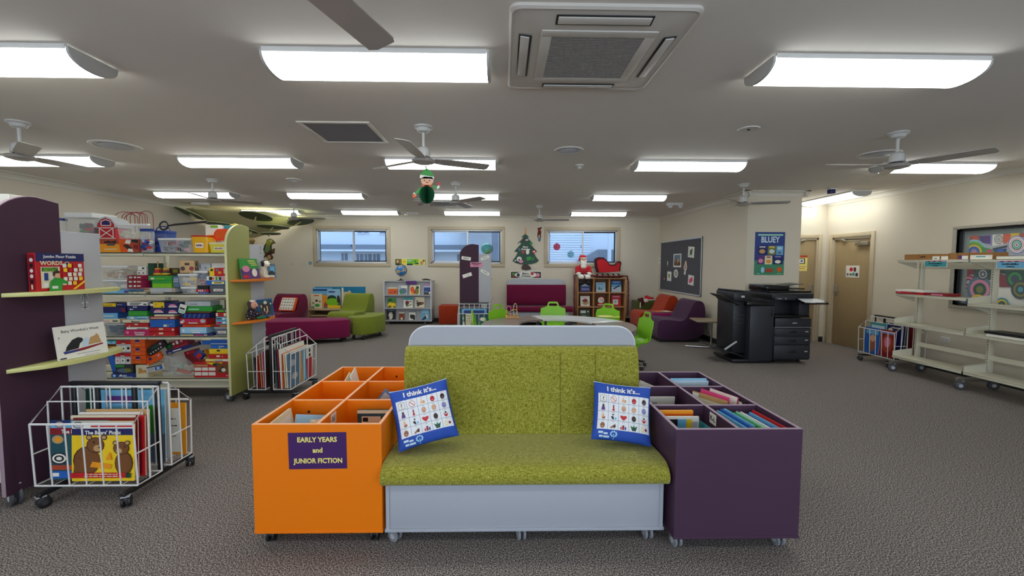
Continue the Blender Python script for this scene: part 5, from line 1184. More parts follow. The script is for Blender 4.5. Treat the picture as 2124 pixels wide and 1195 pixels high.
tilted('white printed magazine leaning beside the fourth pile on the third toy shelf', 440, 675, .028, .19, -8, 'paper', (('r', .2, .1, .8, .9, 'dred'), ('r', .3, .3, .7, .6, 'charcoal')), d=.035, Y=4.84, name='magazine', cat='magazine')
gb('small green card game box topping the right pile, third toy shelf', 448, 642, 471, 648, 'dgreen', (('r', .1, .2, .7, .7, 'lime'), ('e', .85, .5, .06, .2, 'white')))
gb('small red card game box with cream squares in the right pile', 448, 648.5, 470, 657, 'red', (('r', .0, .1, .18, .9, 'cream'), ('r', .75, .1, .95, .9, 'cream'), ('e', .45, .5, .08, .2, 'dgreen')))
gb('small blue card game box, upper of two in the right pile', 448, 657.5, 471, 665, 'lblue', (('r', .05, .3, .5, .7, 'dgreen'), ('e', .7, .5, .12, .3, 'paper')))
gb('small blue card game box, lower of two in the right pile', 448, 665.5, 472, 673, 'lblue', (('r', .05, .2, .5, .7, 'red'), ('e', .7, .5, .12, .3, 'paper')))
gb('thin red box on the clear tub at the right of the third toy shelf', 445, 673.5, 477, 678.5, 'dred', (('r', .35, .2, .75, .8, 'tan'),))
tub('clear tub of blue cards with white label at right, third toy shelf', 441, 679, 478, 696.5, ('slate', 'navy', 'lblue'), 2, level=.9, m_=cl2, lid='lgrey', lidh=.012, sticker=True)
gb('cream carton at the back right of the third toy shelf', 438, 622, 478, 640, 'cream', (('r', .7, 0, .76, 1, 'dbrown'),), Y=4.82)
# bottom shelf
gb('teal picture game box at the top left of the bottom toy shelf', 217, 706, 241, 714, 'teal', (('p', [(.1, .2), (.3, .8), (.6, .3), (.9, .9), (.9, .1)], 'sky'),))
gb('flat orange and black game box under the teal one on the bottom toy shelf', 217, 714.5, 241, 722, 'amber', (('r', 0, .5, 1, 1, 'dbrown'), ('r', .2, .05, 1, .25, 'black')))
tilted('blue game box leaning at the left of the bottom toy shelf', 234, 752, .07, .24, -14, 'dblue', (('r', .1, .1, .9, .9, 'blue'),), Y=4.66)
for k, (y0, y1, lb) in enumerate(((706, 731, 'upper'), (732, 756, 'lower'))):
    gb('red and white playing card game pack, %s of two on the bottom toy shelf' % lb, 242 - 3 * k, y0, 271, y1, 'lgrey', (('r', 0, .68, 1, 1, 'red'), ('r', .3, .74, .65, .94, 'dred'), ('r', .35, .72, .62, .78, 'cream'), ('r', .03, .08, .3, .52, 'paper'), ('r', .36, .08, .64, .52, 'paper'), ('r', .7, .08, .96, .52, 'paper'), ('e', .17, .32, .06, .1, 'pink'), ('e', .5, .32, .05, .08, 'dgreen'), ('r', .74, .24, .92, .46, 'black')))
gb('photo covered jigsaw box with a green tab at the bottom of the bottom toy shelf', 240, 757, 276, 775, 'charcoal', (('r', 0, .75, .5, 1, 'green'), ('e', .5, .35, .4, .25, 'slate'), ('e', .7, .4, .2, .2, 'olive')), Y=4.62, name='jigsaw_box')
gb('long blue box with a round badge under the photo jigsaw box', 231, 775, 280, 784, 'dblue', (('e', .13, .5, .07, .35, 'sky'), ('p', [(.3, .3), (.42, .9), (.5, .3)], 'paper'), ('r', .5, .3, .65, .7, 'lgrey'), ('r', .5, .1, .9, .22, 'ice')), 3, Y=4.615)
for k in range(3): gb('orange game box with a dark logo, %s of three stacked on the bottom toy shelf' % ('top', 'middle', 'bottom')[k], 270 + k, 703 + 17.5 * k, 300 + k, 720 + 17.5 * k, 'orange', (('r', 0, .48, 1, .54, 'rust'), ('e', .48, .74, .16, .2, 'navy'), ('r', .36, .54, .62, .62, 'pink'), ('r', .3, .18, .66, .26, 'amber')), Y=4.62)
gb('cream picture box under the orange stack on the bottom toy shelf', 275, 757, 307, 784, 'cream', (('p', [(.2, .3), (.25, .8), (.5, .7), (.55, .55), (.9, .6), (.85, .4)], 'tan'), ('r', .3, .4, .8, .5, 'amber'), ('r', .9, .0, .96, 1, 'lgrey')), 3)
tilted('black game box with white tiles leaning over the orange boxes on the bottom toy shelf', 323, 721, .22, .085, -32, 'black', tuple(('r', .1 + .15 * k, .1, .16 + .15 * k, .25, 'white') for k in range(5)) + (('r', .3, .5, .7, .75, 'dgreen'), ('e', .8, .6, .06, .15, 'pink')), Y=4.64, d=.03)
tilted('orange game box leaning on its side beside the orange stack', 318, 745, .19, .075, -27, 'orange', (('r', 0, .48, 1, .54, 'rust'), ('e', .35, .72, .1, .2, 'navy'), ('r', .8, .5, .95, .75, 'pink')), Y=4.635, d=.03)
tilted('white and blue panorama box near the front of the bottom toy shelf', 321, 764, .19, .062, -13, 'paper', (('r', .05, .75, .95, .95, 'charcoal'), ('r', .08, .1, .45, .7, 'lgrey'), ('r', .5, .1, .95, .7, 'blue'), ('e', .7, .4, .1, .2, 'ice')), Y=4.606, d=.016)
tilted('red and green number game box leaning at the top of the bottom toy shelf', 367, 715, .25, .10, -22, 'dred', (('r', 0, .3, .3, 1, 'dgreen'), ('e', .16, .7, .07, .15, 'green'), ('e', .38, .7, .05, .13, 'white'), ('r', .5, .55, .6, .9, 'paper'), ('e', .75, .7, .06, .15, 'pink'), ('r', .3, .05, .95, .3, 'red')), Y=4.70, d=.10)
tilted('long navy game box leaning under the red and green box', 379, 722, .38, .042, -17, 'navy', (('r', .2, .3, .45, .55, 'white'), ('r', .05, .2, .15, .35, 'lgrey'), ('r', .75, .2, .98, .9, 'dbrown')), Y=4.672, d=.024)
t = thing('plastic_bag', 'clear plastic zip bag holding an orange and a mint toy on the bottom toy shelf', 'bag', (aty(370, 770, 4.66).x, 4.703, .2515), 0, TG)
b = MB(cl); pts = [(-.17, 0), (.16, 0), (.17, .03), (.05, .13), (-.02, .22), (-.12, .23), (-.18, .1)]; b.M = T(0, -.05, 0) @ RX(90); b.prism(pts, -.12, .012, 2); b.build('body', t)
b = MB(C('lgrey')); b.tube([(-.14, -.06, .22), (-.06, -.062, .21), (-.02, -.062, .16), (.0, -.062, .08), (-.04, -.062, .03)], .005, 6); b.tube([(-.17, -.062, .14), (.0, -.062, .11), (.15, -.062, .07)], .005, 6); b.build('zip', t)
t = thing('toy_figure', 'orange and mint plastic toy in the clear bag on the bottom toy shelf', 'toy', (aty(378, 772, 4.68).x, 4.70, .256), 0, TG)
b = MB(mat('coral_plastic', 'E8603A', rough=.4)); b.tube([(-.07, 0, .06), (-.02, 0, .05), (.04, 0, .035), (.08, 0, .03)], [.016, .024, .026, .014], 10); b.build('body', t); b = MB(C('mint')); b.M = T(-.02, 0, .07); b.lathe([(.001, 0), (.022, .005), (.02, .03), (.004, .075)], 14); b.build('cone', t)
tilted('shiny dark red box leaning behind the plastic bag', 398, 741, .14, .16, -16, 'dred', (('r', .1, .75, .9, .95, 'red'), ('e', .3, .85, .05, .05, 'pink')), Y=4.81, d=.06)
tilted('blue and red box leaning on the big red box', 411, 737, .09, .07, 40, 'dblue', (('r', .35, .1, .9, .9, 'red'),), Y=4.64, d=.05)
tilted('small yellow and black box leaning beside the yellow box', 425, 734, .03, .085, -32, 'amber', (('r', .1, .8, .9, 1, 'black'), ('r', .3, .2, .7, .4, 'dbrown')), Y=4.72, d=.06)
gb('wide blue game box at the top right of the bottom toy shelf', 419, 704, 479, 715, 'blue', (('r', .3, .1, .95, .2, 'white'), ('r', .0, .85, .3, 1, 'lyellow')), Y=4.66)
gb('second blue box under the wide blue one on the bottom toy shelf', 437, 715.5, 479, 723.5, 'blue', (('r', .4, .5, .65, .75, 'lgrey'), ('e', .45, .2, .03, .1, 'white')), Y=4.66)
gb('yellow box at the right of the bottom toy shelf', 434, 724, 479, 734.5, 'yellow', (('r', .35, .5, .5, .85, 'charcoal'), ('r', .2, .2, .9, .28, 'amber')), Y=4.63)
gb('red box with a small label under the yellow box', 433, 735, 479, 744, 'red', (('r', .35, .35, .5, .8, 'cream'), ('r', .6, .4, .64, .6, 'white')), Y=4.63)
gb('thin yellow and white box on the big red box', 426, 744.5, 476, 750, 'lyellow', (('r', .4, .1, .7, .8, 'lgrey'), ('r', .72, .1, .98, .9, 'paper')), Y=4.63)
gb('big red game box with white picture panels at the right of the bottom toy shelf', 403, 751, 479, 784, 'red', (('p', [(.3, .98), (.78, .98), (.72, .75), (.5, .8)], 'yellow'), ('e', .62, .84, .12, .12, 'dgreen'), ('r', .02, .72, .38, .84, 'tan'), ('r', .02, .45, .2, .66, 'paper'), ('r', .22, .45, .38, .66, 'paper'), ('r', .4, .45, .58, .66, 'paper'), ('r', .02, .14, .2, .36, 'paper'), ('r', .22, .14, .38, .36, 'paper'), ('r', .4, .14, .58, .36, 'paper'), ('r', .62, .3, .96, .92, 'brown'), ('p', [(.66, .4), (.78, .75), (.86, .4)], 'black'), ('e', .8, .5, .06, .12, 'paper'), ('r', .86, .1, .96, .18, 'pink')), 3, Y=4.61)

# on the plum ended unit
tub('large clear tub of green and red shapes beside the toy barn', 134, 441, 192, 524, ('green', 'red', 'dred', 'teal', 'amber', 'dgreen'), 0, d=.3, Y=4.64, level=.8, lidh=.05)
tub('slim jar of red pieces with a blue lid behind the plum end panel', 120, 452, 133, 524, ('red', 'pink'), 0, d=.08, Y=4.63, lid='dblue', lidh=.025, taper=.95)
gb('white file box on the top shelf of the plum ended unit', -110, 402, 17, 512, 'paper', (('r', .4, .4, .9, .8, 'ice'),), 0, Y=2.75, d=.08, name='file_box', cat='box')
for k, (lb, cn, z, h) in enumerate((('white magazine file standing on the lowest shelf of the plum ended unit', 'paper', SHZ[3], .30), ('white folder on the third shelf of the plum ended unit', 'lgrey', SHZ[2], .30), ('blue folder on the third shelf of the plum ended unit beside the white one', 'dblue', SHZ[2], .26))):
    box_thing('folder', lb, 'folder', (-3.07 - .09 * (k == 2), 2.62, z + .001), .07, h, .2, cn, (('r', .1, .5, .9, .8, 'sky' if k != 1 else 'slate'), ('r', .2, .1, .8, .3, 'green' if k == 0 else 'white')))
# ---------------------------------------------------------------- the far end of the room
def velvet(name, hx): 
    h = hexc(hx)
    return mat(name, hx, rough=.9, var=.2, scale=35, bump=.15, sheen=.12, spec=.15)
maroon = velvet('maroon_velvet', '6E1638'); moss = velvet('moss_velvet', '7F8A2E'); rustv = velvet('rust_velvet', 'A6381A'); plumv = velvet('plum_velvet', '4A2A46'); magv = velvet('magenta_velvet', '8E1F58'); olivev = velvet('olive_velvet', '4E5222')
# maroon sofa against the back wall
s = W('sofa', 'maroon upholstered two-seat sofa with a grey backboard against the back wall', 'sofa', (.82, 10.5, 0))
X0, X1 = .08, 1.56
s.box('base', lamin, X0, 10.17, .085, X1, 10.80, .33, bev=.003)
b = s.mb(maroon); side_prism(b, smooth_poly([(10.14, .335), (10.10, .35), (10.10, .44), (10.16, .475), (10.6, .45), (10.68, .43), (10.68, .335)]), X0 - .012, X1 + .1, .01); b.build('seat_cushion', s.o)
b = s.mb(maroon); side_prism(b, smooth_poly([(10.61, .45), (10.66, .92), (10.69, .97), (10.75, .97), (10.775, .93), (10.775, .45)]), X0 - .005, X1 + .01, .01); b.build('back_cushion', s.o)
b = s.mb(lamin); b.M = b.M @ T(.82, 10.81, .595) @ RX(90); b.prism(rrect(1.48, 1.02, .09, 3, corners=(0, 1, 1, 0)), .03, .003); b.build('backboard', s.o)
for x in (-.7, 0, .68):
    for y in (-.28, .25): castor(s.o, x, y, .085, .034)
# cube bookcase
pine = mat('pine_board', 'C08A52', rough=.5, var=.12, scale=10, stretch=(1, 1, 8)); pined = mat('pine_back', '8A5A34', rough=.6, var=.1, scale=8)
CB = (1.835, 3.04, 10.48, 10.80)
s = W('bookcase', 'pine cube bookcase with nine openings, draped in red tinsel under the right back window', 'bookcase', (2.44, 10.64, 0))
t_ = .022
for k in range(4):
    x = CB[0] + (CB[1] - CB[0] - t_) * k / 3; s.box('upright', pine, x, CB[2], .06, x + t_, CB[3], 1.15, bev=.001)
for k in range(4):
    z = .06 + (1.15 - .06 - t_) * k / 3
    for j in range(3):
        a = CB[0] + (CB[1] - CB[0] - t_) * j / 3 + t_; c = CB[0] + (CB[1] - CB[0] - t_) * (j + 1) / 3
        s.box('shelf', pine, a, CB[2] + .001, z, c, CB[3], z + t_)
s.box('back_panel', pined, CB[0], CB[3], .06, CB[1], CB[3] + .006, 1.15)
s.box('plinth', pine, CB[0], CB[2] + .02, 0, CB[1], CB[3], .06)
def cubz(r): return .06 + (1.15 - .06 - t_) * (2 - r) / 3 + t_ + .001
def cubx(c): return CB[0] + (CB[1] - CB[0] - t_) * (c + .5) / 3 + t_ / 2
KG = 'books in the cube bookcase'
book('navy picture book behind the Santa boots in the cube bookcase', (cubx(0), 10.60, cubz(0)), .26, .235, .012, 'navy', (('r', .1, .1, .95, .6, 'dblue'), ('r', .15, .2, .9, .4, 'lav'), ('p', [(.1, .6), (.5, .9), (.9, .6)], 'ice')), lean=8, group=KG)
book('pale blue Christmas tree picture book in the top middle of the cube bookcase', (cubx(1), 10.60, cubz(0)), .24, .24, .012, 'sky', (('r', 0, 0, 1, .3, 'ice'), ('p', [(.2, .2), (.35, .65), (.5, .2)], 'slate'), ('p', [(.45, .2), (.58, .5), (.7, .2)], 'teal'), ('r', .2, .8, .8, .86, 'slate')), lean=8, group=KG)
book('blue and white picture book in the top right of the cube bookcase', (cubx(2), 10.60, cubz(0)), .25, .275, .012, 'lblue', (('r', 0, 0, 1, .45, 'ice'), ('r', 0, .7, 1, 1, 'blue'), ('p', [(.15, .3), (.8, .65), (.85, .55), (.3, .25)], 'navy'), ('r', .15, .85, .85, .93, 'sky')), lean=8, group=KG)
book('white picture book with a red hatted face in the middle left of the cube bookcase', (cubx(0), 10.58, cubz(1)), .235, .25, .012, 'paper', (('e', .55, .35, .35, .25, 'tan'), ('e', .5, .55, .3, .12, 'dbrown'), ('e', .55, .65, .2, .1, 'red'), ('e', .5, .35, .06, .06, 'dbrown'), ('r', .2, .88, .8, .93, 'lgrey')), lean=8, group=KG)
book('red picture book with a white panel in the middle right of the cube bookcase', (cubx(2), 10.58, cubz(1)), .24, .28, .012, 'red', (('r', .15, .15, .7, .6, 'paper'), ('e', .4, .4, .15, .15, 'lgrey'), ('r', .15, .8, .85, .9, 'pink')), lean=8, group=KG)
book('dark green picture book with white letters in the lower left of the cube bookcase', (cubx(0), 10.58, cubz(2)), .27, .27, .012, 'dgreen', (('r', .1, .65, .6, .9, 'paper'), ('e', .8, .8, .08, .08, 'white'), ('e', .4, .3, .3, .2, 'olive')), lean=8, group=KG)
redf = mat('red_felt', 'C0121C', rough=.9, var=.1, scale=120, bump=.2, sheen=.2); dredf = mat('dark_red_felt', '4A0C14', rough=.9, var=.1, scale=120); whf = mat('white_fleece', 'EDE8DC', rough=.95, var=.06, scale=120, bump=.4); blf = mat('black_felt', '121113', rough=.9, var=.2, scale=90); skinf = mat('cloth_skin', 'E8B898', rough=.8)
t = thing('santa_cushion', 'small round Santa face soft toy in the middle opening of the cube bookcase', 'soft toy', (cubx(1), 10.58, cubz(1)))
plush(t, 'body', [((0, 0, .05), (.10, .06, .05))], redf); plush(t, 'beard', [((0, -.03, .15), (.085, .04, .085))], whf); plush(t, 'face', [((0, -.055, .175), (.05, .025, .035))], skinf, .006); plush(t, 'trim', [((0, -.045, .035), (.10, .03, .015))], whf, .006); plush(t, 'hat', [((0, -.01, .215), (.07, .04, .03))], redf)
b = MB(C('black')); b.ball((-.02, -.08, .185), .006, 8); b.ball((.02, -.08, .185), .006, 8); b.build('eyes', t)
t = thing('wooden_tree', 'small twig Christmas tree ornament in the lower middle opening of the cube bookcase', 'ornament', (cubx(1), 10.58, cubz(2)))
b = MB(C('tan'));
for k in range(7): b.cyl((-.075 + .0095 * k, 0, .05 + .026 * k), (.075 - .0095 * k, 0, .05 + .026 * k), .009, n=8)
b.build('twigs', t); b = MB(C('brown')); b.cyl((0, .012, 0), (0, .012, .24), .007, n=8); b.box(-.04, -.02, 0, .04, .04, .012); b.build('stand', t)
# tinsel
rnd = random.Random(3)
b = MB(ramp_mat('red_tinsel', [(0, '3A0608'), (.5, '7A0C14'), (1, 'B8242C')], 90, rough=.35)); path = [(1.762, 10.52, .18), (1.758, 10.52, .7), (1.765, 10.56, 1.08), (1.80, 10.74, 1.205), (2.0, 10.775, 1.205), (2.17, 10.75, 1.205), (2.22, 10.45, 1.20), (2.9, 10.45, 1.20), (3.07, 10.5, 1.20), (3.112, 10.54, 1.05), (3.116, 10.52, .6), (3.11, 10.52, .2)]
b.tube([Vector(p) for p in path], .012, 6)
for i in range(len(path) - 1):
    a, c = Vector(path[i]), Vector(path[i+1])
    for k in range(int((c - a).length * 520)):
        p = a.lerp(c, rnd.random()); d_ = Vector((rnd.gauss(0, 1), rnd.gauss(0, 1), rnd.gauss(0, 1))).normalized() * rnd.uniform(.035, .062); q = d_.orthogonal().normalized() * .005
        if p.z > 1.15: d_.z = max(d_.z, -.045)
        t_ = p + d_
        if p.z < 1.15: t_.x = min(t_.x, 1.826) if t_.x < 2.4 else max(t_.x, 3.048)
        else:
            t_.z = max(t_.z, 1.16)
            if p.x < 2.17: t_.y = max(t_.y, 10.752)
        d_ = t_ - p
        b.add([p - q, p + q, p + d_], [(0, 1, 2)])
tag(b.build('tinsel_garland', smooth=0), 'dark red tinsel garland draped over the top and sides of the cube bookcase', 'garland')
# Santa sitting on the bookcase
t = thing('santa_doll', 'large Santa soft toy sitting on the left end of the cube bookcase, boots hanging down', 'soft toy', (1.985, 10.605, 1.163))
plush(t, 'coat', [((0, 0, .14), (.15, .11, .15)), ((0, 0, .24), (.13, .09, .10)), ((-.15, -.03, .20), (.06, .06, .09)), ((.15, -.03, .20), (.06, .06, .09)), ((-.16, -.09, .13), (.06, .06, .06)), ((.16, -.09, .13), (.06, .06, .06))], redf, .012)
plush(t, 'head', [((0, -.02, .40), (.085, .08, .09))], skinf, .010)
plush(t, 'beard', [((0, -.085, .34), (.085, .04, .07)), ((0, -.09, .27), (.08, .04, .06)), ((-.05, -.06, .40), (.03, .04, .05)), ((.05, -.06, .40), (.03, .04, .05)), ((0, -.10, .385), (.055, .02, .016))], whf, .009)
plush(t, 'hat', [((0, 0, .49), (.088, .085, .07)), ((-.05, .01, .50), (.05, .05, .06)), ((-.085, .01, .45), (.03, .04, .05))], redf, .010); plush(t, 'hat_trim', [((0, -.03, .475), (.095, .085, .022))], whf, .008)
b = MB(C('black')); b.ball((-.03, -.098, .42), .009, 8); b.ball((.03, -.098, .42), .009, 8); b.m = skinf; b.ball((0, -.105, .405), .014, 10); b.build('face', t)
for sx in (-1, 1):
    plush(t, 'sleeve_cuff', [((sx * .13, -.13, .09), (.07, .06, .045))], whf, .010); plush(t, 'mitten', [((sx * .07, -.165, .075), (.05, .03, .03))], blf, .009)
    plush(t, 'leg', [((sx * .08, -.10, .045), (.08, .13, .05)), ((sx * .085, -.22, .01), (.075, .05, .06))], whf, .010)
    plush(t, 'boot', [((sx * .085, -.22, -.08), (.06, .05, .08)), ((sx * .09, -.26, -.14), (.06, .08, .045))], blf, .010)
plush(t, 'coat_front', [((0, -.10, .16), (.10, .03, .08))], mat('red_coat_front', 'A8202A', rough=.9), .009)
# felt sleigh
def cpx(u, v, sc, ox, oy, Y): p = aty(ox + u / sc, oy + v / sc, Y); return (p.x, p.z)
sp = [cpx(u, v, 7.47, 1180, 500, 10.6) for u, v in ((400, 290), (430, 258), (470, 250), (530, 255), (575, 295), (610, 350), (640, 372), (735, 365), (740, 335), (765, 312), (795, 318), (803, 350), (790, 385), (788, 470), (620, 485), (440, 490), (418, 420))]
cx = sum(p[0] for p in sp) / len(sp)
t = thing('toy_sleigh', 'big red felt toy sleigh with a dark red rim on the cube bookcase', 'decoration', (cx, 10.62, 1.153))
loc = [(x - cx, z - 1.153) for x, z in sp]
ins = [(x * .88, .16 + (z - .16) * .84) for x, z in loc]
b = MB(dredf); b.M = T(0, -.09, 0) @ RX(90); b.prism(loc, -.18, .004); b.m = redf; b.flat(ins, .0025); b.build('body', t)
x0_, x1_ = min(p[0] for p in loc), max(p[0] for p in loc)
for y in (-.075, .075):
    b = MB(blf); b.tube([(x0_ - .01, y, .045), (x0_ + .03, y, .012), (0, y, .010), (x1_ - .02, y, .012), (x1_ + .05, y, .03), (x1_ + .07, y, .06)], .010, 8); b.build('runner', t)
for k in range(5):
    x = x0_ + .07 + (x1_ - x0_ - .12) * k / 4; b = MB(blf); b.box(x - .008, -.08, .01, x + .008, .08, .10); b.build('strut', t)
for k in range(4):
    x = x0_ + .085 + (x1_ - x0_ - .12) * k / 4; b = MB(whf); b.box(x, -.06, .03, x + (x1_ - x0_ - .12) / 4 - .03, .06, .075, .004); b.build('fleece_trim', t)

# things on the back wall
def wallart(name, label, cat, px, Y, poly_hex, thick=.006, sc=1, ox=0, oy=0, extra=(), group=None):
    """cut-out hung flat on the back wall: outline in picture units of its own, extra = further layers (poly, colour)"""
    P = [cpx(u, v, sc, ox, oy, Y) for u, v in px]
    x0 = sum(p[0] for p in P) / len(P); z0 = min(p[1] for p in P)
    t = thing(name, label, cat, (x0, Y, z0), 0, group)
    b = MB(C(poly_hex) if poly_hex in PAL else MATS[poly_hex]); b.M = RX(90); b.prism([(x - x0, z - z0) for x, z in P], -thick); base = b
    zz = .0008
    for e in extra:
        if e[0] == 'poly': b.m = C(e[2]); b.flat([(cpx(u, v, sc, ox, oy, Y)[0] - x0, cpx(u, v, sc, ox, oy, Y)[1] - z0) for u, v in e[1]], zz)
        elif e[0] == 'ell':
            c = cpx(e[1], e[2], sc, ox, oy, Y); r1 = e[3] / sc / FPX * Y; r2 = e[4] / sc / FPX * Y; b.m = C(e[5]); b.ell(c[0] - x0, c[1] - z0, r1, r2, zz)
        elif e[0] == 'txt':
            c = cpx(e[2], e[3], sc, ox, oy, Y); b.m = C(e[5]); b.text(e[1], c[0] - x0, c[1] - z0, e[4] / sc / FPX * Y, zz, maxw=e[6] / sc / FPX * Y, bold=True)
        zz += .0006
    b.build('panel', t); return t
K = dict(sc=4.597, ox=1020, oy=440)
treeP = [(318, 205), (338, 222), (357, 240), (340, 243), (362, 268), (395, 300), (370, 306), (398, 340), (433, 375), (400, 385), (420, 425), (450, 463), (425, 483), (380, 496), (320, 501), (262, 496), (222, 483), (197, 463), (228, 425), (247, 385), (213, 375), (245, 340), (276, 306), (246, 297), (280, 268), (300, 243), (282, 240), (302, 222)]
wallart('christmas_tree', 'dark green felt Christmas tree hanging on the back wall between two windows', 'decoration', treeP, YB - .012, 'dgreen', .010, extra=[('poly', [(295, 500), (345, 500), (375, 530), (372, 548), (330, 556), (288, 548), (283, 530)], 'dbrown'), ('poly', [(314, 212), (318, 150), (324, 150), (327, 212)], 'amber'), ('poly', [(288, 262), (318, 245), (332, 262), (325, 280), (292, 282)], 'dbrown'), ('poly', [(322, 262), (348, 260), (348, 270), (322, 272)], 'paper'), ('txt', 'Merry', 322, 340, 24, 'paper', 50), ('txt', 'Christmas', 322, 362, 24, 'paper', 85), ('poly', [(282, 375), (312, 365), (312, 395), (286, 395)], 'rust'), ('ell', 342, 380, 16, 24, 'paper'), ('ell', 342, 360, 10, 10, 'white'), ('ell', 403, 377, 17, 15, 'red'), ('ell', 403, 377, 9, 8, 'paper'), ('ell', 262, 448, 24, 24, 'paper'), ('ell', 262, 455, 10, 8, 'black'), ('poly', [(330, 430), (370, 420), (372, 455), (335, 465)], 'green'), ('ell', 390, 445, 16, 16, 'green'), ('ell', 390, 445, 9, 9, 'dgreen'), ('ell', 280, 472, 20, 14, 'pink'), ('ell', 225, 462, 10, 8, 'lgrey'), ('ell', 268, 300, 8, 8, 'paper'), ('ell', 375, 300, 14, 12, 'green'), ('poly', [(250, 350), (262, 340), (276, 372), (268, 378)], 'slate')], **K)
wallart('banner', 'white Merry Christmas banner with wreaths on the back wall below the felt tree', 'banner', [(175, 562), (476, 562), (476, 636), (175, 636)], YB - .004, 'paper', .003, extra=[('poly', [(182, 569), (470, 569), (470, 629), (182, 629)], 'dbrown'), ('ell', 325, 599, 110, 32, 'lgrey'), ('ell', 325, 599, 104, 28, 'paper'), ('ell', 252, 600, 16, 18, 'charcoal'), ('ell', 385, 588, 16, 14, 'red'), ('ell', 205, 590, 12, 12, 'green'), ('ell', 440, 600, 18, 18, 'pink'), ('ell', 205, 615, 10, 8, 'red'), ('ell', 455, 580, 10, 8, 'dgreen'), ('ell', 430, 620, 10, 7, 'red'), ('txt', 'Merry', 325, 595, 26, 'black', 70), ('txt', 'Christmas', 325, 618, 26, 'black', 90)], **K)
wallart('picture_frieze', 'long green frieze with little pictures on the back wall above the globe', 'poster', [(910, 440), (1215, 440), (1215, 513), (910, 513)], YB - .004, 'paper', .003, sc=4.597, ox=620, oy=440, extra=[('poly', [(915, 445), (1210, 445), (1210, 508), (915, 508)], 'olive'), ('poly', [(980, 447), (1205, 447), (1205, 506), (980, 506)], 'lyellow'), ('poly', [(1030, 450), (1140, 450), (1140, 500), (1030, 500)], 'lime'), ('ell', 942, 475, 18, 24, 'dbrown'), ('ell', 942, 472, 12, 16, 'skin'), ('ell', 1003, 472, 18, 18, 'yellow'), ('poly', [(925, 495), (965, 495), (955, 508), (935, 508)], 'black'), ('ell', 1110, 470, 8, 6, 'black'), ('ell', 1125, 490, 20, 6, 'dgreen'), ('ell', 1170, 485, 14, 18, 'tan'), ('ell', 1190, 465, 10, 10, 'brown'), ('poly', [(1030, 492), (1085, 492), (1085, 506), (1030, 506)], 'dgreen'), ('ell', 1055, 465, 24, 8, 'mint')])
wallart('pin_board', 'plain bright blue board propped against the back wall behind the green armchair', 'board', [(152, 712), (633, 712), (633, 930), (152, 930)], YB - .02, 'teal', .018, sc=4.597, ox=620, oy=440)
MATS['teal_board'] = mat('blue_board', '1583B0', rough=.5); bpy.data.objects['pin_board'].children[0].data.materials[0] = MATS['teal_board']
for lb, px, py, cn, r in (('small teal hexagon sticker on the back wall beside the left window', 643.5, 546, 'teal', 3.4), ('small dotted flower sticker on the back wall, second from the left window', 629.5, 549, 'olive', 3.0), ('small dotted flower sticker on the back wall, furthest from the left window', 606, 547, 'brown', 2.6)):
    c = aty(px, py, YB - .002); rr = r / FPX * YB; b = MB(C(cn)); b.M = T(c.x, YB - .002, c.z) @ RX(90)
    if cn == 'teal': b.prism([(rr * math.cos(R(60*i + 30)), rr * math.sin(R(60*i + 30))) for i in range(6)], -.001); b.m = C('ice'); b.ell(0, 0, rr*.4, rr*.3, .0006)
    else:
        for i in range(5): b.M = T(c.x + rr * math.cos(i * 1.256), YB - .002, c.z + rr * math.sin(i * 1.256)) @ RX(90); b.prism([(.008 * math.cos(j), .006 * math.sin(j)) for j in range(6)], -.001)
    tag(b.build('wall_sticker'), lb, 'sticker')
for lb, px, py, r, c1, c2 in (('purple bauble sticker on the right back window pane', 1155, 512, 7.2, 'magenta', 'pink'), ('pale blue bauble sticker on the right back window pane', 1184, 528, 7.2, 'lblue', 'sky')):
    Y = YB + (.078 if px < 1170 else .078); c = aty(px, py, Y); rr = r / FPX * Y
    b = MB(C(c1)); b.M = T(c.x, YB + .082, c.z) @ RX(90); b.prism([(rr * math.cos(R(15*i)), rr * math.sin(R(15*i))) for i in range(24)], .001); b.m = C('silver'); b.prism([(-.012, rr), (.012, rr), (.012, rr + .025), (-.012, rr + .025)], .001)
    b.m = C(c2)
    for k in (-1, 1): b.flat([(-rr*.8, k*rr*.3 - .012)] + [(-rr*.8 + rr*.4*i, k*rr*.3 + (.012 if i % 2 else -.006)) for i in range(5)] + [(rr*.8 - rr*.4*i, k*rr*.3 - .012 + (.012 if i % 2 == 0 else -.006)) for i in range(5)], .0016)
    tag(b.build('window_sticker'), lb, 'sticker')

# wooden corner tree: canopy panels, leaf discs and a bird
olv = mat('olive_canopy_board', 'CCC492', rough=.6, var=.05, scale=4); olvd = mat('tan_trunk_board', 'A08050', rough=.6, var=.06, scale=6); leafd = mat('leaf_disc_green', '3E4E22', rough=.6, var=.08, scale=8); leafe = mat('leaf_disc_edge', 'C6CC9A', rough=.5)
t = thing('wooden_tree', 'big wooden tree canopy with leaf discs spreading under the ceiling in the far left corner', 'tree sculpture', (XL, YB, 0))
apex = Vector((.45, -.55, 2.02)); rim = []
for k in range(13):
    a = R(-88 + 86 * k / 12); rr = 1.95 + .12 * math.sin(k * 1.3) if 0 < k < 12 else 1.9
    rim.append(Vector((max(.03, rr * math.cos(a)), min(-.03, rr * math.sin(a)), 2.585)))
low = [Vector((.06, -1.0, 2.2)), Vector((.06, -.5, 2.05)), Vector((.25, -.25, 2.0)), Vector((.5, -.06, 2.08)), Vector((.9, -.06, 2.22))]
b = MB(olv); n = len(rim)
inner = [apex + (p - apex) * .12 for p in rim]
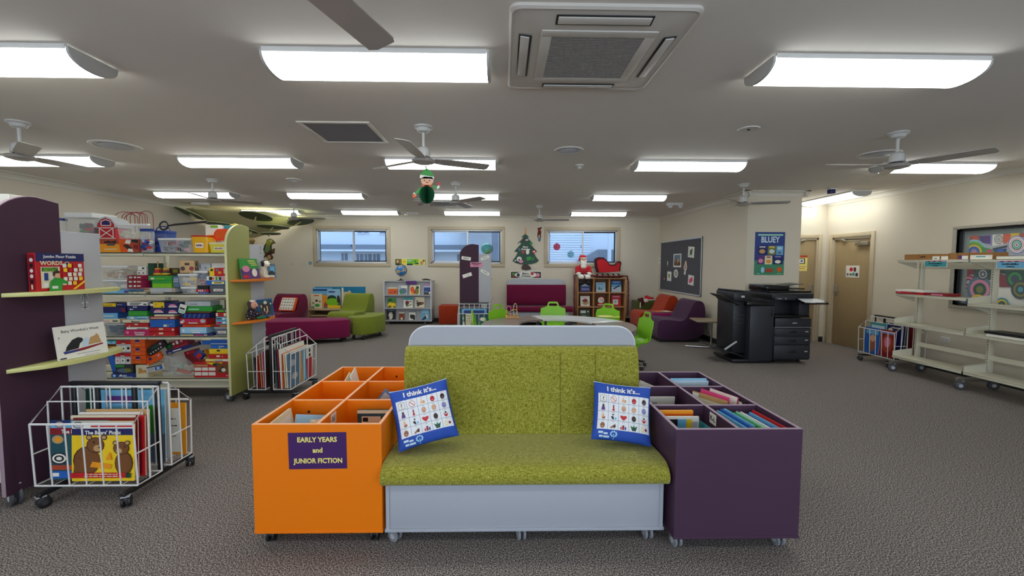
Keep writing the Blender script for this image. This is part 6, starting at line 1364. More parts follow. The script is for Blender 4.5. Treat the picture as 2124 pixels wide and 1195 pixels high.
b.add(rim + inner + [p + Vector((0, 0, .03)) for p in rim] + [p + Vector((0, 0, .03)) for p in inner], [(i, i + 1, n + i + 1, n + i) for i in range(n - 1)] + [(2*n + i, 2*n + i + 1, 3*n + i + 1, 3*n + i) for i in range(n - 1)] + [(i, i + 1, 2*n + i + 1, 2*n + i) for i in range(n - 1)] + [(n + i, n + i + 1, 3*n + i + 1, 3*n + i) for i in range(n - 1)])
b.build('canopy', t)
b = MB(olvd); b.tube([(.30, -.38, 0), (.32, -.40, 1.2), (.38, -.46, 1.7), (.46, -.55, 2.05)], [.13, .11, .12, .2], 12); b.build('trunk', t)
for px, py, Y, rx_, tl, az, tx in ((393, 443, 8.9, 26, 18, 0, -17), (531, 449, 9.3, 30, 3, 0, -13), (458, 466, 9.5, 28, 3, 0, -6), (567, 471, 9.9, 29, 1, 0, -4), (624, 460, 10.0, 25, -12, 0, -7), (562, 485, 10.2, 18, -3, 0, -3), (521, 480, 10.0, 12, 10, 0, -14)):
    c = aty(px, py, Y); p = Vector((c.x - XL, c.y - YB, c.z)); rr = rx_ / FPX * Y
    b = MB(leafd); b.M = T(*p) @ RZ(az) @ RY(tl) @ RX(tx); b.lathe([(.002, -.006), (rr, -.006), (rr, .0)], 28); b.m = leafe; b.lathe([(rr, -.001), (rr + .004, 0), (rr + .004, .012), (.002, .014)], 28)
    o = b.build('leaf_disc', t)
    q = p.lerp(apex, .10) + Vector((0, 0, .06)); b = MB(olv); b.tube([p + Vector((0, 0, -.005)), p.lerp(q, .5) + Vector((0, 0, -.05)), q + Vector((0, 0, -.10))], [.012, .016, .02], 8); b.build('twig', t)
wallart('wooden_bird', 'flat green and brown wooden bird with leaves on the wall below the corner tree', 'decoration', [(505, 530), (540, 515), (575, 530), (605, 568), (578, 572), (560, 590), (562, 640), (595, 625), (592, 680), (555, 695), (578, 720), (570, 750), (525, 760), (500, 720), (470, 735), (490, 690), (465, 640), (480, 590), (500, 560)], YB - .014, 'dbrown', .012, sc=5.433, ox=460, oy=400, extra=[('poly', [(508, 534), (540, 520), (572, 532), (590, 560), (560, 570), (545, 600), (500, 600), (503, 560)], 'olive'), ('poly', [(495, 600), (540, 585), (550, 640), (510, 680), (480, 660)], 'moss'), ('poly', [(508, 605), (536, 595), (542, 640), (512, 665)], 'moss'), ('ell', 553, 543, 9, 9, 'white'), ('ell', 553, 543, 5, 5, 'black'), ('ell', 575, 655, 14, 20, 'brown'), ('ell', 535, 725, 22, 24, 'tan')])
for o in bpy.data.objects['wooden_bird'].children: o.name = 'board'

# lounge chairs
LP = [(-.44, .05), (-.475, .12), (-.48, .33), (-.43, .43), (-.30, .44), (.0, .405), (.07, .44), (.19, .73), (.26, .80), (.36, .80), (.43, .72), (.44, .45), (.42, .05)]
def lounge(label, loc, rz, m_, w=.66, sc=1):
    t = thing('lounge_chair', label, 'armchair', (*loc, 0), rz, 'low padded lounge chairs')
    b = MB(m_); P = smooth_poly([(y * sc, z) for y, z in LP], 2); side_prism(b, P, -w/2, w/2, .055, 4)
    b.build('upholstery', t, smooth=60)
    b = MB(C('black')); b.box(-w/2 + .06, -.40 * sc, .0, w/2 - .06, .38 * sc, .055); b.build('plinth', t); return t
lounge('maroon velvet lounge chair with a patterned cushion, by the left of the back wall', (-4.88, 9.36), -14, maroon)
lounge('moss green velvet lounge chair in front of the bright blue board', (-3.42, 9.60), -12, moss, .62)
lounge('rust orange velvet lounge chair in the right corner below the pin board', (3.45, 9.62), -90, rustv, .70, .95)
lounge('dark plum velvet lounge chair beside the small laptop table', (3.42, 8.36), -90, plumv, .72)
def footstool(label, P, h, m_, z0=.09, cat='ottoman', cast=()):
    x = sum(p[0] for p in P) / len(P); y = sum(p[1] for p in P) / len(P)
    t = thing('ottoman', label, cat, (x, y, 0), 0)
    b = MB(m_); b.M = T(0, 0, z0); b.prism([(a - x, c - y) for a, c in P], h - z0, .022, 3); b.build('upholstery', t, smooth=50)
    for a, c in cast: castor(t, a - x, c - y, z0 + .012, .036, 'castor_black', .045, rz=30)
    return t
def zp(px, py, z=.43): p = atz(px, py, z); return (p.x, p.y)
footstool('long curved maroon ottoman on castors in front of the maroon chair', [(-4.62, 7.72), (-4.1, 7.70), (-3.5, 7.78), (-2.97, 8.02), (-2.93, 8.12), (-3.12, 8.40), (-3.3, 8.40), (-3.7, 8.36), (-4.2, 8.28), (-4.62, 8.30)], .43, velvet('magenta_velvet_bench', '7E1A48'), cast=((-3.1, 8.1), (-4.45, 7.82), (-3.15, 8.42), (-4.45, 8.2)))
footstool('curved moss green ottoman on castors in front of the green lounge chair', [(-3.10, 8.42), (-2.92, 8.22), (-2.74, 8.20), (-2.54, 8.42), (-2.45, 8.78), (-2.53, 9.06), (-2.72, 9.08), (-2.98, 9.02), (-2.96, 8.92), (-2.81, 8.80), (-2.84, 8.62)], .45, moss, .1, cast=((-2.96, 8.38), (-2.74, 8.28), (-2.54, 8.7), (-2.72, 9.0)))
footstool('rust orange cube ottoman beside the low book display', [(-1.60, 10.42), (-1.14, 10.42), (-1.14, 10.85), (-1.60, 10.85)], .46, rustv, .0)
footstool('small magenta cube ottoman between the plum and rust lounge chairs', [(3.12, 8.80), (3.78, 8.80), (3.78, 9.20), (3.12, 9.20)], .47, magv, .0)
footstool('dark olive cube ottoman in the corner behind the rust lounge chair', [(3.22, 10.16), (3.86, 10.16), (3.86, 10.62), (3.22, 10.62)], .60, olivev, .0)
footstool('low dark olive ottoman at the far left behind the maroon chair', [(-5.85, 9.2), (-5.4, 9.2), (-5.4, 9.65), (-5.85, 9.65)], .50, olivev, .0)
book('open picture magazine lying on the small magenta ottoman', (3.42, 8.86, .483), .36, .26, .010, 'tan', (('r', .05, .1, .45, .9, 'orange'), ('r', .55, .1, .95, .9, 'paper')), lean=90, rz=10, name='magazine', cat='magazine')
t = thing('elf_doll', 'red and white cloth doll lying on the dark olive ottoman', 'soft toy', (3.34, 10.275, .602), 10)
plush(t, 'body', [((-.03, -.05, .035), (.07, .1, .035)), ((-.05, -.16, .0), (.06, .03, .10))], dredf, .01); plush(t, 'collar', [((.06, -.17, .02), (.07, .02, .05))], whf, .009); b = MB(whf); b.tube([(-.09, -.18, -.02), (-.10, -.185, -.15)], .012, 8); b.build('leg', t)
t = thing('santa_hat', 'flat red Santa hat with a white brim on the dark olive ottoman', 'hat', (3.58, 10.34, .602), -8)
plush(t, 'crown', [((0, 0, .05), (.12, .09, .05)), ((-.06, 0, .09), (.06, .06, .04))], redf, .01); plush(t, 'brim', [((0, 0, .022), (.16, .11, .022))], whf, .009)
M_ = T(-4.72, 9.36, .60) @ RZ(-14) @ RX(66)
t = thing('cushion', 'small white patterned cushion with an orange edge on the maroon lounge chair', 'cushion'); t.matrix_world = M_
b = MB(C('orange')); b.M = T(0, -.01, -.03); b.prism(rrect(.37, .31, .02, 3), .06, .028, 3); b.m = C('paper'); b.flat(rrect(.33, .27, .01, 3), .0605); rnd = random.Random(5)
for i in range(5):
    for j in range(4): b.m = C(['charcoal', 'brown', 'teal', 'charcoal', 'dred'][(i * 3 + j) % 5]); b.ell(-.13 + .065 * i, -.10 + .068 * j, .016, .014, .061, 8)
b.build('cover', t)

# sloping wooden book stand
beech = mat('beech_board', 'CBAE80', rough=.5, var=.1, scale=10, stretch=(1, 6, 1))
s = W('book_stand', 'low sloping wooden book stand between the maroon and green lounge chairs', 'book stand', (-4.15, 10.1, 0))
for x in (-4.56, -3.72):
    b = s.mb(beech); b.M = b.M @ Matrix(((0, 0, 1, x), (1, 0, 0, 0), (0, 1, 0, 0), (0, 0, 0, 1))); b.prism([(9.88, 0), (10.36, 0), (10.36, .80), (10.24, .84), (9.88, .42)], .02, .002); b.build('side_panel', s.o)
s.box('shelf', beech, -4.54, 9.90, .40, -3.72, 10.34, .42); s.box('shelf', beech, -4.54, 9.90, .26, -3.72, 10.34, .28); s.box('lip', beech, -4.54, 9.885, .40, -3.72, 9.90, .45); s.box('back_panel', mat('stand_back', '6A5238', rough=.6), -4.54, 10.34, .02, -3.72, 10.355, .8)
b = s.mb(beech); b.add([(-4.54, 10.02, .42), (-3.72, 10.02, .42), (-3.72, 10.30, .80), (-4.54, 10.30, .80), (-4.54, 10.035, .42), (-3.72, 10.035, .42), (-3.72, 10.315, .80), (-4.54, 10.315, .80)], [(0, 1, 2, 3), (4, 7, 6, 5), (0, 4, 5, 1), (3, 2, 6, 7), (0, 3, 7, 4), (1, 5, 6, 2)]); b.build('sloping_board', s.o)
SG = 'books on the sloping stand'
book('big blue sky picture book at the back of the sloping book stand', (-4.24, 9.985, .421), .44, .50, .012, 'lblue', (('r', 0, .85, .9, .93, 'dblue'), ('r', 0, 0, 1, .5, 'sky')), lean=-0, group=SG, tilt=0, rz=0)
book('cream picture book with little brown animals on the sloping book stand', (-4.36, 9.945, .421), .30, .36, .010, 'cream', (('r', 0, 0, .03, 1, 'orange'), ('r', .93, 0, 1, 1, 'amber'), ('r', .3, .85, .7, .92, 'orange'), ('e', .5, .55, .1, .08, 'dbrown'), ('e', .25, .4, .08, .06, 'olive'), ('e', .55, .25, .2, .1, 'green'), ('e', .2, .12, .15, .06, 'teal'), ('e', .75, .5, .08, .05, 'rust'), ('r', .4, .0, .95, .06, 'amber')), group=SG)
book('orange and brown picture book peeping out on the sloping book stand', (-4.20, 9.96, .421), .26, .33, .008, 'amber', (('e', .7, .3, .2, .2, 'rust'), ('e', .6, .1, .3, .08, 'slate')), group=SG)
book('green meadow picture book on the right of the sloping book stand', (-3.96, 9.945, .421), .30, .47, .012, 'dteal', (('r', 0, .5, 1, 1, 'sky'), ('e', .35, .55, .35, .15, 'dgreen'), ('e', .4, .35, .5, .2, 'lime'), ('r', 0, 0, 1, .2, 'yellow'), ('e', .85, .5, .12, .2, 'dbrown'), ('r', .1, .83, .6, .9, 'dblue')), group=SG)
book('white spined picture book at the right end of the sloping book stand', (-3.775, 9.97, .421), .05, .50, .03, 'paper', (('r', 0, 0, .3, 1, 'dgreen'),), group=SG)

# low book display with a globe
s = W('display_shelf', 'low grey three-tier book display with a globe against the back wall', 'book display', (-2.39, 10.6, 0))
DX0, DX1 = -2.935, -1.77
for x in (DX0, DX1 - .02): s.box('side_panel', greyl, x, 10.40, .07, x + .02, 10.84, 1.06, bev=.002)
for x in (DX0, DX1 - .024):
    s.box('edge_strip', edge_w, x, 10.392, .07, x + .024, 10.401, 1.06)
s.box('top_board', greyl, DX0, 10.46, 1.045, DX1, 10.84, 1.065, bev=.002)
s.box('base_board', greyl, DX0 + .02, 10.40, .07, DX1 - .02, 10.84, .09)
TZ = (.72, .395, .095)
for z in TZ:
    b = s.mb(greyl); zt = z + .31; b.add([(DX0 + .02, 10.47, z), (DX1 - .02, 10.47, z), (DX1 - .02, 10.53, zt), (DX0 + .02, 10.53, zt), (DX0 + .02, 10.475, z), (DX1 - .02, 10.475, z), (DX1 - .02, 10.535, zt), (DX0 + .02, 10.535, zt)], [(0, 1, 2, 3), (4, 7, 6, 5), (3, 2, 6, 7)]); b.build('sloping_panel', s.o)
    s.box('ledge', edge_w, DX0 + .02, 10.40, z - .018, DX1 - .02, 10.48, z); s.box('lip', greyl, DX0 + .02, 10.395, z - .018, DX1 - .02, 10.403, z + .012)
for x in (-.45, .45):
    for y in (-.15, .18): castor(s.o, x, y, .07, .028, 'castor_grey', .035)
b = s.mb(C('purple')); a, c = aty(842, 589.5, 10.44), aty(863.5, 584, 10.44); b.box(a.x, 10.445, a.z - .01, c.x, 10.455, c.z + .012); b.build('name_plate', s.o)
DG = 'animal books on the low display'
def dbook(label, px0, px1, py0, tier, cover, spec):
    Y = 10.435; a, c = aty(px0, py0, Y), aty(px1, py0, Y); z = TZ[tier] + .001
    x0, x1 = max(a.x, DX0 + .026), min(c.x, DX1 - .028); book(label, ((x0 + x1) / 2, 10.428, z), x1 - x0, min(a.z - z, .272), .008, cover, spec, lean=8, group=DG)
q = 1036 / 130; fx = lambda u: 790 + u / q; fy = lambda v: 530 + v / q
dbook('orange sand landscape book at the left of the top display tier', fx(118), fx(270), fy(530), 0, 'tan', (('r', 0, .1, 1, .8, 'orange'), ('r', .1, .3, .5, .4, 'rust'), ('e', .75, .4, .15, .1, 'brown'), ('r', 0, .85, 1, 1, 'cream')))
dbook('grey green book with a pale figure on the top display tier', fx(285), fx(438), fy(488), 0, 'olive', (('r', .0, .0, 1, 1, 'silver'), ('e', .5, .4, .4, .3, 'slate'), ('r', .3, .7, .95, .9, 'paper'), ('e', .3, .25, .1, .2, 'green')))
dbook('book with orange animals on the top display tier', fx(475), fx(645), fy(488), 0, 'cream', (('e', .25, .55, .2, .3, 'orange'), ('e', .3, .2, .2, .15, 'amber'), ('e', .7, .4, .2, .35, 'olive'), ('e', .75, .75, .15, .15, 'dgreen'), ('e', .5, .3, .15, .2, 'rust')))
dbook('tall pink and blue seaside book at the right of the top display tier', fx(710), fx(855), fy(445), 0, 'lav', (('r', 0, 0, 1, .68, 'dblue'), ('r', 0, .7, 1, .78, 'ice'), ('r', 0, .0, 1, .25, 'charcoal'), ('e', .35, .3, .3, .08, 'slate'), ('e', .85, .2, .12, .1, 'paper'), ('r', .1, .85, .9, .95, 'pink')))
dbook('green and yellow leaf book at the left of the middle display tier', fx(108), fx(242), fy(705), 1, 'green', (('e', .5, .3, .5, .3, 'yellow'), ('e', .3, .8, .3, .1, 'dgreen'), ('e', .7, .6, .3, .08, 'olive'), ('e', .3, .15, .2, .1, 'brown'), ('e', .8, .15, .1, .06, 'dbrown')))
dbook('white book with a red parrot on the middle display tier', fx(372), fx(525), fy(672), 1, 'paper', (('r', 0, .75, 1, 1, 'teal'), ('e', .4, .5, .22, .18, 'dred'), ('e', .35, .35, .12, .15, 'charcoal'), ('p', [(.3, .2), (.9, .4), (.95, .35), (.35, .1)], 'olive'), ('e', .75, .6, .1, .05, 'charcoal')))
dbook('cream book with a brown lizard on the middle display tier', fx(568), fx(718), fy(672), 1, 'cream', (('e', .5, .42, .4, .15, 'dbrown'), ('e', .3, .25, .15, .1, 'charcoal'), ('e', .75, .45, .2, .12, 'brown'), ('r', .05, .02, .95, .06, 'rust'), ('e', .2, .6, .06, .15, 'charcoal')))
dbook('black book with a white penguin at the left of the bottom display tier', fx(92), fx(240), fy(880), 2, 'black', (('e', .45, .4, .25, .33, 'paper'), ('e', .2, .2, .12, .2, 'charcoal'), ('r', .1, .85, .9, .95, 'slate'), ('r', 0, 0, 1, .06, 'lgrey'), ('e', .5, .68, .12, .08, 'lgrey')))
dbook('small book with a brown animal on the bottom display tier', fx(300), fx(388), fy(940), 2, 'brown', (('r', 0, .85, 1, 1, 'paper'), ('e', .5, .45, .35, .35, 'rust'), ('e', .5, .2, .2, .15, 'paper'), ('e', .45, .65, .1, .08, 'dbrown')))
dbook('small white book with a black bird on the bottom display tier', fx(462), fx(572), fy(925), 2, 'paper', (('e', .55, .4, .4, .25, 'black'), ('e', .3, .5, .15, .15, 'charcoal'), ('e', .8, .2, .15, .2, 'black'), ('r', 0, .9, 1, 1, 'slate')))
dbook('tall blue book with a black and white seabird on the bottom display tier', fx(662), fx(805), fy(882), 2, 'lblue', (('p', [(.05, .05), (.3, .25), (.65, .5), (.75, .4), (.55, .12), (.2, .02)], 'black'), ('e', .7, .35, .12, .16, 'paper'), ('e', .6, .52, .1, .07, 'white'), ('r', .15, .7, .85, .78, 'ice'), ('r', .2, .85, .8, .92, 'sky')))
gp = aty(831, 562, 10.62)
t = thing('globe', 'blue desk globe on a black stand on top of the low book display', 'globe', (gp.x, 10.64, 1.066))
r_ = .135; gz = .06 + r_ + .06
b = MB(ramp_mat('globe_map', [(0, '1C6AAE'), (.52, '2480C4'), (.56, 'C8A070'), (.62, 'D8C890'), (.7, '6A9A50')], 9, detail=3, rough=.25)); b.M = T(0, 0, gz) @ RX(18); b.ball((0, 0, 0), r_, 28); b.build('sphere', t)
b = MB(C('black')); b.tube([((r_ + .014) * math.sin(R(a)), .0, gz + (r_ + .014) * math.cos(R(a))) for a in range(-10, 200, 12)], .006, 8); b.build('meridian', t)
b = MB(C('black')); b.lathe([(.001, 0), (.09, 0), (.085, .012), (.02, .025), (.012, .055), (.001, .06)], 24); b.build('stand', t)
p = aty(902, 583, 10.6); t = thing('toy_lizard', 'black plastic lizard on the right end of the low book display', 'toy', (-1.93, 10.6, 1.066)); b = MB(C('black')); b.tube([(-.08, 0, .03), (-.03, 0, .035), (.05, 0, .03), (.13, 0, .012)], [.010, .018, .016, .004], 8); b.ball((-.09, 0, .035), (.02, .014, .014), 10); b.build('body', t)
for sx, sy in ((-1, -1), (-1, 1), (1, -1), (1, 1)): b = MB(C('black')); b.tube([(sx * .04, sy * .01, .03), (sx * .05, sy * .04, .025), (sx * .06, sy * .05, .0)], .006, 6); b.build('leg', t)
t = thing('globe', 'small green and blue puzzle globe on top of the tall plum and grey shelf end', 'globe', (-.385, 9.5, 1.69)); b = MB(ramp_mat('globe_green', [(0, '2A8AA0'), (.5, '5AB0B8'), (.55, '8AB060'), (.7, '4A8A50')], 7, detail=3, rough=.4)); b.M = T(0, 0, .14); b.ball((0, 0, 0), .125, 24); b.build('sphere', t)
b = MB(C('black')); b.tube([(.138 * math.sin(R(a)), -.02, .14 + .138 * math.cos(R(a))) for a in range(60, 215, 12)], .006, 8); b.lathe([(.001, 0), (.07, 0), (.06, .012), (.001, .014)], 18); b.build('stand', t)

# ring table and green chairs
TC = (.80, 6.24); RO, RI, TZ_ = 1.13, .57, .60
tw_ = mat('white_table_laminate', 'D6D8D4', rough=.25, var=.02, scale=5); tb_ = mat('brown_table_laminate', '84716A', rough=.28, var=.06, scale=6, stretch=(1, 8, 1))
for k, (a0, m_, lb) in enumerate(((17, tw_, 'far white quarter of the ring table'), (107, tb_, 'brown quarter of the ring table under the bead toy'), (197, tw_, 'near white quarter of the ring table behind the sofa back'), (287, tb_, 'brown quarter of the ring table at right by the side chair'))):
    t = thing('table', 'curved table, ' + lb, 'table', (*TC, 0), 0, 'ring table quarters')
    A = [R(a0 + .25 + 89.5 * i / 20) for i in range(21)]
    b = MB(m_); b.M = T(0, 0, TZ_ - .025); b.prism([(RO * math.cos(a), RO * math.sin(a)) for a in A] + [(RI * math.cos(a), RI * math.sin(a)) for a in A[::-1]], .025, .003); b.build('tabletop', t)
    for a, r in ((a0 + 6, RI + .05), (a0 + 45, RI + .05), (a0 + 84, RI + .05)):
        b = MB(C('charcoal')); b.cyl((r * math.cos(R(a)), r * math.sin(R(a)), .0), (r * math.cos(R(a)), r * math.sin(R(a)), TZ_ - .025), .02, n=12); b.build('leg', t)
limep = mat('lime_plastic', '86C81E', rough=.35, var=.03, scale=10)
def hole_back(b, w, h, t):
    """chair back with a raised grip and an oval hand hole, drawn in XY, extruded"""
    O = [(-w/2, 0), (-w/2 - .01, h * .5), (-w/2, h * .70), (-w * .36, h * .74), (-w * .25, h * .80), (-w * .2, h * .97), (-w * .14, h), (w * .14, h), (w * .2, h * .97), (w * .25, h * .80), (w * .36, h * .74), (w/2, h * .70), (w/2 + .01, h * .5), (w/2, 0)]
    Hn = [(0, 0), (-w * .18, h * .86)]
    # split round the hole into left, right, top and bottom pieces
    b.prism(O[:5] + [(-w * .17, h * .80), (w * .17, h * .80)] + O[9:], t)
    b.prism([O[4], O[5], O[6], (-w * .12, h), (-w * .14, h * .92), Hn[1], (-w * .15, h * .80)], t)
    b.prism([O[9], O[8], O[7], (w * .12, h), (w * .14, h * .92), (w * .18, h * .86), (w * .15, h * .80)][::-1], t)
    b.prism([(-w * .14, h * .92), (w * .14, h * .92), (w * .12, h), (-w * .12, h)], t)
def kid_chair():
    t = thing('kids_chair', '', 'chair')
    b = MB(limep); P = [(-.20, .372), (-.215, .378), (-.19, .40), (0, .385), (.14, .388), (.20, .42), (.215, .415), (.16, .372), (0, .368)]
    side_prism(b, P, -.20, .20, .006); b.build('seat', t)
    b = MB(limep); b.M = T(0, .205, .41) @ RX(90 - 10); hole_back(b, .44, .40, .014); b.build('backrest', t)
    b = MB(limep); side_prism(b, [(.02, .36), (.16, .368), (.235, .50), (.225, .56), (.20, .45), (.10, .37)], -.16, -.14); side_prism(b, [(.02, .36), (.16, .368), (.235, .50), (.225, .56), (.20, .45), (.10, .37)], .14, .16); side_prism(b, [(-.10, .30), (.10, .30), (.16, .37), (-.14, .37)], -.09, .09); b.build('bracket', t)
    b = MB(C('black')); b.cyl((0, 0, .06), (0, 0, .31), .022, n=12); b.build('post', t)
    for k in range(5):
        b = MB(C('black')); b.M = RZ(72 * k + 18); b.tube([(0, 0, .10), (.12, 0, .085), (.24, 0, .065)], [.022, .018, .013], 8); b.build('base_leg', t)
        a = R(72 * k + 18); castor(t, .235 * math.cos(a), .235 * math.sin(a), .066, .026, 'castor_black', .035, rz=72 * k)
    return t
kc = None
for th, r, lb in ((86, 1.24, 'lime green wheeled chair at the far side of the ring table, facing the sofa'), (48, 1.30, 'lime green wheeled chair at the far right of the ring table before the cube bookcase'), (-8, 1.05, 'lime green wheeled chair seen side on at the right of the ring table'), (133, 1.06, 'lime green wheeled chair at the far left of the ring table beside the bead toy'), (179, 1.0, 'lime green wheeled chair seen edge on at the left of the ring table')):
    p = (TC[0] + r * math.cos(R(th)), TC[1] + r * math.sin(R(th)), 0); rz_ = th - 90 + (15 if th == -8 else 0)
    if kc is None: kc = tag(place(kid_chair(), p, rz_), lb, 'chair', 'lime chairs around the ring table')
    else: dup(kc, p, (0, 0, R(rz_)), lb)
p = atz(1062, 660, TZ_)
t = thing('bead_maze', 'wooden bead maze toy with looped wires on the brown table quarter', 'toy', (p.x, p.y, TZ_ + .001), 12)
b = MB(C('tan')); b.box(-.11, -.06, 0, .11, .06, .022, .004); b.build('base', t)
for x0, x1, h, cn in ((-.09, -.02, .2, 'pink'), (-.05, .05, .12, 'lblue'), (.03, .08, .24, 'cream'), (-.02, .09, .14, 'yellow')):
    b = MB(C(cn)); b.tube([(x0, 0, .02), (x0 - .01, .01, h * .6)] + [((x0 + x1)/2 - (x1 - x0)/2 * math.cos(R(a)), .01 * math.sin(R(a*2)), h * .75 + h * .25 * math.sin(R(a))) for a in range(0, 181, 20)] + [(x1, -.01, .02)], .0045, 6); b.build('wire', t)
for k, (x, z, cn) in enumerate(((-.09, .04, 'yellow'), (-.085, .07, 'red'), (-.05, .04, 'orange'), (.03, .04, 'amber'), (.05, .05, 'yellow'), (.08, .04, 'rust'), (-.02, .1, 'red'), (.085, .08, 'pink'))): b = MB(C(cn)); b.ball((x, 0, z), .014, 10); b.build('bead', t)
p = atz(1256, 658, TZ_); t = thing('plate', 'yellow rimmed round paper plate on the white far table quarter', 'plate', (p.x, p.y, TZ_ + .001)); b = MB(C('mint')); b.lathe([(.001, 0), (.09, 0), (.13, .012), (.128, .016), (.09, .005), (.001, .005)], 28); b.m = C('lyellow'); b.lathe([(.10, .0085), (.13, .0165), (.135, .014)], 28); b.build('disc', t)
p = atz(1275, 659, TZ_); b = MB(C('lyellow')); b.M = T(p.x, p.y + .05, TZ_ + .001) @ RZ(20); b.box(-.10, -.05, 0, .10, .05, .004); tag(b.build('paper_strip'), 'yellow paper strip beside the plate on the far table quarter', 'paper')

# paper elf and small toy hanging from fans
t = thing('paper_elf', 'paper elf decoration with a round green honeycomb body hanging from the fan', 'decoration', (-.68, 3.80, 2.02))
b = MB(mat('honeycomb_green', '0E5A34', rough=.7, var=.2, scale=60)); 
for k in range(12): b.M = T(.0, 0, .085) @ RZ(15 * k); b.add([(.068 * math.cos(R(a)), 0, .078 * math.sin(R(a))) for a in range(0, 360, 15)], [tuple(range(24))])
b.build('honeycomb_ball', t)
def card(parts_, nm):
    b = MB(C(parts_[0][1])); b.M = T(0, -.01, 0) @ RX(90); z = 0
    for i, (P, cn) in enumerate(parts_): b.m = C(cn); b.prism(P, -.003) if i == 0 else b.flat(P, .0008 * i)
    b.build(nm, t)
E_ = lambda x, z, a, c, n=16: [(x + a * math.cos(2*math.pi*i/n), z + c * math.sin(2*math.pi*i/n)) for i in range(n)]
card([(E_(.005, .205, .055, .045), 'skin'), ([(-.05, .225), (-.02, .24), (.05, .235), (.06, .215), (.03, .222), (-.03, .222)], 'dbrown'), (E_(-.018, .205, .005, .006), 'black'), (E_(.026, .205, .005, .006), 'black'), (E_(.004, .19, .014, .004), 'red')], 'head')
card([([(-.055, .235), (.06, .22), (.066, .245), (.04, .285), (.0, .315), (-.04, .28), (-.052, .262)], 'green'), ([(-.06, .228), (.062, .212), (.066, .238), (-.056, .256)], 'paper'), (E_(-.005, .322, .012, .012), 'paper')], 'hat')
card([([(-.05, .17), (.055, .165), (.03, .145), (-.03, .15)], 'orange')], 'collar')
card([([(-.05, .15), (-.105, .10), (-.095, .08), (-.05, .115)], 'green'), ([(-.11, .105), (-.09, .075), (-.1, .065), (-.122, .09)], 'paper'), (E_(-.112, .072, .014, .018), 'orange')], 'arm'); card([([(.05, .15), (.10, .13), (.108, .15), (.06, .165)], 'green'), ([(.095, .13), (.115, .15), (.11, .17), (.09, .15)], 'paper'), (E_(.108, .178, .014, .014), 'red')], 'arm')
card([([(-.05, .015), (-.03, .015), (-.03, -.01), (-.075, -.012), (-.08, .0)], 'dbrown')], 'foot'); card([([(.03, .01), (.05, .01), (.07, -.012), (.03, -.018)], 'dbrown')], 'foot')
b = MB(C('paper')); b.cyl((-.005, 0, .32), (-.03, .02, .36), .0015, n=6); b.build('string', t)
p = aty(1120, 480, 8.87); t = thing('hanging_toy', 'small red and brown toy hanging below the far right fan', 'decoration', (.74, 8.87, p.z - .14))
plush(t, 'body', [((0, 0, .12), (.04, .035, .05)), ((-.01, 0, .19), (.035, .03, .03)), ((.03, -.02, .21), (.02, .03, .02)), ((-.03, 0, .06), (.015, .015, .07)), ((.02, 0, .05), (.015, .015, .08))], mat('toy_brown', '6A2E20', rough=.9), .008); plush(t, 'scarf', [((0, -.01, .165), (.035, .03, .014))], redf, .006); b = MB(C('slate')); b.ball((0, 0, -.03), (.03, .02, .045), 12); b.build('bell', t); b = MB(C('paper')); b.cyl((0, 0, .21), (0, .01, 2.372 - t.location.z), .002, n=6); b.build('string', t)
# ---------------------------------------------------------------- right side of the room
# pin board on the partition wall (x = XP), seen from the left
t = thing('pin_board', 'dark grey felt pin board in an aluminium frame on the partition wall', 'pin board', (XP, 9.62, 1.45))
felt = mat('grey_felt', '54545A', rough=.95, var=.08, scale=150)
hy, hz = 1.13, .61
b = MB(felt); b.box(-.014, -hy, -hz, 0, hy, hz); b.build('felt', t)
b = MB(alu)
for a in ((-hy, -hz, hy, -hz + .03), (-hy, hz - .03, hy, hz), (-hy, -hz, -hy + .03, hz), (hy - .03, -hz, hy, hz)): b.box(-.022, a[0], a[1], 0, a[2], a[3], .003)
b.build('frame', t)
PGp = 'papers pinned on the grey board'
k5 = 1280 / 300
def pinned(label, u0, v0, u1, v1, base, spec, tilt=0, poly=None):
    a, c = atx(1240 + u0 / k5, 460 + v1 / k5, XP - .016), atx(1240 + u1 / k5, 460 + v0 / k5, XP - .016)
    w, h = abs(a.y - c.y), c.z - a.z
    b = MB(C(base)); M_ = T(XP - .0155, (a.y + c.y) / 2, (a.z + c.z) / 2) @ RZ(-90) @ RX(90) @ RZ(tilt) @ T(-w/2, -h/2, 0); b.M = M_
    b.prism([(x * w, y * h) for x, y in poly] if poly else [(0, 0), (w, 0), (w, h), (0, h)], .0012); art(b, M_ @ T(0, 0, .0012), w, h, spec)
    tag(b.build('pinned_paper'), label, 'paper', PGp)
pinned('drawing of a green creature on white paper, top right of the grey pin board', 798, 218, 855, 318, 'white', (('e', .5, .5, .2, .25, 'dgreen'), ('e', .65, .7, .12, .12, 'olive'), ('e', .3, .25, .1, .1, 'lime'), ('e', .6, .3, .05, .15, 'dgreen')), -4)
pinned('large framed photo of an animal in the centre of the grey pin board', 668, 282, 740, 402, 'white', (('r', .1, .12, .9, .92, 'slate'), ('r', .1, .12, .9, .4, 'dbrown'), ('e', .5, .4, .25, .25, 'brown'), ('e', .6, .5, .12, .15, 'tan')), 0)
pinned('small drawing on white paper, lower middle of the grey pin board', 613, 442, 652, 522, 'white', (('e', .45, .55, .2, .2, 'olive'), ('e', .6, .4, .08, .15, 'lime'), ('e', .35, .7, .08, .06, 'charcoal')), -1)
pinned('pink splash painting on white paper, bottom right of the grey pin board', 798, 475, 850, 558, 'white', (('e', .5, .5, .3, .2, 'hotpink'), ('e', .35, .35, .15, .2, 'hotpink'), ('e', .65, .65, .15, .2, 'hotpink')), -4)
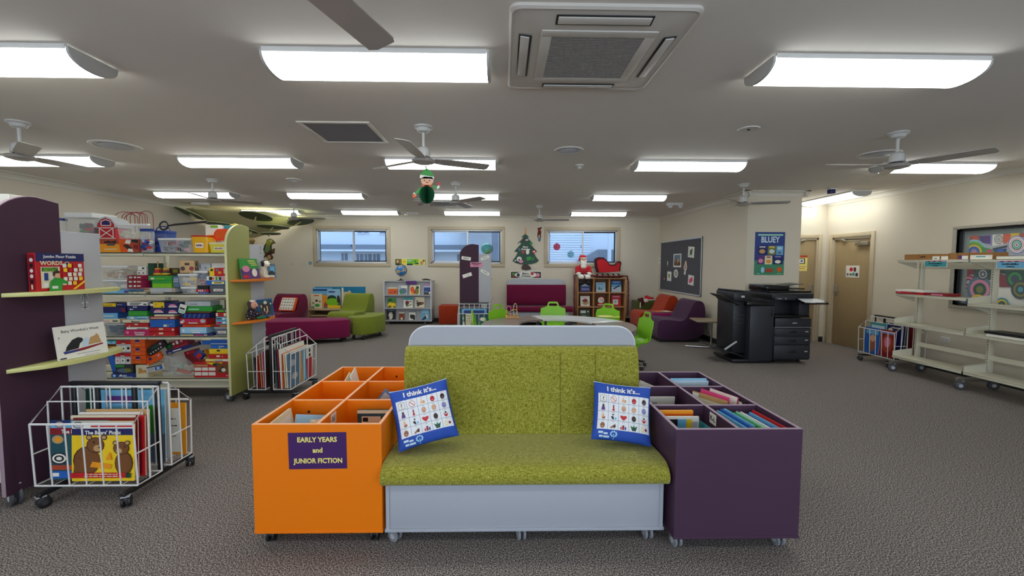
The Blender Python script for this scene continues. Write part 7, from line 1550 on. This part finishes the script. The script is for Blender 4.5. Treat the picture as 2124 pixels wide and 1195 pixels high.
pinned('cut-out bird figure standing tall, right of centre on the grey pin board', 757, 345, 790, 468, 'white', (('e', .5, .65, .22, .2, 'tan'), ('e', .5, .5, .2, .1, 'red'), ('e', .5, .85, .15, .06, 'amber'), ('e', .4, .3, .1, .1, 'lgrey')), -4, [(.2, 0), (.7, 0), (.75, .3), (1, .5), (.85, .8), (.6, 1), (.4, .95), (.2, .7), (0, .5), (.3, .3)])
pinned('spiky green and white cut-out under the photo on the grey pin board', 668, 418, 714, 498, 'white', (('e', .5, .5, .3, .3, 'lgrey'), ('e', .5, .5, .22, .2, 'olive'), ('e', .5, .5, .1, .1, 'white')), 0, [(.5 + (.5 if i % 2 else .38) * math.cos(i * math.pi / 12), .5 + (.5 if i % 2 else .38) * math.sin(i * math.pi / 12)) for i in range(24)])
pinned('dark feather cut-out at the left of the grey pin board, upper', 606, 327, 632, 412, 'charcoal', (('e', .5, .5, .15, .3, 'paper'), ('e', .6, .3, .1, .1, 'slate')), 0, [(.4, 0), (.8, .1), (1, .5), (.8, .9), (.4, 1), (0, .8), (.3, .5)])
pinned('dark and pink feather cut-out at the left of the grey pin board, lower', 576, 428, 602, 522, 'charcoal', (('e', .5, .2, .2, .1, 'pink'), ('e', .5, .6, .12, .2, 'brown')), 0, [(.3, 0), (.7, 0), (1, .4), (.8, .9), (.5, 1), (.2, .6), (0, .3)])
pinned('narrow white paper slip at the far left of the grey pin board', 541, 318, 553, 366, 'paper', (('e', .5, .5, .2, .2, 'slate'),), 2)
# poster on the pier (title word kept, characters left out)
a, c = aty(1563.5, 570.5, YP - .002), aty(1629, 481.5, YP - .002); pw, ph = c.x - a.x, c.z - a.z
bk = [('r', .10, .47, .41, .68, 'navy'), ('r', .44, .47, .70, .68, 'olive'), ('r', .72, .47, .95, .68, 'lblue'), ('r', .10, .25, .32, .45, 'purple'), ('r', .35, .25, .59, .45, 'cream'), ('r', .62, .25, .95, .45, 'navy')]
sheet('poster', 'blue and green book poster on the pier wall above the copier', 'poster', T(a.x, YP - .001, a.z), pw, ph, 'dblue', [('r', 0, 0, 1, .33, 'seagreen'), ('e', .5, .31, .5, .07, 'seagreen'), ('r', .10, .915, .93, .95, 'mint'), ('t', 'BLUEY', .52, .76, .19, 'ice', .62, 1)] + bk + [('e', .25, .55, .1, .05, 'tan'), ('e', .57, .55, .09, .05, 'ice'), ('r', .76, .60, .9, .65, 'ice'), ('e', .83, .52, .07, .03, 'slate'), ('e', .21, .33, .08, .05, 'pink'), ('e', .47, .32, .08, .04, 'amber'), ('r', .40, .4, .54, .43, 'rust'), ('e', .78, .31, .1, .04, 'paper'), ('r', .68, .41, .88, .44, 'lav'), ('r', .15, .64, .35, .665, 'white'), ('r', .48, .64, .66, .665, 'lyellow'), ('e', .28, .12, .06, .07, 'sky'), ('e', .5, .11, .14, .05, 'rust'), ('e', .84, .13, .08, .06, 'orange'), ('r', .08, .03, .2, .04, 'mint'), ('r', .76, .03, .92, .04, 'mint')])
# notices on the doors
def stick(name, label, cat, M, w, h, base, spec):
    b = MB(C(base)); b.M = M; b.prism([(0, 0), (w, 0), (w, h), (0, h)], .001); art(b, M @ T(0, 0, .001), w, h, spec); tag(b.build(name), label, cat)
def on_wall_x(px0, py0, px1, py1, X):
    a, c = atx(px0, py1, X), atx(px1, py0, X); return T(X, a.y, a.z) @ RZ(-90) @ RX(90), abs(a.y - c.y), c.z - a.z
M_, w_, h_ = on_wall_x(1754, 551, 1783, 575, XR + .034)
stick('door_notice', 'white picture notice with a red circle on the right wall door', 'notice', M_, w_, h_, 'white', (('e', .4, .67, .13, .17, 'red'), ('r', .58, .5, .76, .85, 'charcoal'), ('r', .60, .55, .7, .8, 'dred'), ('r', .08, .15, .22, .35, 'slate'), ('e', .38, .25, .1, .08, 'brown'), ('r', .5, .15, .68, .4, 'teal'), ('r', .74, .12, .92, .38, 'charcoal')))
a, c = aty(1650, 562, YC + .034), aty(1675, 530, YC + .034)
stick('door_notice', 'yellow notice with a red heading on the corridor door', 'notice', T(a.x, YC + .0345, a.z) @ RX(90), c.x - a.x, c.z - a.z, 'lyellow', (('r', 0, .86, 1, 1, 'rust'), ('r', .22, .45, .80, .82, 'charcoal'), ('r', .32, .5, .7, .77, 'paper'), ('r', .4, .55, .6, .72, 'slate'), ('r', .1, .25, .9, .3, 'tan'), ('r', .1, .12, .8, .18, 'tan')))

# multifunction copier with finisher
blk = mat('copier_black', '1D1E22', rough=.4, var=.05, scale=30); blk2 = mat('copier_dark_grey', '2A2C33', rough=.42, var=.04, scale=30); gloss = mat('copier_glossy', '111214', rough=.15)
s = W('copier', 'large black office copier with a stapling finisher in front of the pier', 'copier', (4.05, 6.58, 0))
FY = 6.27
s.box('main_body', blk, 4.07, FY, .06, 4.63, 6.90, .56, bev=.008)
s.box('upper_body', blk, 4.07, FY + .22, .56, 4.63, 6.90, .98, bev=.004); s.box('output_tray', gloss, 4.08, FY + .01, .70, 4.62, FY + .22, .735, bev=.006); s.box('right_column', blk2, 4.46, FY + .02, .735, 4.62, FY + .22, .96, bev=.01)
for k, (z0, z1) in enumerate(((.08, .29), (.295, .42), (.425, .545), (.555, .70))):
    b = s.mb(blk2); b.box(4.075, FY - .018, z0, 4.625, FY, z1 - .006, .005); o = b.build('drawer' if k < 3 else 'front_cover', s.o)
    if k < 3:
        b = s.mb(C('black')); b.box(4.29, FY - .0195, (z0 + z1)/2 - .018, 4.41, FY - .012, (z0 + z1)/2 + .022, .003); b.m = C('lgrey'); b.box(4.54, FY - .0192, (z0 + z1)/2 + .0, 4.585, FY - .012, (z0 + z1)/2 + .012); b.build('handle', o)
    else:
        b = s.mb(C('lgrey')); b.box(4.34, FY - .019, .615, 4.41, FY - .012, .627); b.box(4.076, FY - .0186, .556, 4.624, FY - .012, .560); b.build('badge', o)
s.box('scanner', blk, 4.03, FY - .0, .98, 4.66, 6.88, 1.07, bev=.012)
b = s.mb(gloss); b.box(4.04, FY + .06, 1.07, 4.66, 6.88, 1.10, .006); b.box(4.00, FY + .10, 1.10, 4.36, 6.86, 1.185, .02); side_prism(b, [(FY + .12, 1.12), (FY + .45, 1.12), (FY + .45, 1.16), (FY + .12, 1.14)], 4.36, 4.60); b.build('document_feeder', s.o)
b = s.mb(blk); b.M = b.M @ T(4.28, FY + .15, 1.165) @ RY(-6); b.box(0, 0, 0, .32, .3, .012, .004); b.build('feeder_tray', s.o)
b = s.mb(gloss); b.M = b.M @ T(4.40, FY - .01, .985) @ RX(14); b.box(-.02, -.20, -.02, .34, .02, .008, .006); b.m = mat('copier_screen', 'C8CCD0', rough=.2); b.box(.0, -.185, .008, .30, -.01, .0095); b.m = C('lgrey'); b.box(.305, -.12, .008, .33, -.03, .011); b.build('control_panel', s.o)
b = s.mb(blk2); b.box(4.07, FY - .006, .965, 4.40, FY + .02, 1.02, .006); b.m = C('lgrey'); b.box(4.11, FY - .009, .985, 4.17, FY - .004, .992); b.cyl((4.23, FY - .01, .99), (4.23, FY, .99), .008, n=12); b.build('front_strip', s.o)
s.box('finisher_cabinet', blk2, 3.70, FY - .01, .05, 4.06, 6.88, .875, bev=.01)
b = s.mb(C('black')); b.box(4.005, FY - .014, .72, 4.035, FY - .008, .84, .004); b.build('finisher_handle', s.o)
s.box('finisher_top', gloss, 3.66, FY + .02, .875, 4.08, 6.88, .93, bev=.008)
s.box('finisher_side', blk, 3.50, FY + .10, .14, 3.70, 6.86, .94, bev=.01); s.box('finisher_head', blk, 3.47, FY + .04, .94, 3.74, 6.86, 1.09, bev=.02)
b = s.mb(gloss); b.M = b.M @ T(3.48, FY + .06, 1.10) @ RY(5); b.box(.0, 0, -.01, .24, .5, .018, .01); b.build('finisher_lid', s.o)
b = s.mb(C('lgrey')); b.box(3.58, FY + .034, 1.0, 3.63, FY + .041, 1.03); b.build('status_label', s.o)
for z, l in ((.93, .24), ):
    b = s.mb(blk); b.M = b.M @ T(3.52, FY + .02, .90) @ RY(28); b.box(-.30, .02, 0, .05, .34, .014, .004); b.build('delivery_tray', s.o)
for z in (.72, .66, .60): s.box('roller', C('charcoal'), 3.52, FY + .085, z, 3.66, FY + .102, z + .012)
b = s.mb(blk); b.M = b.M @ T(3.42, FY + .02, .16) @ RY(18); b.box(-.26, .0, 0, .22, .5, .02, .006); b.build('booklet_tray', s.o)
b = s.mb(C('silver')); b.M = b.M @ T(3.46, FY + .06, .25) @ RY(-35); b.box(-.10, 0, 0, .12, .03, .02, .004); b.build('tray_latch', s.o)
b = s.mb(blk); b.box(3.46, FY + .02, .02, 4.05, 6.86, .06, .006); b.build('finisher_base', s.o)
for x in (3.52, 3.95, 4.16, 4.54):
    for y in (-.22, .22): castor(s.o, x - 4.05, y + .01, .06, .022, 'castor_black', .03)

# small laptop table
s = W('side_table', 'small wood topped laptop table with a chrome C-shaped leg beside the copier', 'table', (3.62, 7.36, 0))
b = s.mb(mat('grey_oak_top', '9A8A70', rough=.4, var=.08, scale=10, stretch=(8, 1, 1))); b.M = b.M @ T(3.66, 7.36, .505) @ RZ(-8); b.prism(rrect(.62, .50, .05, 4), .022, .003); b.build('tabletop', s.o)
b = s.mb(C('black')); b.box(3.52, 7.2, .49, 3.72, 7.5, .505); b.build('bracket', s.o)
b = s.mb(mat('chrome', 'BFC0C0', rough=.18, metal=1)); b.tube([(3.70, 7.42, .495), (3.70, 7.42, .06), (3.66, 7.44, .02), (3.30, 7.58, .018)], .016, 10); b.tube([(3.70, 7.42, .05), (3.74, 7.38, .02), (3.80, 7.06, .018)], .016, 10); b.build('leg', s.o)
b = s.mb(C('charcoal')); b.tube([(3.6, 7.4, .49), (3.62, 7.42, .3), (3.70, 7.44, .2)], .005, 6); b.build('cable', s.o)

# cream library shelving on castors near the right wall
s = W('library_rack', 'empty cream steel library shelving on castors along the right wall', 'shelving', (5.7, 4.9, 0))
cs = mat('cream_shelf_steel', 'DAD5BE', rough=.38, var=.03, scale=10); FX, BX = 5.52, 5.86
PY = [5.83, 4.94, 4.05, 3.16]
for i, y in enumerate(PY):
    b = s.mb(cs); b.box(5.82, y - .02, .16, 5.88, y + .02, 1.60, .003); b.m = C('charcoal')
    for k in range(44): b.box(5.8195, y - .004, .24 + .03 * k, 5.8201, y + .004, .254 + .03 * k)
    b.build('upright', s.o)
    b = s.mb(steel); b.box(5.46, y - .02, .10, 5.95, y + .02, .15, .003); b.build('foot_arm', s.o)
    for x in (5.52, 5.93): castor(s.o, x - 5.7, y - 4.9, .11, .05, 'castor_dark', .045, rz=70)
for i in range(3):
    y0, y1 = PY[i + 1] + .012, PY[i] - .012 if i else PY[i] + .03
    for k, z in enumerate((.22, .685, (1.10, 1.045, 1.045)[i], 1.565)):
        b = s.mb(cs)
        xb = 5.80
        b.box(FX, y0, z - .004, xb, y1, z); b.box(FX, y0, z - .03, FX + .012, y1, z + .004, .002)
        b.build('shelf', s.o)
        if k < 3 and not (k == 2 and i == 0):
            for y in (y0, y1 - .004):
                b = s.mb(cs); b.add([(FX + .004, y, z), (xb, y, z), (xb, y, z + .10), (FX + .004, y, z + .065), (FX + .004, y + .003, z), (xb, y + .003, z), (xb, y + .003, z + .10), (FX + .004, y + .003, z + .065)], [(0, 1, 2, 3), (7, 6, 5, 4), (0, 4, 5, 1), (3, 2, 6, 7), (0, 3, 7, 4), (1, 5, 6, 2)]); b.build('shelf_bracket', s.o)
        if k in (2, 3):
            b = s.mb(cs); y = y1 - .004; b.add([(FX + .004, y, z - .03), (xb, y, z - .03), (xb, y, z - .12)], [(0, 1, 2)]); b.add([(FX + .004, y0, z - .03), (xb, y0, z - .03), (xb, y0, z - .12)], [(0, 1, 2)]); b.build('shelf_bracket', s.o)
    s.box('back_rail', cs, 5.835, y0, .36, 5.85, y1, .42); s.box('back_rail', cs, 5.835, y0, 1.45, 5.85, y1, 1.53)
for lb, px0, px1, py0, py1, bc in (('teal heading card hung from the top of the cream shelving, nearer the door', 1917, 1965, 540, 554, 'teal'), ('pale blue heading card hung from the top of the cream shelving, at the right', 2066, 2128, 540, 557, 'lblue')):
    a, c = atx(px0, py1, FX - .004), atx(px1, py0, FX - .004); w, h = abs(a.y - c.y), c.z - a.z
    M_ = T(FX - .003, a.y, a.z) @ RZ(-90) @ RX(90)
    stick('heading_card', lb, 'card', M_, w, h, 'paper', (('r', .02, .06, .98, .94, bc), ('r', .05, .80, .95, .94, 'pink'), ('e', .2, .86, .08, .06, 'charcoal'), ('e', .45, .86, .08, .06, 'dred'), ('e', .7, .86, .08, .06, 'charcoal'), ('s', .2, .8, .46, .2, 'black'), ('s', .38, .64, .16, .16, 'black')))
BGp = 'small boxes on top of the cream shelving'
card_m = mat('brown_cardboard', '9A6A3C', rough=.8, var=.08, scale=20); C('tan')
for k, (lb, px0, px1, h, cn, sp) in enumerate((('brown cardboard box at the left end on top of the cream shelving', 1876, 1906, .075, 'kraft', ()), ('brown cardboard box, second along on top of the cream shelving', 1906.5, 1934, .075, 'kraft', (('r', .1, .4, .5, .6, 'dbrown'),)), ('brown box with white labels, third along on top of the cream shelving', 1934.5, 1968, .072, 'kraft', (('r', .0, 0, .45, .6, 'paper'), ('r', .55, 0, .98, .6, 'paper'), ('r', .1, .15, .3, .3, 'slate'))), ('plain brown carton, fourth along on top of the cream shelving', 1968.5, 1986, .08, 'kraft', ()), ('brown box with a purple and white label on top of the cream shelving', 1986.5, 2010, .08, 'kraft', (('r', .1, 0, .98, .6, 'purple'), ('r', .4, .05, .95, .55, 'paper'))), ('brown box with a white and green label on top of the cream shelving', 2010.5, 2060, .08, 'kraft', (('r', .05, 0, .98, .62, 'paper'), ('r', .3, .3, .7, .45, 'teal'))))):
    y0, y1 = atx(px0, 530, FX + .04).y, atx(px1, 530, FX + .04).y
    box_thing('cardboard_box', lb, 'box', (FX + .04, (y0 + y1) / 2, 1.570), abs(y0 - y1) - .002, h, .18, cn, sp, rz=-90, group=BGp)
box_thing('paper_stack', 'flat stack of white papers on top of the cream shelving at the right', 'papers', (FX + .03, 4.44, 1.570), .5, .03, .22, 'paper', rz=-90)
box_thing('folder_box', 'flat red folder box with a white lid on the third shelf of the cream shelving', 'box', (FX - .005, 5.66, 1.105), .36, .055, .24, 'red', (('r', .05, .3, .2, .6, 'pink'), ('r', .6, .2, .8, .5, 'dred')), rz=-86, top='paper')
box_thing('plastic_folder', 'clear red tinted plastic folder beside the red folder box', 'folder', (FX + .02, 5.33, 1.105), .25, .035, .2, 'dred', (('r', .3, .2, .9, .7, 'pink'),), rz=-92)
for k, (lb, cn, z) in enumerate((('white tray at the bottom of the stack on the second shelf of the cream shelving', 'paper', .690), ('black tray on top of the white one on the second shelf of the cream shelving', 'black', .721))): box_thing('document_tray', lb, 'tray', (FX + .02, 4.42 + .02 * k, z), .62, .028, .22, cn, rz=-90)
t = thing('power_outlet', 'white double power outlet low on the right wall behind the cream shelving', 'outlet', (XR, 5.80, .45)); b = MB(whitep); b.box(-.012, -.06, -.04, 0, .06, .04, .004); b.m = C('lgrey'); b.box(-.0125, -.03, -.01, -.011, -.02, .01); b.box(-.0125, .02, -.01, -.011, .03, .01); b.build('plate', t)

# swirling painted mural behind the interior window
MX = XR + .10
def mp(u, v): p = atx(1780 + u / 5.974, 440 + v / 5.974, MX); return Vector((MX, min(max(p.y, 3.65), 5.66), min(max(p.z, .985), 1.95)))
t = thing('mural', 'colourful swirling painted mural behind the interior window on the right wall', 'mural', (MX, 5.0, 1.0)); o0 = Vector((MX, 5.0, 1.0))
b = MB(C('paper')); lay = [0]
def mpoly(P, cn): 
    lay[0] += 1; b.m = C(cn); b.add([mp(u, v) - o0 - Vector((.0003 * lay[0], 0, 0)) for u, v in P], [tuple(range(len(P)))])
def marc(cu, cv, r, cn, a0=0, a1=360, sy=1):
    n = 26; mpoly([(cu + r * math.cos(R(a0 + (a1 - a0) * i / n)), cv - sy * r * math.sin(R(a0 + (a1 - a0) * i / n))) for i in range(n + (a1 - a0 < 360))], cn)
b.box(0, -1.25, -.02, .012, .47, .86)
mpoly([(1310, 300), (1490, 295), (1480, 360), (1300, 420)], 'orange'); mpoly([(1330, 320), (1420, 310), (1400, 360), (1330, 380)], 'rust'); mpoly([(1495, 295), (1665, 280), (1660, 420), (1500, 400)], 'lav'); mpoly([(1500, 300), (1640, 290), (1640, 390), (1520, 390)], 'purple')
mpoly([(1665, 280), (1800, 270), (1800, 400), (1665, 410)], 'paper')
for r, cn in ((56, 'charcoal'), (48, 'paper'), (36, 'charcoal'), (29, 'paper'), (16, 'charcoal'), (8, 'paper')): marc(1745, 340, r, cn)
mpoly([(1800, 272), (1900, 268), (1880, 400), (1800, 400)], 'orange'); mpoly([(1890, 262), (2010, 258), (1990, 300), (1900, 320)], 'yellow'); mpoly([(2010, 258), (2100, 255), (2100, 330), (2000, 330)], 'rust')
mpoly([(1300, 520), (1340, 420), (1450, 355), (1560, 385), (1680, 420), (1830, 390), (1920, 330), (2040, 310), (2120, 330), (2120, 540), (1300, 540)], 'silver')
for r, cn in ((160, 'sky'), (138, 'lime'), (112, 'green'), (100, 'yellow'), (74, 'blue'), (44, 'lav'), (26, 'pink')): marc(1440, 500, r, cn, -10, 190)
mpoly([(1540, 430), (1700, 470), (1700, 540), (1560, 540)], 'green'); mpoly([(1600, 460), (1670, 470), (1660, 530), (1600, 520)], 'hotpink'); mpoly([(1670, 450), (1860, 410), (1850, 440), (1680, 470)], 'black'); mpoly([(1690, 460), (1850, 450), (1840, 540), (1690, 540)], 'dblue'); marc(1770, 490, 40, 'blue')
for r, cn in ((112, 'lav'), (100, 'paper'), (84, 'pink'), (74, 'paper'), (64, 'dgreen'), (52, 'mint'), (38, 'teal'), (26, 'paper'), (14, 'rust')): marc(1975, 405, r, cn)
for P, cn in (([(1260, 540), (1650, 540), (1650, 700), (1280, 700)], 'slate'), ([(1280, 700), (1450, 700), (1430, 780), (1290, 780)], 'dred'), ([(1280, 780), (1440, 775), (1420, 980), (1280, 960)], 'lgrey'), ([(1450, 700), (1670, 700), (1660, 840), (1470, 840)], 'dgreen'), ([(1700, 540), (2120, 540), (2120, 780), (1760, 760)], 'charcoal'), ([(1760, 760), (1880, 800), (1920, 930), (1760, 930)], 'dred'), ([(1800, 700), (2120, 720), (2120, 900), (1880, 880)], 'dgreen')): mpoly(P, cn)
for cu, cv, rr, cs_ in ((1380, 870, 90, ('dred', 'pink', 'dred', 'lgrey')), (1520, 960, 160, ('slate', 'pink', 'dgreen', 'olive')), (1560, 770, 70, ('charcoal', 'silver', 'charcoal', 'silver')), (1960, 830, 110, ('dgreen', 'green', 'dteal', 'charcoal')), (2030, 960, 120, ('charcoal', 'olive', 'charcoal', 'teal')), (1330, 1150, 90, ('teal', 'dgreen', 'blue', 'navy')), (1500, 1130, 110, ('yellow', 'olive', 'amber', 'dgreen')), (1800, 1150, 90, ('teal', 'yellow', 'dteal', 'olive'))):
    for k, cn in enumerate(cs_): marc(cu, cv, rr * (1 - .24 * k), cn)
b.build('painting', t)

# ---------------------------------------------------------------- outside the back windows
b = MB(mat('outside_paving', '8A8C8E', rough=.9, var=.1, scale=3)); b.box(-16, YB + .15, -.12, 14, 22, -.05); struct('floor_outside', b)
clad = mat('pale_cladding', 'DDE4EA', rough=.6, var=.03, scale=2); roofm = mat('grey_roofing', '6E7A88', rough=.6, var=.05, scale=4); glz = mat('dark_glazing', '5A6E88', rough=.2)
s = W('building', 'pale neighbouring building with a grey gutter band outside the left back window', 'building', (-5, 16, 0))
s.box('wall', clad, -14, 16, -.05, .6, 16.3, 6.0); s.box('gutter', roofm, -14, 15.5, 1.98, -1.2, 16.0, 2.17, bev=.02); s.box('gutter', clad, -14, 15.4, 1.92, -1.2, 15.55, 1.985)
for x, z0, z1, w in [(-5.50 + .31 * k, 1.45, 1.84, .25) for k in range(3)] + [(-6.05, 1.45, 1.86, .22), (-5.45, 2.62, 2.82, .42), (-4.62, 2.6, 2.84, .62)] + [(-1.75 + .27 * k, 1.45, 1.84, .2) for k in range(6)]:
    b = s.mb(glz); b.box(x, 15.98, z0, x + w, 16.0, z1); o = b.build('window', s.o); b = s.mb(edge_w); b.box(x - .03, 15.95, z0 - .03, x + w + .03, 15.99, z0); b.box(x - .03, 15.95, z1, x + w + .03, 15.99, z1 + .03); b.box(x + w/2 - .012, 15.95, z0, x + w/2 + .012, 15.99, z1); b.build('window_frame', o)
b = s.mb(roofm); b.box(-1.7, 14.6, 2.75, -.15, 15.8, 2.9); b.box(-.42, 14.6, 1.2, -.18, 14.85, 2.75); b.build('awning', s.o)
s = W('building', 'weatherboard building with a grey sloping roof outside the right back window', 'building', (4, 15, 0))
s.box('wall', clad, .7, 15.2, -.05, 9, 15.5, 6)
b = s.mb(clad)
for k in range(38): b.add([(.7, 15.19, .9 + .085 * k), (3.1, 15.19, .9 + .085 * k), (3.1, 15.175, .9 + .085 * k), (.7, 15.175, .9 + .085 * k), (.7, 15.19, .975 + .085 * k), (3.1, 15.19, .975 + .085 * k)], [(0, 1, 2, 3), (3, 2, 5, 4), (0, 3, 4), (1, 5, 2)])
b.build('weatherboards', s.o)
b = s.mb(roofm); b.add([(1.9, 14.8, 1.2), (3.3, 14.8, 2.0), (5.6, 14.8, 2.0), (5.6, 14.8, .2), (1.3, 14.8, .2), (1.3, 14.8, 1.2), (1.9, 15.1, 1.2), (3.3, 15.1, 2.0), (5.6, 15.1, 2.0), (5.6, 15.1, .2), (1.3, 15.1, .2), (1.3, 15.1, 1.2)], [(0, 1, 2, 3, 4, 5), (11, 10, 9, 8, 7, 6)] + [(i, (i + 1) % 6, 6 + (i + 1) % 6, 6 + i) for i in range(6)]); b.build('roof', s.o)
for x in (3.35, 3.62, 4.0): s.box('post', clad, x, 13.6, -.05, x + .10, 13.7, 4)
s.box('rail', clad, 3.3, 13.58, 2.6, 4.4, 13.62, 2.66); s.box('panel', C('lyellow'), 3.74, 13.75, 2.0, 3.98, 13.8, 2.5)
